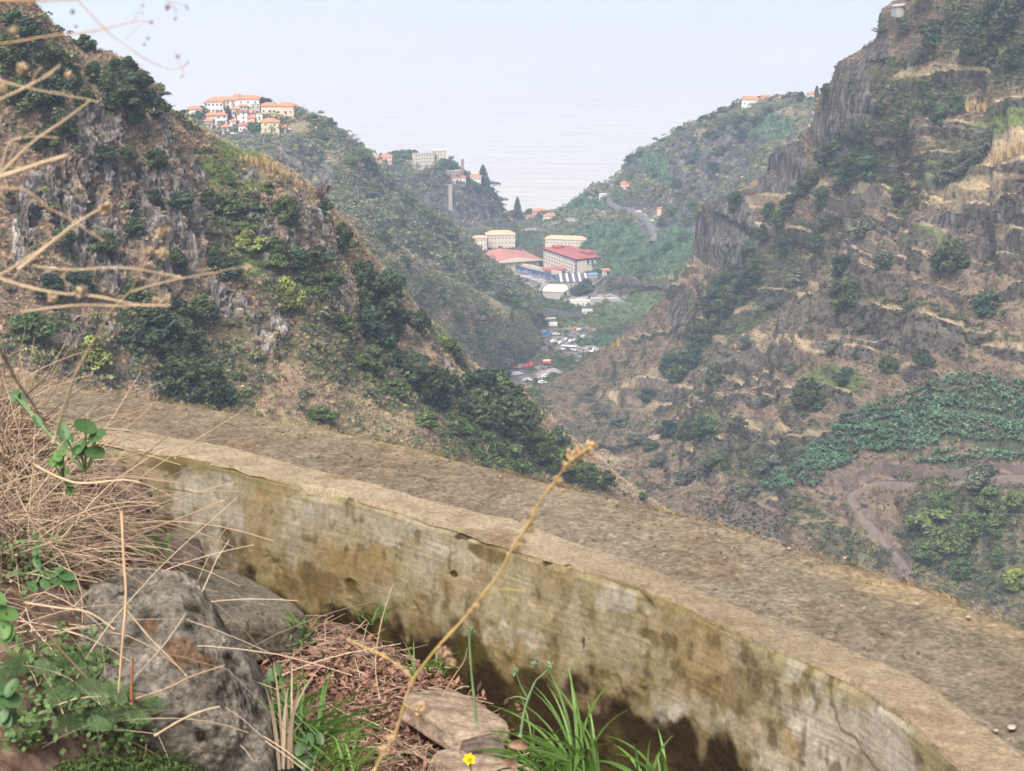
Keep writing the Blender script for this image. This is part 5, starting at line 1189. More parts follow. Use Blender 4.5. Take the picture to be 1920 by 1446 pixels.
for px, py, m, rz, lab in [
    (1036,640,WHT,1.0,'white car, leftmost of the three parked together left of the bus'),(1043,641,SIL,1.0,'silver car, middle of the three parked together left of the bus'),(1050,642,WHT,1.0,'white car, rightmost of the three parked left of the bus'),
    (1063,636,SIL,.9,'silver car parked alone above the white bus'),(1070,639,WHT,.9,'white car in front of the line above the bus'),(1077,638,SIL,.9,'grey car at the end of the line above the bus'),(1094,632,WHT,.2,'white car parked apart in the green field'),(1042,626,WHT,.1,'white car beside the blue container'),
    (1080,616,ORG,.3,'orange van on the upper yard'),(1087,618,WHT,.2,'white van left of the blue vehicle on the upper yard'),(1094,618,BLU,.1,'blue vehicle on the upper yard'),(1103,615,ORG,0,'orange vehicle right of the blue one on the upper yard'),(1110,619,WHT,-.2,'white vehicle at the right end of the upper yard'),
    (943,700,WHT,.2,'white car at the far left of the quarry yard'),(951,698,SIL,.2,'silver car beside the leftmost car of the quarry yard'),(968,702,WHT,.4,'white car in front of the red truck row'),(975,701,WHT,.5,'second white car in front of the red truck row'),(990,712,WHT,-.2,'white car above the brown earth heap'),(1014,718,WHT,.15,'white pickup at the lower edge of the quarry yard'),(1022,706,WHT,.1,'white car beside the bush in the quarry yard'),(1012,711,SIL,.3,'silver car left of the bush in the quarry yard')]:
    vehicle('car', VF, px, py, rz, m, lab, group=G_, sc=1.15)
for px, py, rz, m, lab in [(423,250,.1,WHT,'white car at the left of the village car park'),(431,251,.1,BLK,'dark car in the middle of the village car park'),(439,251,.1,WHT,'white car at the right of the village car park'),(447,251,.1,SIL,'silver car by the village street lamp'),(541,243,0,WHT,'white car beside the yellow village house')]:
    vehicle('car', ML, px, py, rz, m, lab, group='cars in the village car park')
for px, py, rz, m, lab in [(1197,397,-.4,WHT,'white car driving on the upper bend of the winding road'),(1207,406,-.5,SIL,'silver car just behind on the winding road'),(1222,414,-.9,WHT,'white car parked near the peach house')]:
    vehicle('car', FR, px, py, rz, m, lab, group='cars on the winding road', sc=1.3)
bm_ = vehicle('bus', VF, 1066, 655, -.35, WHT, 'white bus parked at the end of the little bridge')
vehicle('truck', VF, 995, 686, 1.2, RED, 'red and white truck seen end on above the rubble heap')
vehicle('truck', VF, 1026, 682, .1, RED, 'red tanker truck with a pink tank', cargo='tank')
vehicle('truck', VF, 968, 690, .1, SIL, 'grey flatbed truck at the left of the quarry yard', cargo='bed')
vehicle('truck', VF, 984, 689, .1, RED, 'red tipper truck right of the flatbed', cargo='bed')
vehicle('truck', VF, 1106, 659, .4, WHT, 'white truck right of the bridge')
def excavator():
    t = empty('excavator', VF.at(967, 738) + np.array([0, 0, .2]), .4, 1.3); tag(t, 'orange excavator behind the brown earth heap', 'excavator')
    MB().box(-2, 2, -1.6, -.9, 0, 1).box(-2, 2, .9, 1.6, 0, 1).build('track', TYRE, t); MB().box(-2.2, 1.6, -1.4, 1.4, 1.1, 2.3).box(.2, 1.5, -1.3, 0, 2.31, 3.6).build('cab', ORG, t)
    MB().tube([(1.4, .4, 2), (3.8, .4, 4.8), (5.2, .4, 2.6)], [.35, .3, .25], 6).build('boom', ORG, t); MB().box(4.8, 5.8, -.2, 1, 1.6, 2.5).build('bucket', plain('steel', (.2, .2, .2)), t)
excavator()
for px, py, c, lab in [(1020,627,(.04, .2, .6),'blue shipping container at the left of the upper yard'),(1013,624,(.62, .40, .06),'yellow shipping container beside the blue one'),(1036,608,(.7, .7, .68),'white shed roof among the crops'),]:
    t = MB(); t.box(-3, 3, -1.25, 1.25, -.2, 2.5)
    for k in range(13): t.box(-2.9 + k * .45, -2.7 + k * .45, -1.31, -1.252, -.1, 2.4)
    o = t.build('shipping_container', plain('paint_%d' % px, c, .6), None, VF.at(px, py), .3); tag(o, lab, 'container')
def heap(px, py, wpx, hpx, m, label, name):
    p = VF.at(px, py); k = proj(p)[2] / F; w, h = wpx * k / 2, hpx * k
    n = 48; R, A = np.meshgrid(np.linspace(0, 1, 24), np.linspace(0, 2 * np.pi, n)); x, y = R * np.cos(A) * w, R * np.sin(A) * w * .7
    z = h * np.clip(1 - R, 0, 1) ** .8 + fbm(x + px, y, 0 * x, .25, 4, 5) * h * .16 - .8
    o = obj(name, mesh_np(name, np.stack([x, y, z], -1).reshape(-1, 3), grid_faces(n, 24), m, True), None, p); tag(o, label, 'heap')
heap(955, 730, 74, 22, plain('brown_earth', (.15, .105, .09), .95, .3, .8), 'large brown earth heap at the lower edge of the yard', 'earth_heap')
heap(1033, 700, 60, 16, plain('grey_gravel', (.26, .24, .25), .95, .35, .8), 'grey gravel heap in the middle of the yard', 'gravel_heap')
heap(960, 694, 30, 7, plain('grey_gravel', (.26, .24, .25), .95, .35, .8), 'low grey gravel heap behind the parked white cars', 'gravel_heap')
clump(VF, [(1050,682,24),(1056,685,26),(1045,685,18),(1030,712,14),(1036,708,14),(1000,740,16),(1012,742,16),(1060,690,18),(1020,745,16)], 'mid', 'round green tree at the edge of the quarry yard', 'trees around the quarry yard', 1.1)
tree(VF, 1092, 675, 18, 'cypress', 'dark cypress at the right end of the bridge', .25)
clump(VF, [(1120,640,10),(1100,645,10),(1130,630,12),(1060,622,8),(1010,640,12),(1018,645,12),(1050,612,8),(1150,600,12),(1130,590,10),(1080,600,10),(1030,575,16),(1010,570,18),(1050,578,14),(990,560,20),(1000,580,18),(1070,582,12),(970,545,20)], 'mid', 'green tree among the crops of the valley floor', 'trees among the valley crops', 1.3)
# ------------------------------------------------------------------ foreground: channel wall, path, banks
ZT = H - 1.0
def crv(pts, n):
    P = np.array(pts, float); d = np.r_[0, np.cumsum(np.linalg.norm(np.diff(P, axis=0), axis=1))]; t = np.linspace(0, d[-1], n)
    i = np.clip(np.searchsorted(d, t, side='right') - 1, 0, len(P) - 2); u = ((t - d[i]) / (d[i + 1] - d[i]))[:, None]
    p0 = P[np.maximum(i - 1, 0)]; p1 = P[i]; p2 = P[i + 1]; p3 = P[np.minimum(i + 2, len(P) - 1)]
    return 0.5 * ((2 * p1) + (-p0 + p2) * u + (2 * p0 - 5 * p1 + 4 * p2 - p3) * u ** 2 + (-p0 + 3 * p1 - 3 * p2 + p3) * u ** 3)
NU = 1300
OUT = [(-420,640),(-150,668),(40,700),(170,720),(300,742),(450,764),(600,790),(740,820),(870,852),(1000,884),(1120,913),(1250,946),(1400,984),(1560,1032),(1740,1088),(1920,1155),(2150,1250),(2400,1370)]
RIM = [(-420,745),(-100,760),(60,780),(150,794),(262,809),(400,835),(480,852),(588,881),(700,908),(794,936),(900,960),(982,982),(1100,1027),(1250,1081),(1400,1143),(1548,1200),(1650,1244),(1740,1284),(1822,1345),(1920,1412),(2050,1510),(2200,1640)]
EDG = [(-420,800),(-100,800),(60,812),(195,831),(262,844),(350,860),(425,876),(480,892),(580,916),(680,942),(807,982),(900,1012),(1032,1056),(1124,1085),(1195,1109),(1283,1145),(1371,1184),(1448,1222),(1525,1254),(1604,1291),(1669,1333),(1728,1379),(1787,1432),(1860,1502),(1960,1610),(2060,1730)]
def plane_curve(pts, z):
    W = PZ(*np.array(pts, float).T, z); return crv(W[:, :2], NU)
o2, r2_, e2 = (plane_curve(p, ZT) for p in (OUT, RIM, EDG))
# match the three curves by position along the wall, then make rows across
def matched(a, b):
    """points of b nearest each a, kept monotone"""
    k = np.array([np.argmin(((b - p) ** 2).sum(1)) for p in a]); k = np.maximum.accumulate(k)
    k = np.convolve(np.pad(k.astype(float), 20, 'edge'), np.ones(41) / 41, 'valid'); kf = np.floor(k).astype(int); kc = np.minimum(kf + 1, len(b) - 1); f = (k - kf)[:, None]
    return b[kf] * (1 - f) + b[kc] * f
ro = matched(e2, r2_); oo = matched(e2, o2)
def fine_mat(name, s1, s2, amp, bmp, rough=.92, dist=.003):
    m, nt, b = mat(name); a = N(nt, 'ShaderNodeAttribute', attribute_name='Col'); tc = N(nt, 'ShaderNodeTexCoord')
    f1 = noise(nt, tc.outputs['Object'], s1, 7, .72); f2 = noise(nt, tc.outputs['Object'], s2, 3, .6)
    v = ramp(nt, f1, [(.28, 1 - amp), (.72, 1 + amp)]); v2 = ramp(nt, f2, [(.35, .86), (.65, 1.12)])
    L(nt, mixc(nt, 1., mixc(nt, 1., a.outputs['Color'], v, 'MULTIPLY'), v2, 'MULTIPLY'), b.inputs['Base Color'])
    bump(nt, b, f1, bmp, dist); b.inputs['Roughness'].default_value = rough; b.inputs['Specular IOR Level'].default_value = .15; return m
O0 = np.array([0, 3.0, ZT])
def fsheet(name, P, m, C, parent=None, kind=None, loc=O0):
    nv, nu = P.shape[:2]; o = obj(name, mesh_np(name, (P - loc).reshape(-1, 3), grid_faces(nv, nu), m, True, col=np.clip(C, .005, .95).reshape(-1, 3)), parent, None if parent is not None else loc)
    if kind: tag(o, kind=kind)
    return o
def nz(P, f, o=4, s=0, sc=(1, 1, 1), r=False): return fbm(P[..., 0] * sc[0] + 31, P[..., 1] * sc[1] + 7, P[..., 2] * sc[2] - 300, f, o, s, r)
def build_path():
    nv = 230; t = np.linspace(-.10, 1, nv)[:, None, None]; P2 = ro[None] * (1 - t) + oo[None] * t
    P = np.concatenate([P2, np.full(P2.shape[:2] + (1,), ZT)], -1); tt = np.broadcast_to(t[..., 0], P.shape[:2])
    edge = nz(P, 9, 4, 5) * .02; P[..., :2] += ((oo - ro) / (np.linalg.norm(oo - ro, axis=1, keepdims=True)))[None] * (edge * sst(.8, 1, tt))[..., None]
    P[..., 2] += nz(P, 5, 3, 1) * .004 + nz(P, 60, 4, 2) * .0016 - .004 + sst(.86, 1, tt) * (-.012 + .010 * nz(P, 14, 4, 3)) - .006 * sst(.01, -.03, tt)
    # outer face drops away
    lastr = P[-1:]; dn = [lastr + np.array([0, 0, -dz]) + np.concatenate([((oo - ro) / np.linalg.norm(oo - ro, axis=1, keepdims=True)) * dx, np.zeros((NU, 1))], 1)[None] for dx, dz in ((.006, .012), (.015, .05), (.03, .3), (.05, .8))]
    P = np.concatenate([P] + dn); tt = np.concatenate([tt, np.ones((4, NU))])
    c = lerp(C3(.140, .120, .086), C3(.205, .178, .133), (.5 + .9 * nz(P, 2.2, 4, 11))[..., None]); c = lerp(c, C3(.16, .118, .080), np.clip(nz(P, 7, 4, 12) * 1.3, 0, 1)[..., None])
    c = lerp(c, C3(.30, .235, .13), (sst(.55, .95, tt) * np.clip(.35 + 1.2 * nz(P, 5, 4, 13), 0, 1) * .8)[..., None])
    c = lerp(c, C3(.09, .07, .035), (sst(.9, 1, tt) * np.clip(.2 + 1.4 * nz(P, 11, 4, 14), 0, 1))[..., None])
    g = vnoise(P[..., 0] * 170, P[..., 1] * 170, P[..., 2] * 30, 5); c = c * (1 + .34 * g[..., None]) * (1 + .3 * nz(P, 38, 3, 77))[..., None]
    fsheet('path', P, fine_mat('trodden_earth', 150, 34, .42, .9, dist=.005), c, kind='structure')
build_path()
WALL = empty('channel_wall', (0, 3.0, ZT)); tag(WALL, 'curved cement wall of the irrigation channel, streaked with moss and algae, beside the earth path', 'wall')
def build_rim():
    nv = 110; t = np.linspace(0, 1, nv)[:, None, None]; P2 = e2[None] * (1 - t) + ro[None] * t
    P = np.concatenate([P2, np.full(P2.shape[:2] + (1,), ZT)], -1); tt = np.broadcast_to(t[..., 0], P.shape[:2])
    nr = (ro - e2) / np.linalg.norm(ro - e2, axis=1, keepdims=True)
    chip = -.016 * sst(.1, .35, nz(P, 9, 4, 3)) * sst(.14, .02, tt); P[..., :2] += nr[None] * (nz(P, 10, 4, 4) * .006 * sst(.3, 0, tt) + nz(P, 16, 4, 9) * .008 * sst(.8, 1, tt))[..., None]
    P[..., 2] += .004 + nz(P, 40, 4, 5) * .003 + nz(P, 6, 3, 6) * .003 + chip - .012 * sst(.90, 1.0, tt) - .006 * sst(.03, 0, tt)
    c = lerp(C3(.245, .205, .14), C3(.335, .285, .20), (.5 + 1. * nz(P, 4, 5, 11))[..., None]); c = lerp(c, C3(.20, .145, .09), np.clip(nz(P, 13, 5, 12) * 2.0 - .35, 0, 1)[..., None])
    c = lerp(c, C3(.30, .225, .15), np.clip(nz(P, 3, 3, 15) * 1.6, 0, .6)[..., None]); c = lerp(c, C3(.14, .12, .05), (sst(.06, 0, tt) * np.clip(.4 + 1.4 * nz(P, 5, 4, 13), 0, 1))[..., None])
    c = lerp(c, C3(.36, .31, .24), (sst(.86, .97, tt) * np.clip(.3 + nz(P, 5, 4, 17), 0, 1))[..., None])
    fsheet('coping', P - O0 + 0, fine_mat('sandy_cement', 150, 40, .42, 1.0, dist=.006), c, WALL, loc=np.zeros(3))
build_rim()
def build_face():
    nv = 300; D = .56; v = np.linspace(0, 1, nv) ** 1.15 * D
    nr = (ro - e2) / np.linalg.norm(ro - e2, axis=1, keepdims=True)
    P = np.zeros((nv, NU, 3)); P[..., :2] = e2[None] - nr[None] * (.001 + .03 * (v / D) ** 1)[:, None, None]; P[..., 2] = ZT + .001 - v[:, None]
    V_ = np.broadcast_to(v[:, None], P.shape[:2]); arc = np.r_[0, np.cumsum(np.linalg.norm(np.diff(e2, axis=0), axis=1))]; A_ = np.broadcast_to(arc[None], P.shape[:2])
    px, py, _ = proj(P); Q = np.stack([A_, V_, 0 * A_], -1)
    def q(f, o=4, s=0, a=1, b=1, r=False): return fbm(Q[..., 0] * a + 3, Q[..., 1] * b + 5, Q[..., 2], f, o, s, r)
    w = q(13, 4, 1) * 2.6 + q(55, 4, 71) * 1.3; wp = q(60, 4, 72) * 3.2
    dsp = q(4, 3, 2) * .006 + q(30, 4, 3) * .0014 + q(1.0, 3, 4, 12, 230) * .0005 - .022 * sst(.022, 0, V_ + .01 * q(30, 3, 56)) * sst(.1, .35, q(7, 4, 55)) - .004 * sst(.01, 0, V_)
    pit = blobs(px, py, [(655,1100,8,15),(851,1078,8,4),(1092,1205,5,16),(868,1008,14,5),(1024,1057,14,5),(1003,1135,4,9)], wp)
    rough = sst(.17, .26, V_ + .05 * w); dsp += -pit * .004 + rough * (q(20, 4, 7) * .012)
    P[..., :2] -= nr[None] * dsp[..., None]
    c = lerp(C3(.175, .155, .112), C3(.29, .265, .205), (.5 + 1. * q(5, 4, 11))[..., None])
    olive = np.clip(.45 + 1.3 * q(3.2, 5, 12, 1.3, .8) + .9 * q(18, 5, 19, 1.6, .8), 0, 1)
    gp = blobs(px, py, [(378,1000,68,100),(545,1045,13,60),(430,990,20,60),(700,985,110,22,14),(830,1030,60,16,15),(1180,1252,22,30),(1160,1125,34,24,20),(1520,1400,75,170,-10),(1600,1350,110,70,20),(1680,1440,60,60),(1495,1262,28,30),(1320,1370,60,40),(960,1190,60,25,10),(740,1160,40,18)], w)
    olive = olive * (1 - .9 * gp)
    och = blobs(px, py, [(490,1010,45,70),(560,1080,70,45,10),(650,1060,70,40,10),(1330,1250,80,60,25),(1400,1330,60,90),(1450,1380,50,60),(1060,1110,50,30,20),(1250,1180,70,18,25),(880,1090,60,30),(1790,1500,40,70)], w)
    c = lerp(c, C3(.20, .175, .10), (olive * .9)[..., None]); c = lerp(c, C3(.19, .14, .065), (och * np.clip(.45 + 1.2 * q(10, 4, 13), 0, 1))[..., None])
    c = lerp(c, C3(.36, .345, .30), (gp * .5 * np.clip(.6 + 1.2 * q(18, 4, 21, 1, 2), 0, 1))[..., None])
    dark = blobs(px, py, [(1390,1290,50,40,20),(1440,1270,30,20),(1340,1300,40,30),(1230,1200,60,14,25),(1300,1190,70,12,25),(920,1040,60,12,20),(1470,1330,15,40),(290,870,60,16,10),(240,880,60,30,0,.9)], w)
    c = lerp(c, C3(.085, .062, .028), (dark * np.clip(.5 + 1.5 * q(14, 4, 14), 0, 1) * .9)[..., None])
    drip = np.clip(q(1, 4, 15, 26, 3.2) * 2.0 - .35, 0, 1); c = lerp(c, C3(.16, .125, .06), (drip * .55)[..., None])
    spk = np.clip(q(55, 4, 16, 1, .7) * 3.6 - .4, 0, 1) * np.clip(.6 + 1.6 * q(5, 3, 17), 0, 1); c = lerp(c, C3(.07, .05, .025), (spk * .7)[..., None])
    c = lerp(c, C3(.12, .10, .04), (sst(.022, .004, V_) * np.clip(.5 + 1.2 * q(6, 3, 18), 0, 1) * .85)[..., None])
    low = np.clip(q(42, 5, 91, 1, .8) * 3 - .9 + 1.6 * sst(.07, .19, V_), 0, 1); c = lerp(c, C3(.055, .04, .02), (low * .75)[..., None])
    crk = sst(.975, .995, 1 - np.abs(q(2.2, 6, 61, 1, 1.6)) ); c = lerp(c, C3(.09, .07, .04), (crk * .7)[..., None])
    c *= (1 + .10 * q(1.0, 3, 4, 9, 230))[..., None]
    c = lerp(c, C3(.03, .02, .012), (pit * .85)[..., None])
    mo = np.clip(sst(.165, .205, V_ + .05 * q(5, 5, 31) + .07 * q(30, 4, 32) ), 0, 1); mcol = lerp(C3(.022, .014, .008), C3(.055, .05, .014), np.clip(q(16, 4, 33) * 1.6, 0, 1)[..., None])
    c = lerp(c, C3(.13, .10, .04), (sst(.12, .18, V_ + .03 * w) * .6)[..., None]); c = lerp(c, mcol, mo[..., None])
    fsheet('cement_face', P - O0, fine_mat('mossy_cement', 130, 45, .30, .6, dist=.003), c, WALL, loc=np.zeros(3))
build_face()
ZL = ZT - .22; ZB = ZT - .50
LIP = [(-300,1040),(200,1075),(400,1085),(455,1098),(560,1140),(640,1168),(700,1202),(760,1245),(800,1285),(870,1308),(905,1332),(935,1365),(960,1405),(990,1460),(1030,1540),(1060,1650)]
lip = crv(PZ(*np.array(LIP, float).T, ZL)[:, :2], 500)
M_SOIL = fine_mat('litter_soil', 90, 20, .45, 1.0, dist=.008)
def soilcol(P, s=0):
    c = lerp(C3(.085, .055, .045), C3(.20, .135, .10), np.clip(.45 + 1.1 * nz(P, 16, 5, 21 + s), 0, 1)[..., None]); c = lerp(c, C3(.28, .21, .15), np.clip(nz(P, 45, 3, 22 + s, (1, 2.2, 1)) * 2 - .35, 0, 1)[..., None])
    return lerp(c, C3(.03, .022, .018), np.clip(nz(P, 12, 4, 23 + s) * 2 - .45, 0, .9)[..., None])
def build_ground():
    # ledge from the lip back to the bank, lip falling into the channel
    d = np.gradient(lip, axis=0); n = np.stack([d[:, 1], -d[:, 0]], -1); n /= np.linalg.norm(n, axis=1, keepdims=True)
    if n[250, 1] > 0: n = -n     # towards the camera
    t = np.linspace(0, 1, 230) ** 1.0 * 1.5; P = np.zeros((230, 500, 3)); P[..., :2] = lip[None] + n[None] * t[:, None, None] * np.array([1.0, 1.0]); P[..., 2] = ZL + t[:, None] * .01
    P[..., 2] += nz(P, 7, 4, 1) * .02 * sst(0, .1, t)[:, None] + nz(P, 50, 4, 2) * .009
    dn = [np.concatenate([lip - n * a, np.full((500, 1), ZL - b)], 1)[None] for a, b in ((.10, .45), (.05, .28), (.03, .15), (.015, .05), (.005, .015))]
    P = np.concatenate(dn + [P]); P[:5, :, :2] += (nz(P[:5], 12, 4, 3) * .02)[..., None]
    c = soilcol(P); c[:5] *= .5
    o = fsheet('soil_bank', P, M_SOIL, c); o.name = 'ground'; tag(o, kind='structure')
    # channel floor
    n2 = (ro - e2) / np.linalg.norm(ro - e2, axis=1, keepdims=True); t = np.linspace(-.1, 1.2, 60); P = np.zeros((60, NU, 3)); P[..., :2] = e2[None] - n2[None] * t[:, None, None]; P[..., 2] = ZB
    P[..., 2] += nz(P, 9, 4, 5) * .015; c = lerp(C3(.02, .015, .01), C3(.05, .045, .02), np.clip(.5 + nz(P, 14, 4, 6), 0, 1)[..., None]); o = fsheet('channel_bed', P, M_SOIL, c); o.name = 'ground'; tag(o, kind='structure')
build_ground()
BANK = Sheet('earth_bank', [
    [(-250,640,3.5),(-150,690,3.4),(0,745,3.35),(100,790,3.38),(190,862,3.42),(262,910,3.42),(300,960,3.42),(322,1030,3.42)],
    [(-250,850,2.9),(0,870,2.95),(150,930,3.05),(250,1000,3.15),(310,1050,3.28),(345,1085,3.36)],
    [(-250,1050,2.5),(0,1080,2.5),(150,1110,2.62),(290,1120,2.85),(380,1130,3.05),(430,1150,3.15)],
    [(-250,1250,2.2),(0,1270,2.2),(200,1280,2.35),(350,1290,2.6),(470,1290,2.85)],
    [(-250,1560,1.85),(0,1560,1.85),(250,1560,2.05),(400,1560,2.3),(540,1540,2.5)],
    [(-250,2000,1.5),(0,2000,1.5),(250,2000,1.7),(400,2000,1.9),(600,2000,2.1)],
], [(.35, -.6), (.12, -.2)], 420, 420)
def shape_BANK():
    S = BANK; n = S.normals(); S.disp(nz(S.P, 6, 4, 1) * .035 + nz(S.P, 30, 4, 2) * .010, n); P = S.P
    c = soilcol(P, 40); c = lerp(c, C3(.24, .17, .11), np.clip(.3 + nz(P, 8, 4, 8) * 1.2, 0, 1)[..., None] * .6)
    S.nrm = S.normals(); S.qx, S.qy, S.qd = proj(P); o = fsheet('earth_bank', P, M_SOIL, c); o.name = 'ground'; tag(o, kind='structure')
shape_BANK()
# slope falling from the outer path edge to the left hill
def outer_slope():
    t = np.array([0, .02, .06, .15, .35, .7, 1.0]); rows = []
    for k, s in enumerate(t):
        a = oo + (oo - ro) / np.linalg.norm(oo - ro, axis=1, keepdims=True) * (.02 + 260 * s) ; z = np.full((NU, 1), ZT - .55 - 230 * s ** .93); rows.append(np.concatenate([a, z], 1))
    P = np.stack(rows)[:, ::6]; P[..., 2] += nz(P, .05, 4, 3) * 3 * (t[:, None] > .05)
    c = lerp(DRY * .8, GREEN, np.clip(.5 + nz(P, .2, 4, 4), 0, 1)[..., None]); o = fsheet('hill', P, bpy.data.materials['near_slope'], c); tag(o, kind='structure')
outer_slope()

def edge_tufts():
    r = random.Random(3); items = []
    for _ in range(900):
        i = r.randrange(NU); t = 1 - abs(r.gauss(0, .035)); p2 = ro[i] * (1 - t) + oo[i] * t; p = Vector((p2[0], p2[1], ZT - .012)); a = r.uniform(0, 6.28); l = r.uniform(.003, .010)
        items.append(([p, p + Vector((math.cos(a) * l * .6, math.sin(a) * l * .6, l * .7)), p + Vector((math.cos(a) * l * 1.3, math.sin(a) * l * 1.3, l * .9))], .0008, .0004, r.uniform(.5, 1.2)))
    return items
# ---- stones
def stone(name, px, py, Y, rad, rot, m, label, cfun, n=150, seed=1, p=2.6, amp=.09, flatz=None):
    th = np.linspace(0, np.pi, n)[:, None]; ph = np.linspace(0, 2 * np.pi, 2 * n)[None]
    f = lambda x: np.sign(x) * np.abs(x) ** (2 / p)
    U = np.stack([f(np.sin(th)) * f(np.cos(ph)), f(np.sin(th)) * f(np.sin(ph)), f(np.cos(th)) * np.ones_like(ph)], -1)
    U = U * (1 + amp * fbm(U[..., 0] + seed * 5, U[..., 1], U[..., 2], 1.3, 3, seed) * 1.6 + amp * .5 * fbm(U[..., 0], U[..., 1] + seed, U[..., 2], 5, 5, seed + 3) + amp * .22 * fbm(U[..., 0], U[..., 1] + seed, U[..., 2], 22, 4, seed + 8))[..., None]
    P = U * np.array(rad); R = np.array(Matrix.Rotation(rot[2], 3, 'Z') @ Matrix.Rotation(rot[1], 3, 'Y') @ Matrix.Rotation(rot[0], 3, 'X')); P = P @ R.T
    c = cfun(U, P); loc = PW(px, py, Y)
    o = obj(name, mesh_np(name, P.reshape(-1, 3), grid_faces(n, 2 * n), m, True, col=np.clip(c, .01, .95).reshape(-1, 3)), None, loc); tag(o, label, 'stone' if 'slab' not in name else 'slab'); return o
M_BOUL = fine_mat('lichen_stone', 120, 48, .75, 1.0, dist=.012); M_ROCK2 = fine_mat('brown_stone', 70, 24, .55, 1.0, dist=.007)
def c_boul(U, P):
    x, y, z = P[..., 0] * 1., P[..., 1], P[..., 2]; c = lerp(C3(.13, .12, .10), C3(.36, .335, .28), np.clip(.5 + fbm(x, y, z, 14, 5, 5), 0, 1)[..., None]); c = lerp(c, C3(.035, .035, .026), np.clip(fbm(x, y, z, 34, 4, 6) * 2.6 - .2, 0, 1)[..., None])
    loc = PW(*BPOS); W = P + loc; a, b, _ = proj(W); w = fbm(x, y, z, 25, 3, 9)
    c = lerp(c, C3(.19, .11, .06), (blobs(a, b, [(283,1175,14,16),(340,1225,26,32,20),(380,1240,22,14)], w) * .8)[..., None]); c = lerp(c, C3(.07, .10, .03), (blobs(a, b, [(240,1440,120,40),(130,1400,60,60)], w) * .8)[..., None]); return c
BPOS = (338, 1400, 2.50)
stone('boulder', *BPOS, (.125, .17, .20), (.15, -.42, .30), M_BOUL, 'big lichen covered boulder with orange stains at the lower left', c_boul, 300, 3, 3.8, .13)
def c_slab(U, P): x, y, z = P.T.swapaxes(0, 0) if False else (P[..., 0], P[..., 1], P[..., 2]); c = lerp(C3(.13, .12, .095), C3(.26, .24, .19), np.clip(.5 + fbm(x, y, z, 22, 5, 15), 0, 1)[..., None]); return lerp(c, C3(.08, .085, .05), np.clip(fbm(x, y, z, 16, 4, 16) * 2 - .2, 0, .9)[..., None])
stone('flat_stone', 428, 1150, 3.12, (.088, .125, .045), (.12, .22, .75), M_BOUL, 'flat mossy grey stone leaning between boulder and wall', c_slab, 120, 5, 4.0, .05)
def c_dark(U, P): x, y, z = P[..., 0], P[..., 1], P[..., 2]; return lerp(C3(.075, .055, .05), C3(.20, .155, .135), np.clip(.45 + fbm(x, y, z * 3, 30, 4, 25), 0, 1)[..., None])
stone('dark_rock', 322, 1050, 3.28, (.052, .05, .026), (.1, .08, .2), M_ROCK2, 'dark brown angular rock resting against the grey cement patch', c_dark, 70, 8, 3.6, .14)
stone('dark_rock', 222, 935, 3.33, (.05, .045, .04), (.3, .5, .5), M_ROCK2, 'dark rock half buried under hay near the hole in the wall', c_dark, 60, 12, 3.2, .16)
stone('dark_rock', 262, 985, 3.33, (.028, .035, .028), (.3, .2, 1.5), M_BOUL, 'pale round rock beside the broken wall end', c_slab, 60, 17, 2.6, .2)
stone('dark_rock', 200, 905, 3.35, (.035, .03, .03), (.6, .2, .5), M_ROCK2, 'small dark rock under the round green leaves', c_dark, 60, 19, 3.0, .2)
def c_plank(U, P): x, y, z = P[..., 0], P[..., 1], P[..., 2]; return lerp(C3(.20, .15, .11), C3(.36, .29, .22), np.clip(.5 + fbm(x * .6, y * 3, z, 26, 4, 25), 0, 1)[..., None])
stone('stone_slab', 852, 1352, 2.72, (.052, .085, .022), (.05, .15, .62), M_ROCK2, 'pale pinkish slab on the edge of the channel', c_plank, 90, 31, 4.5, .06)
stone('stone_slab', 905, 1408, 2.62, (.03, .02, .016), (.1, .1, .3), M_ROCK2, 'small dark stone at the corner of the pale slab', c_dark, 50, 35, 3, .15)
stone('stone_slab', 905, 1452, 2.58, (.075, .03, .02), (.1, .1, -.3), M_ROCK2, 'pale stone at the bottom edge under the yellow flower', c_plank, 60, 37, 3.5, .1)
# small stones on the path
M_PEB = fine_mat('pebble_stone', 60, 20, .2, .4)
def c_peb(U, P): return lerp(C3(.24, .20, .16), C3(.38, .34, .29), np.clip(.5 + fbm(P[..., 0], P[..., 1], P[..., 2], 60, 3, 3), 0, 1)[..., None])
for px, py, s, lab in [(1897,1363,.011,'pale stone by the rim near the lower right corner'),(1620,1140,.005,'white pebble left of its twin on the path'),(1578,1136,.004,'white pebble farthest left of the pair on the path'),(350,778,.005,'white pebble at the far left of the path'),(388,756,.004,'white pebble at the outer path edge'),(1720,1132,.007,'brown clod near the outer edge of the path'),(1816,1156,.007,'brown clod nearest the right edge of the path'),(1480,1028,.006,'pale clod near the outer edge in the middle'),(1584,1046,.005,'tiny white stone by the outer path edge'),(1868,1369,.006,'small brown stone beside the pale stone')]:
    q = PZ(px, py, ZT + s * .3); n = 16; s *= .6; o = stone('pebble', px, py, q[1], (s, s * .8, s * .4), (0, 0, 1), M_PEB, lab, c_peb, n, int(px) % 17, 2.3, .1)
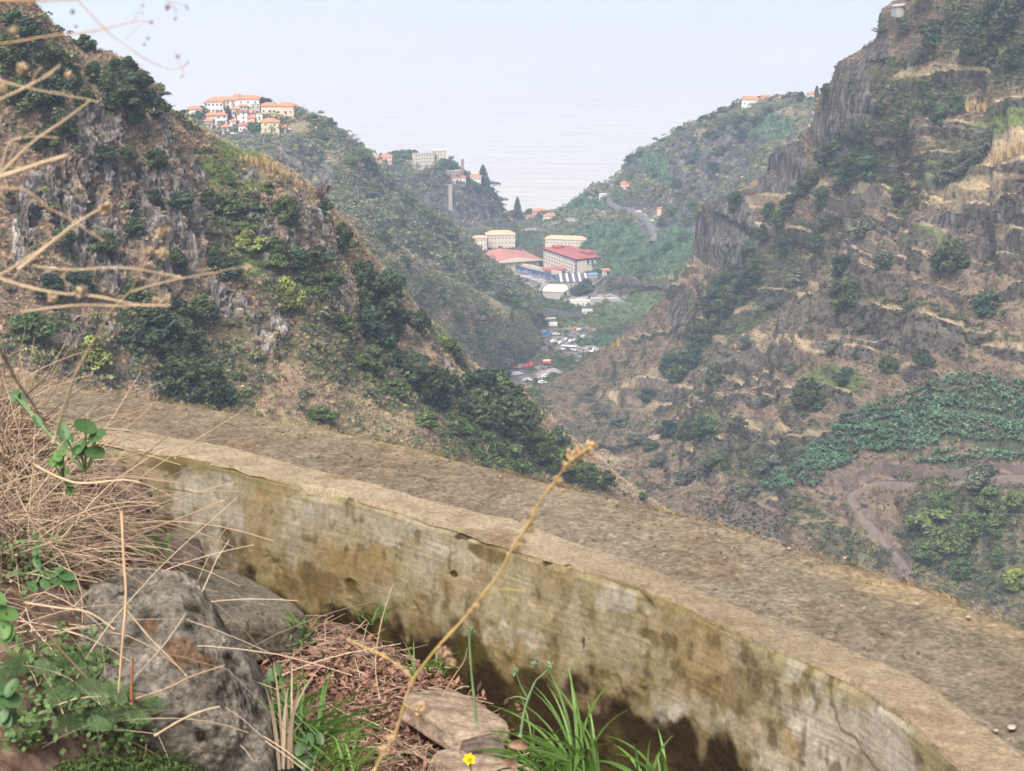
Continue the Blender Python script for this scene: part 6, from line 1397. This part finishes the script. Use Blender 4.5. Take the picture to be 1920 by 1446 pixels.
def litter(name, nn, reg, sizes, cols, label, zf=ZT, m=None):
    V = []; Fq = []; C = []; r = np.random.default_rng(len(name) + nn)
    for k in range(nn):
        u, a, b = r.uniform(), 0, 0; i = int(u * (NU - 1)); t = r.uniform(*reg); p = ro[i] * (1 - t) + oo[i] * t; s = r.uniform(*sizes) * r.uniform(.5, 1.5)
        q = r.normal(size=(8, 3)) * .12; c8 = np.array([(x, y, z) for x in (-1, 1) for y in (-1, 1) for z in (-1, 1)]) * .5 + q; c8 = c8 * [s * r.uniform(.8, 1.8), s, s * .5]; A = r.uniform(0, 3.14); c8 = c8 @ np.array([[math.cos(A), math.sin(A), 0], [-math.sin(A), math.cos(A), 0], [0, 0, 1]])
        o = len(V); V += list(c8 + [p[0], p[1] - 3, -.001 + s * .1]); Fq += [[o + a for a in f] for f in ((0, 1, 3, 2), (4, 6, 7, 5), (0, 4, 5, 1), (2, 3, 7, 6), (0, 2, 6, 4), (1, 5, 7, 3))]; c = cols[r.integers(0, len(cols))]; C += [np.array(c) * r.uniform(.7, 1.2)] * 8
    o = obj(name, mesh_np(name, V, Fq, m, col=np.array(C)), None, (0, 3.0, ZT)); tag(o, label, 'gravel', kind='stuff')
litter('gravel', 1700, (0.02, .99), (.0008, .0024), [(.30, .24, .17), (.22, .165, .115), (.12, .09, .06), (.16, .12, .08), (.26, .22, .17)], 'fine grit and crumbs lying on the trodden path', m=M_PEB)

# ---- dry grass, stalks and green plants
M_HAY = leafmat('hay', (.27, .20, .14, 1), (.41, .33, .24, 1), .75); M_STALK = plain('dry_stalk', (.46, .36, .24), .75, .2, 20); M_STALK2 = plain('brown_stalk', (.36, .24, .15), .75, .2, 20); M_GOLD = plain('golden_stalk', (.48, .35, .14), .7, .15, 20)
M_FLUFF = plain('dried_flower', (.42, .33, .22), .9, .25, 40); M_DFL = plain('dark_seed_head', (.23, .15, .12), .9, .25, 40)
M_GRASSB = leafmat('green_blades', (.075, .15, .035, 1), (.14, .24, .06, 1), .5); M_LEAFG = plain('broad_green_leaf', (.045, .10, .035), .45, .2, 12); M_LEAFB = plain('bright_green_leaf', (.065, .14, .035), .5, .15, 12); M_FERN = leafmat('fern_green', (.08, .14, .06, 1), (.12, .19, .09, 1), .6)
def tubes_mesh(name, items, m, sides=4):
    b = MB(); lv = []
    for pts, r0, r1, val in items:
        k = len(b.v); n = len(pts); b.tube(pts, [r0 + (r1 - r0) * i / (n - 1) for i in range(n)], sides, False); lv += [val] * (len(b.v) - k)
    me = b.me(name, m); at = me.attributes.new('leafv', 'FLOAT_COLOR', 'POINT'); at.data.foreach_set('color', np.repeat(np.array([(v, v, v, 1) for v in lv], np.float32), 1, 0).ravel()); return me
def hay(nn, zone, label, lens=(.08, .24), seed=1, rad=(.0005, .0013), up=(.1, .9), name='dry_grass', m=None, sagk=.6):
    r = random.Random(seed); items = []
    S = BANK
    for _ in range(nn):
        z = r.choice(zone); px = r.gauss(z[0], z[2] * .55); py = r.gauss(z[1], z[3] * .55); p = Vector(S.at(px, py)); ln = r.uniform(*lens) * r.uniform(.5, 1.3)
        a = r.uniform(0, 6.283); d = Vector((math.cos(a), math.sin(a) * .5 - .25, r.uniform(*up))).normalized(); n = 7; pts = [p]; q = p.copy(); sag = r.uniform(.3, 1.6) * sagk
        kink = r.randint(2, 5)
        for i in range(n):
            d = (d + Vector((r.uniform(-.12, .12), r.uniform(-.12, .12), -sag / n * 1.2))).normalized()
            if i == kink and r.random() < .35: d = (d + Vector((r.uniform(-.8, .8), r.uniform(-.5, .5), r.uniform(-.9, .3)))).normalized()
            q = q + d * ln / n; pts.append(q.copy())
        r0 = r.uniform(*rad); items.append((pts, r0, r0 * .45, r.choice((.28, .5, .8, 1., 1.15, 1.3))))
    o = obj(name, tubes_mesh(name, items, m or M_HAY)); tag(o, label, 'dry grass', kind='stuff'); return o
hay(1000, [(20,840,70,40),(50,900,90,60),(60,980,100,70),(30,900,80,80),(130,980,80,60),(110,1060,100,50)], 'tangle of dry grass stems over the bank at the left', seed=3)
hay(80, [(-20,800,60,30),(10,820,60,30),(-40,760,50,50)], 'upright dry grass at the top of the bank', (.08, .22), 5, (.0006, .0014), (.6, 2.2))
hay(170, [(80,1200,110,90),(220,1150,90,60),(150,1330,130,80),(300,1350,90,90)], 'scattered dry stems lying over soil and boulder', (.12, .34), 9, (.0006, .0013), (-.1, .5))
hay(650, [(60,880,120,90),(120,1000,130,90)], 'fine short dry grass litter in the bank', (.05, .14), 12, (.0004, .0008), (.0, .8))
tag(obj('dry_grass', tubes_mesh('dry_grass', edge_tufts(), leafmat('edge_grass', (.13, .11, .05, 1), (.22, .18, .09, 1)))), 'short dry moss and grass fringe along the outer path edge', 'dry grass', kind='stuff')
def ledge_hay(nn, zones, label, seed, lens, mat_, rad=(.0005, .0014), name='dry_grass', flat=True):
    r = random.Random(seed); items = []
    for _ in range(nn):
        z = r.choice(zones); p = Vector(PZ(r.gauss(z[0], z[2] * .5), r.gauss(z[1], z[3] * .5), ZL + .012)); a = r.uniform(0, 6.283); ln = r.uniform(*lens); d = Vector((math.cos(a), math.sin(a), r.uniform(-.05, .25))); pts = [p + d * ln * t + Vector((0, 0, -.25 * ln * t * t * r.uniform(.4, 1) + r.uniform(0, .004))) for t in (0, .25, .5, .75, 1)]
        r0 = r.uniform(*rad); items.append((pts, r0, r0 * .6, r.uniform(.4, 1.2)))
    o = obj(name, tubes_mesh(name, items, mat_)); tag(o, label, 'dry grass', kind='stuff')
ledge_hay(420, [(640,1230,90,40),(720,1300,90,50),(620,1370,80,60),(760,1400,90,50),(560,1200,60,30),(840,1430,80,30)], 'dry stems and twigs littering the soil ledge', 4, (.03, .16), M_HAY)
M_LITB = leafmat('brown_litter', (.16, .085, .065, 1), (.26, .15, .11, 1), .8)
def leaf_litter():
    r = np.random.default_rng(5); n = 8000; px = np.concatenate([r.normal(680, 110, n // 2), r.normal(620, 110, n - n // 2)]); py = np.concatenate([r.normal(1270, 60, n // 2), r.normal(1380, 60, n - n // 2)])
    keep = ~((py < 1100 + (px - 450) * .42) ); px, py = px[keep], py[keep]; C = PZ(px, py, ZL + .012) + r.normal(size=(len(px), 3)) * [0, 0, .006]
    Vv, Fq = leaf_quads(C - O0, np.tile([0, 0, 1.], (len(C), 1)), r.uniform(.0025, .008, len(C)), r, 2.6); o = obj('leaf_litter', mesh_np('leaf_litter', Vv, Fq, M_LITB, leafv=np.repeat(r.uniform(.3, 1.5, len(C)), 4)), None, O0); tag(o, 'reddish brown dead leaf litter on the soil ledge', 'leaf litter', kind='stuff')
leaf_litter()
def fluff(center, rad, n, m, seed, ls=.35):
    r = np.random.default_rng(seed); d = r.normal(size=(n, 3)); d /= np.linalg.norm(d, axis=1, keepdims=True); C = d * rad * r.uniform(.2, 1, n)[:, None]
    Vv, Fq = leaf_quads(C, d, r.uniform(.5, 1.3, n) * rad * ls, r, 2.2); return mesh_np('seed_head', Vv + np.array(center), Fq, m)
def stalk(pts, Y, r, label, m=M_STALK, heads=(), branches=(), headm=M_FLUFF, name='dry_stalk', hr=.006, sides=6, cat='dry stalk', smooth=16):
    ys = np.linspace(Y[0], Y[1], len(pts)) if hasattr(Y, '__len__') else np.full(len(pts), Y)
    if ys.mean() < 1.6: ys = ys * .70; r *= .40; hr *= .42
    W = np.array([PW(p[0], p[1], y) for p, y in zip(pts, ys)]); base = W[0].copy(); W = crv(W - base, smooth)
    t = empty(name, base); tag(t, label, cat)
    MB().tube([tuple(p) for p in W], [r * (1 - .45 * i / (len(W) - 1)) * (1 + .25 * (i % 5 == 0)) for i in range(len(W))], sides).build('stem', m, t, smooth=True)
    Ym = float(np.mean(ys))
    for k, bpts in enumerate(branches):
        B = crv(np.array([PW(p[0], p[1], Ym) for p in bpts]) - base, 8); MB().tube([tuple(p) for p in B], [r * .5 * (1 - .5 * i / 7) for i in range(8)], 5).build('branch', m, t)
    for k, h in enumerate(heads):
        c = PW(h[0], h[1], Ym if len(h) < 4 else h[3]) - base; rr = hr * (h[2] if len(h) > 2 else 1); obj('seed_head', fluff(c, rr * .75, 70, headm, k + int(h[0])), t)
    return t
stalk([(-60,352),(-20,338),(30,322),(80,305),(128,291)], 1.25, .0028, 'thick tan broken twig pointing right across the upper left cliff', M_STALK, smooth=12)
stalk([(-60,360),(0,325),(60,268),(120,226),(172,187)], 1.35, .0018, 'long straight tan stem rising to the right above the broken twig', M_STALK)
stalk([(-60,225),(-10,192),(40,168),(80,147),(100,132),(112,124)], 1.3, .0017, 'tan stem with small side shoots near the top left', M_STALK, [(25,58,1.4),(5,165,1.5),(130,140,1.2),(40,128,1.5)], [[(80,147),(95,140),(112,120)],[(60,158),(66,140),(80,125)]])
stalk([(-60,88),(20,80),(90,68),(180,58),(235,44),(268,38),(284,42)], 1.3, .0012, 'reddish brown stem crossing above the skyline with a round head', M_STALK2, [(283,42,1.0),(277,73,.8),(270,84,.7),(268,10,.7),(267,25,.5)], [[(235,76),(250,60),(268,42)],[(250,40),(258,25),(268,12)]], M_DFL, hr=.0035)
stalk([(120,-30),(150,5),(185,42),(205,62),(240,88),(280,115),(320,130),(342,128),(355,114)], 1.3, .0009, 'thin arching brown stem hanging over the sea at the top left', M_STALK2, [(333,106,.9),(341,144,.6),(136,22,1.2),(142,50,.7)], [[(342,128),(336,118),(332,102)],[(342,128),(344,140),(341,146)]], M_DFL, hr=.0035)
stalk([(-60,-5),(20,2),(90,1),(148,0)], 1.3, .0016, 'dark stem along the top left corner', M_STALK2, [(60,8,.8)], headm=M_DFL)
stalk([(290,-20),(312,0),(325,12),(334,22)], 1.3, .0008, 'small stem with dark drooping buds at the top edge', M_STALK2, [(314,14,1.3),(349,12,.7),(329,35,.8),(352,17,.5)], [[(312,0),(330,5),(349,12)],[(325,12),(330,22),(329,35)]], M_DFL, hr=.0035)
stalk([(-60,120),(0,150),(55,166),(110,176),(165,187),(185,192)], 1.35, .0011, 'thin pale stem sloping gently down at the upper left', M_HAY_P if False else M_STALK, [(42,132,1.6),(118,175,.6)])
stalk([(-30,330),(0,315),(16,270),(40,258),(75,256),(110,259)], 1.3, .0011, 'pale kinked stem bending over at the left edge', M_STALK)
stalk([(-60,360),(20,352),(55,360),(90,390),(127,408),(160,430),(195,452)], 1.3, .0012, 'grey brown stem curving down to the right over the cliff', M_STALK2)
stalk([(35,505),(66,480),(100,452),(130,428),(165,405),(202,385)], 1.35, .0022, 'pair of tan stems rising to a frayed tip', M_STALK, [(200,388,2.4)], [[(60,486),(125,436),(146,416)]])
stalk([(100,830),(118,770),(140,705),(175,640),(187,622),(215,575),(245,548),(262,510),(275,470),(284,440)], (1.55, 1.35), .0019, 'tall forked tan stem leaning right in the middle left', M_STALK, [(308,430,2.2),(465,502,1.6),(300,438,2.0),(280,470,1.6),(305,475,2.2)], [[(245,548),(275,538),(330,524),(400,512),(440,502),(466,500)],[(250,540),(262,515),(285,470)]], hr=.005)
stalk([(-60,500),(0,522),(50,538),(110,550),(180,556),(260,572),(320,573)], 1.3, .0017, 'long drooping tan stem over the lower cliff', M_STALK, [(150,545,1.8),(100,560,1.6)])
stalk([(60,498),(130,506),(210,502),(260,505),(340,520)], 1.35, .0012, 'level tan stem above the long drooping one', M_STALK)
stalk([(40,585),(90,578),(160,572),(230,574),(280,572)], 1.35, .0013, 'lower level stem crossing the forked stem', M_STALK, [(295,565,1.5),(312,560,1.2)])
stalk([(-40,600),(0,655),(30,712),(60,755),(90,805)], (1.2, 1.5), .0022, 'stout pale stem falling from the left edge to the bank', M_STALK)
stalk([(-60,530),(0,515),(60,478),(110,445),(150,412)], 1.4, .0015, 'straight tan stem parallel to the paired ones', M_STALK)
stalk([(228,960),(232,1050),(236,1120),(228,1220),(222,1300)], (2.1, 1.9), .0016, 'reddish brown bare stem standing in front of the boulder', M_STALK2)
stalk([(20,1090),(60,1150),(120,1225),(180,1290),(210,1330)], (1.9, 2.0), .0014, 'brown stem slanting down across the dark soil', M_STALK2)
stalk([(45,1130),(110,1140),(165,1148),(215,1180)], 1.9, .0012, 'pale bent straw lying across the dark soil', M_STALK)
stalk([(235,1140),(280,1195),(320,1235),(350,1268)], 2.0, .0010, 'thin straw crossing the orange stain of the boulder', M_STALK)
stalk([(350,1150),(315,1200),(290,1230),(255,1268)], 2.0, .0013, 'grey twig crossing the thin straw on the boulder', plain('grey_twig', (.30, .26, .20)))
stalk([(290,1380),(340,1350),(380,1333),(412,1325)], 2.1, .0016, 'pale broken straw low on the boulder', M_STALK)
stalk([(255,1310),(310,1292),(360,1268),(420,1248)], 2.1, .0011, 'dark twig tapering to a pale tip across the boulder', M_STALK2)
stalk([(247,1320),(247,1280),(249,1235)], 2.1, .0022, 'short upright reddish stub in front of the boulder', plain('red_stub', (.26, .11, .06)))
stalk([(30,1040),(110,1015),(200,1002),(300,985),(420,938)], (1.9, 2.3), .0010, 'long fine straw reaching right over the cement wall', M_STALK)
stalk([(60,870),(140,905),(230,900),(262,905)], 2.0, .0014, 'pale straw arching over the bank', M_STALK)
stalk([(700,1450),(720,1410),(742,1375),(758,1320),(775,1275),(800,1240),(822,1212),(870,1160),(905,1115),(935,1078),(962,1025),(990,985),(1012,940),(1040,905),(1060,875),(1085,852),(1122,828)], (1.5, 1.35), .0020, 'golden dried flower stalk standing in front of the wall', M_GOLD,
      [(1080,852,1.5),(1105,842,1.2),(1062,872,.8),(1045,900,.8),(975,1020,1.2),(992,988,1.1),(1000,960,.7),(880,1150,.6),(895,1135,.8),(832,1228,1.3),(845,1240,1.0),(790,1330,1.2),(735,1385,1.0),(722,1405,.9),(1030,918,.7)], [[(775,1275),(745,1245),(700,1222),(650,1198)],[(905,1118),(940,1105),(985,1108)],[(758,1320),(775,1328),(792,1325)]], hr=.012, sides=8, name='flower_stalk', headm=plain('golden_flower', (.37, .26, .15), .9, .25, 40), smooth=36)
stalk([(745,1250),(725,1232),(690,1215),(650,1198)], 1.5, .0012, 'short side stalk with furry dried head left of the golden stalk', M_GOLD, [(655,1200,1.1),(680,1206,1.3),(705,1214,1.0),(745,1245,1.1),(762,1262,1.3)], hr=.0052, name='flower_stalk')
stalk([(712,1310),(704,1250),(712,1180),(730,1115),(738,1095)], 2.6, .0010, 'thin bare twig rising in front of the mossy wall', M_STALK)
stalk([(830,1305),(850,1270),(870,1240),(876,1215)], 2.5, .0008, 'small dark twig leaning against the wall foot', M_STALK2)
stalk([(975,1398),(960,1380),(975,1395)], 2.2, .0016, 'curled dead leaf stalk at the right end of the ledge', M_STALK2, [(972,1395,1.6),(985,1400,1.4),(960,1398,1.2)], hr=.012) if False else None
M_GSTEM = plain('green_stem', (.14, .22, .10), .6, .15, 20)
stalk([(893,1360),(890,1320),(884,1260),(880,1200),(882,1178)], 2.4, .0020, 'upright grey green bud stem in front of the wall foot', M_GSTEM, [(884,1182,1.2)], headm=M_GSTEM, name='green_stalk', cat='green stalk', hr=.006)
stalk([(976,1380),(984,1330),(1000,1285),(1008,1272)], 2.3, .0020, 'forked green stalk with four buds', M_GSTEM, [(967,1258,1.1),(1030,1250,1.3),(1000,1245,1.0),(1005,1228,.7)], [[(990,1310),(976,1285),(968,1262)],[(1005,1276),(1020,1262),(1030,1252)],[(988,1312),(970,1306),(955,1310)]], M_GSTEM, 'green_stalk', .0065, cat='green stalk')
def blades(name, px, py, Y, n, h, spread, w, m, label, seed, lean=(0, 0), cat='grass tuft', z=None, sag=.5):
    r = random.Random(seed); base = PW(px, py, Y) if z is None else PZ(px, py, z); V = []; Fq = []; lv = []
    for _ in range(n):
        a = r.uniform(0, 6.283); hh = h * r.uniform(.5, 1.1); sp = spread * r.uniform(.3, 1); d = Vector((math.cos(a) * sp + lean[0], math.sin(a) * sp * .7 + lean[1], 1)).normalized(); p = Vector((r.uniform(-.02, .02), r.uniform(-.015, .015), 0)) * (spread + .4); ww = w * r.uniform(.6, 1.2); k0 = len(V); ns = 9; vv = r.uniform(.65, 1.25)
        for i in range(ns):
            s = d.cross(Vector((0, 1, .15))); s = s.normalized() if s.length > .01 else Vector((1, 0, 0)); wi = ww * math.sin(math.pi * min(.98, .22 + .78 * i / (ns - 1))) ** .7
            V += [tuple(p - s * wi + Vector((0, .2 * wi, 0))), tuple(p + s * wi)]; lv += [vv, vv]
            if i: k = len(V); Fq.append([k - 4, k - 3, k - 1, k - 2])
            p = p + d * hh / ns; d = (d + Vector((d.x * .25, d.y * .25, -sag * 1.6 / ns * (i / ns + .4)))).normalized()
    o = obj(name, mesh_np(name, V, Fq, m, True, leafv=np.array(lv)), None, base); tag(o, label, cat); return o
blades('grass_tuft', 560, 1400, 2.45, 69, .135, 1.1, 0.0017, M_GRASSB, 'bushy tuft of green grass right of the boulder', 2, (.25, 0), z=None)
blades('grass_tuft', 620, 1440, 2.4, 45, .11, 1.3, 0.0015, M_GRASSB, 'low green grass tuft at the bottom edge of the ledge', 6, (.3, 0))
blades('grass_tuft', 545, 1320, 2.6, 18, .07, .9, 0.0012, M_GRASSB, 'small green sprout between boulder and ledge', 8)
blades('grass_tuft', 1100, 1475, 2.35, 39, .17, .55, 0.0019, M_GRASSB, 'long bright green grass growing out of the dark channel', 12, (-.25, 0))
blades('grass_tuft', 1020, 1450, 2.35, 33, .11, 1.3, 0.0014, M_GRASSB, 'curling fine grass left of the long bright blades', 15, (-.1, 0))
blades('grass_tuft', 1225, 1480, 2.35, 13, .10, .5, 0.0020, M_GRASSB, 'short bright blades at the bottom right of the channel', 17, (-.25, 0))
blades('grass_tuft', 700, 1165, 3.0, 10, .05, .6, 0.0014, M_GRASSB, 'thin green blades at the foot of the mossy wall', 21)
blades('grass_tuft', 800, 1265, 2.8, 18, .07, 1.0, 0.0012, M_GRASSB, 'green grass spilling over the channel lip', 23, (.3, 0))
blades('grass_tuft', 570, 1170, 2.95, 13, .04, .9, 0.0011, M_GRASSB, 'tiny green sprout by the flat stone', 25)
blades('dry_tuft', 535, 1440, 2.4, 9, .16, .15, .0022, M_HAY, 'three pale dead blades standing beside the boulder', 27, (.05, 0), 'dry tuft', sag=.1)
def leafy(name, spots, label, m, size, seed, cat='plant', fern=False):
    """a plant of separate leaves on short stems; spots are pixels with a distance"""
    r = random.Random(seed); base = PW(*spots[0][:3]); t = empty(name, base); tag(t, label, cat); b = MB()
    for k, s in enumerate(spots):
        c = PW(s[0], s[1], s[2]) - base; sz = size * (s[3] if len(s) > 3 else 1); a = r.uniform(0, 6.28) if len(s) < 5 else s[4]; tilt = Vector((math.cos(a) * .5, -.75, .45 + r.uniform(-.2, .4))).normalized()
        ax = tilt.cross(Vector((math.sin(a), .1, math.cos(a)))).normalized(); bx = tilt.cross(ax); V = [tuple(Vector(c) - tilt * sz * .16)]; n = 14
        for i in range(n):
            q = 6.283 * i / n; e = ax * math.cos(q) * sz + bx * math.sin(q) * sz * (.62 if not fern else .3); cup = tilt * (.12 * sz * (abs(math.sin(q))))
            V.append(tuple(Vector(c) + e + cup))
        MB().add(V, [(0, i + 1, (i + 1) % n + 1) for i in range(n)]).build('leaf', m, t, smooth=True)
        st = Vector(c); b.tube([st, st * .6 + Vector((0, .01, -.015)), Vector((0, .02, -.03))], [.0009, .001, .0012], 4, False)
    b.build('stem', M_GSTEM, t); return t
leafy('leafy_plant', [(150,845,2.1,.9,0),(118,808,2.1,1.0,1.2),(160,800,2.1,1.15,.4),(182,818,2.1,1.05,2.6),(150,838,2.1,.9,2.2),(178,848,2.1,1.0,.1),(130,825,2.15,.7,2),(70,790,2.15,.7,1),(40,750,2.2,.8,1),(28,742,2.2,.7,2)], 'plant with round dark green leaves over the left end of the wall', M_LEAFG, .0115, 3)
leafy('leafy_plant', [(108,855,2.1,.9),(100,865,2.1,.8),(118,845,2.1,.8),(112,870,2.1,.7),(130,905,2.2,.7),(132,920,2.2,.7),(125,885,2.2,.6)], 'small bright green leafy sprig under the round leaves', M_LEAFB, .009, 5)
leafy('leafy_plant', [(68,1030,2.1,.9),(70,1055,2.1,.9),(85,1095,2.1,1.0),(105,1090,2.1,.9),(125,1080,2.1,1.1),(130,1095,2.1,1.1),(110,1070,2.1,.8),(60,1100,2.1,.9),(30,1075,2.1,.6)], 'clover like green leaves hanging on the bare soil', M_LEAFG, .0085, 7)
leafy('leafy_plant', [(12,1150,1.5,1.5,.4),(6,1175,1.5,1.6,1.4),(15,1190,1.5,1.4,2.2),(-10,1120,1.5,1.5,.5)], 'broad shiny green leaves at the left edge', M_LEAFB, .0065, 9)
leafy('leafy_plant', [(15,1310,1.5,1.8,.4),(0,1330,1.5,1.8,1.4),(22,1290,1.5,1.3,2.2),(-5,1290,1.5,1.6,.2),(10,1345,1.5,1.3,1.2)], 'cluster of dark broad leaves low on the left edge', M_LEAFG, .0065, 11)
leafy('leafy_plant', [(315,1090,2.7,1.0),(308,1085,2.7,1.1),(322,1100,2.7,.7),(302,1095,2.7,.7)], 'small dark green rosette between dark rock and boulder', M_LEAFG, .009, 13)
leafy('leafy_plant', [(335,1115,2.7,1.0),(350,1125,2.7,1.1),(365,1130,2.7,1.0),(370,1145,2.7,1.1),(345,1110,2.7,.7),(388,1165,2.7,.9),(330,1108,2.7,.7)], 'pale yellow green sprig on the upper edge of the boulder', plain('lime_leaf', (.22, .34, .08), .6), .0075, 15)
leafy('leafy_plant', [(560,1175,2.8,.8),(575,1190,2.8,.9),(545,1195,2.8,.8),(565,1205,2.8,.9),(585,1205,2.8,.7),(570,1165,2.8,.7),(540,1210,2.8,.6),(590,1180,2.8,.6)], 'feathery green seedling on the soil ledge', M_LEAFB, .006, 17, fern=True)
leafy('leafy_plant', [(510,1265,2.5,1.0),(525,1275,2.5,1.0),(500,1280,2.5,.9),(520,1255,2.5,.9),(580,1390,2.4,1.1),(565,1400,2.4,1.3),(590,1410,2.4,1.2),(575,1430,2.4,1.2),(560,1425,2.4,1.0),(600,1385,2.4,.9)], 'dark leafed weed inside the big grass tuft', M_LEAFG, .010, 19)
def fern(px, py, Y, label, seed, n=5, ln=.034):
    r = random.Random(seed); base = PW(px, py, Y); t = empty('fern', base); tag(t, label, 'fern')
    for k in range(n):
        a = r.uniform(-1.2, 1.2) + (3.14 if r.random() < .3 else 0); d = Vector((math.sin(a), -.35, .55 + r.uniform(-.3, .3))).normalized(); V = []; Fq = []; lv = []; p = Vector((0, 0, 0)); side = d.cross(Vector((0, -1, .3))).normalized(); nn = 12
        for i in range(nn):
            p = p + d * ln / nn; d = (d + Vector((0, 0, -.06))).normalized(); w = ln * .30 * math.sin(math.pi * (i + .8) / (nn + 1.2))
            for s in (-1, 1):
                q = p + side * s * w + d * w * .4; u = d * ln * .035; j = len(V); V += [tuple(p - u * .6), tuple(p + u * .6), tuple(q + u * .35), tuple(q - u * .5)]; Fq.append([j, j + 1, j + 2, j + 3]); lv += [r.uniform(.8, 1.2)] * 4
        obj('frond', mesh_np('frond', V, Fq, M_FERN, leafv=np.array(lv)), t)
    return t
for px, py, Y, lab, sd in [(165,1250,2.0,'pale green fern highest in front of the boulder',1),(185,1300,2.0,'fern in the middle of the group below the boulder edge',2),(155,1370,1.95,'dark fern low in front of the boulder',3),(60,1260,1.8,'bluish fern fronds near the left edge',4),(230,1350,2.0,'fern nearest the reddish stub',5),(260,1330,2.05,'small fern right of the reddish stub',6),(150,1300,1.95,'fern left of the middle one',7),(290,1035,2.9,'tiny fern above the dark angular rock',8)]:
    fern(px, py, Y, lab, sd, 6)
def moss(px, py, Y, rad, label, seed):
    r = np.random.default_rng(seed); n = 5200; d = r.normal(size=(n, 3)); d /= np.linalg.norm(d, axis=1, keepdims=True); d[:, 2] = np.abs(d[:, 2]); C = d * np.array(rad) * (r.uniform(.7, 1.2, n) * (1 + .3 * np.sin(d[:, 0] * 9) * np.cos(d[:, 1] * 8)))[:, None]
    Vv, Fq = leaf_quads(C, d, r.uniform(.5, 1.3, n) * .0022, r, 2.5); o = obj('moss_cushion', mesh_np('moss_cushion', Vv, Fq, M_MOSS, leafv=np.repeat(r.uniform(.5, 1.4, n), 4)), None, PW(px, py, Y)); tag(o, label, 'moss')
M_MOSS = leafmat('moss', (.05, .08, .025, 1), (.07, .11, .035, 1), .9)
def weeds():
    r = np.random.default_rng(9); spots = [(180,1260,60,40,70),(170,1340,70,50,90),(80,1290,60,50,60),(240,1390,60,40,90),(60,1400,60,50,60),(60,1090,50,20,30),(300,1050,30,20,20),(120,860,30,30,16),(220,1330,50,40,60),(90,1060,30,20,20)]; C = []; Nn = []
    for x, y, sx, sy, k in spots:
        for _ in range(k // 2):
            p = BANK.at(r.normal(x, sx * .6), r.normal(y, sy * .6)); st_ = r.uniform(.01, .04); q = p + np.array([r.normal() * .01, -.01, st_])
            for _ in range(9): C.append(q + r.normal(size=3) * .008); Nn.append((0, -.4, 1))
    C = np.array(C); Vv, Fq = leaf_quads(C - O0, np.array(Nn, float), r.uniform(.004, .0085, len(C)), r, 1.5)
    o = obj('undergrowth', mesh_np('undergrowth', Vv, Fq, leafmat('weed_leaves', (.045, .085, .03, 1), (.08, .13, .045, 1), .55), leafv=np.repeat(r.uniform(.5, 1.5, len(C)), 4)), None, O0); tag(o, 'small green weeds growing over the bare soil bank at the left', 'weeds', kind='stuff')
weeds()
moss(175, 1462, 1.95, (.032, .03, .016), 'green moss cushion at the bottom left', 1); moss(275, 1462, 2.05, (.042, .03, .02), 'moss cushion at the foot of the boulder', 2)
def flower():
    c = PW(880, 1422, 2.3); t = empty('yellow_flower', c); tag(t, 'small yellow flower at the bottom edge of the ledge', 'flower'); y = plain('yellow_petal', (.80, .52, .02), .6, .08, 60)
    for k in range(6):
        a = k * 1.047 + .3; d = Vector((math.cos(a), -.25, math.sin(a))); s = Vector((-math.sin(a), 0, math.cos(a))); l = .0088
        MB().add([(0, -.001, 0), tuple(d * l * .6 - s * l * .38), tuple(d * l), tuple(d * l * .6 + s * l * .38)], [(0, 1, 2, 3)]).build('petal', y, t)
    obj('flower_centre', fluff((0, -.003, 0), .003, 60, plain('orange_centre', (.62, .36, .02)), 3), t); MB().tube([(0, .001, 0), (.003, .01, -.03), (0, .02, -.07)], [.001, .001, .0012], 5).build('stem', M_GSTEM, t)
flower()
def dead_leaf(px, py, Y, s, label, seed):
    r = random.Random(seed); V = []; n = 10; m = 6
    for i in range(n):
        for j in range(m):
            u, v = i / (n - 1) * 2 - 1, j / (m - 1) * 2 - 1; w = (1 - u * u) ** .6; V.append((u * s, v * s * .5 * w, s * (.5 * v * v * w + .25 * math.sin(u * 3 + seed)) + r.uniform(-1, 1) * s * .05))
    Fq = [[i * m + j, (i + 1) * m + j, (i + 1) * m + j + 1, i * m + j + 1] for i in range(n - 1) for j in range(m - 1)]; o = obj('dead_leaf', mesh_np('dead_leaf', V, Fq, plain('dead_leaf_brown', (.20, .13, .085), .8, .3, 30), True), None, PW(px, py, Y), r.uniform(0, 3)); o.rotation_euler = (r.uniform(.6, 1.4), r.uniform(-.4, .4), r.uniform(-.5, .5)); tag(o, label, 'leaf')
dead_leaf(972, 1398, 2.3, .013, 'curled brown dead leaf hanging at the right end of the ledge', 1); dead_leaf(955, 1435, 2.3, .012, 'dead leaf just below the curled one', 3); dead_leaf(1065, 1062, 2.85, .006, 'tiny dead leaf on the coping edge', 4)
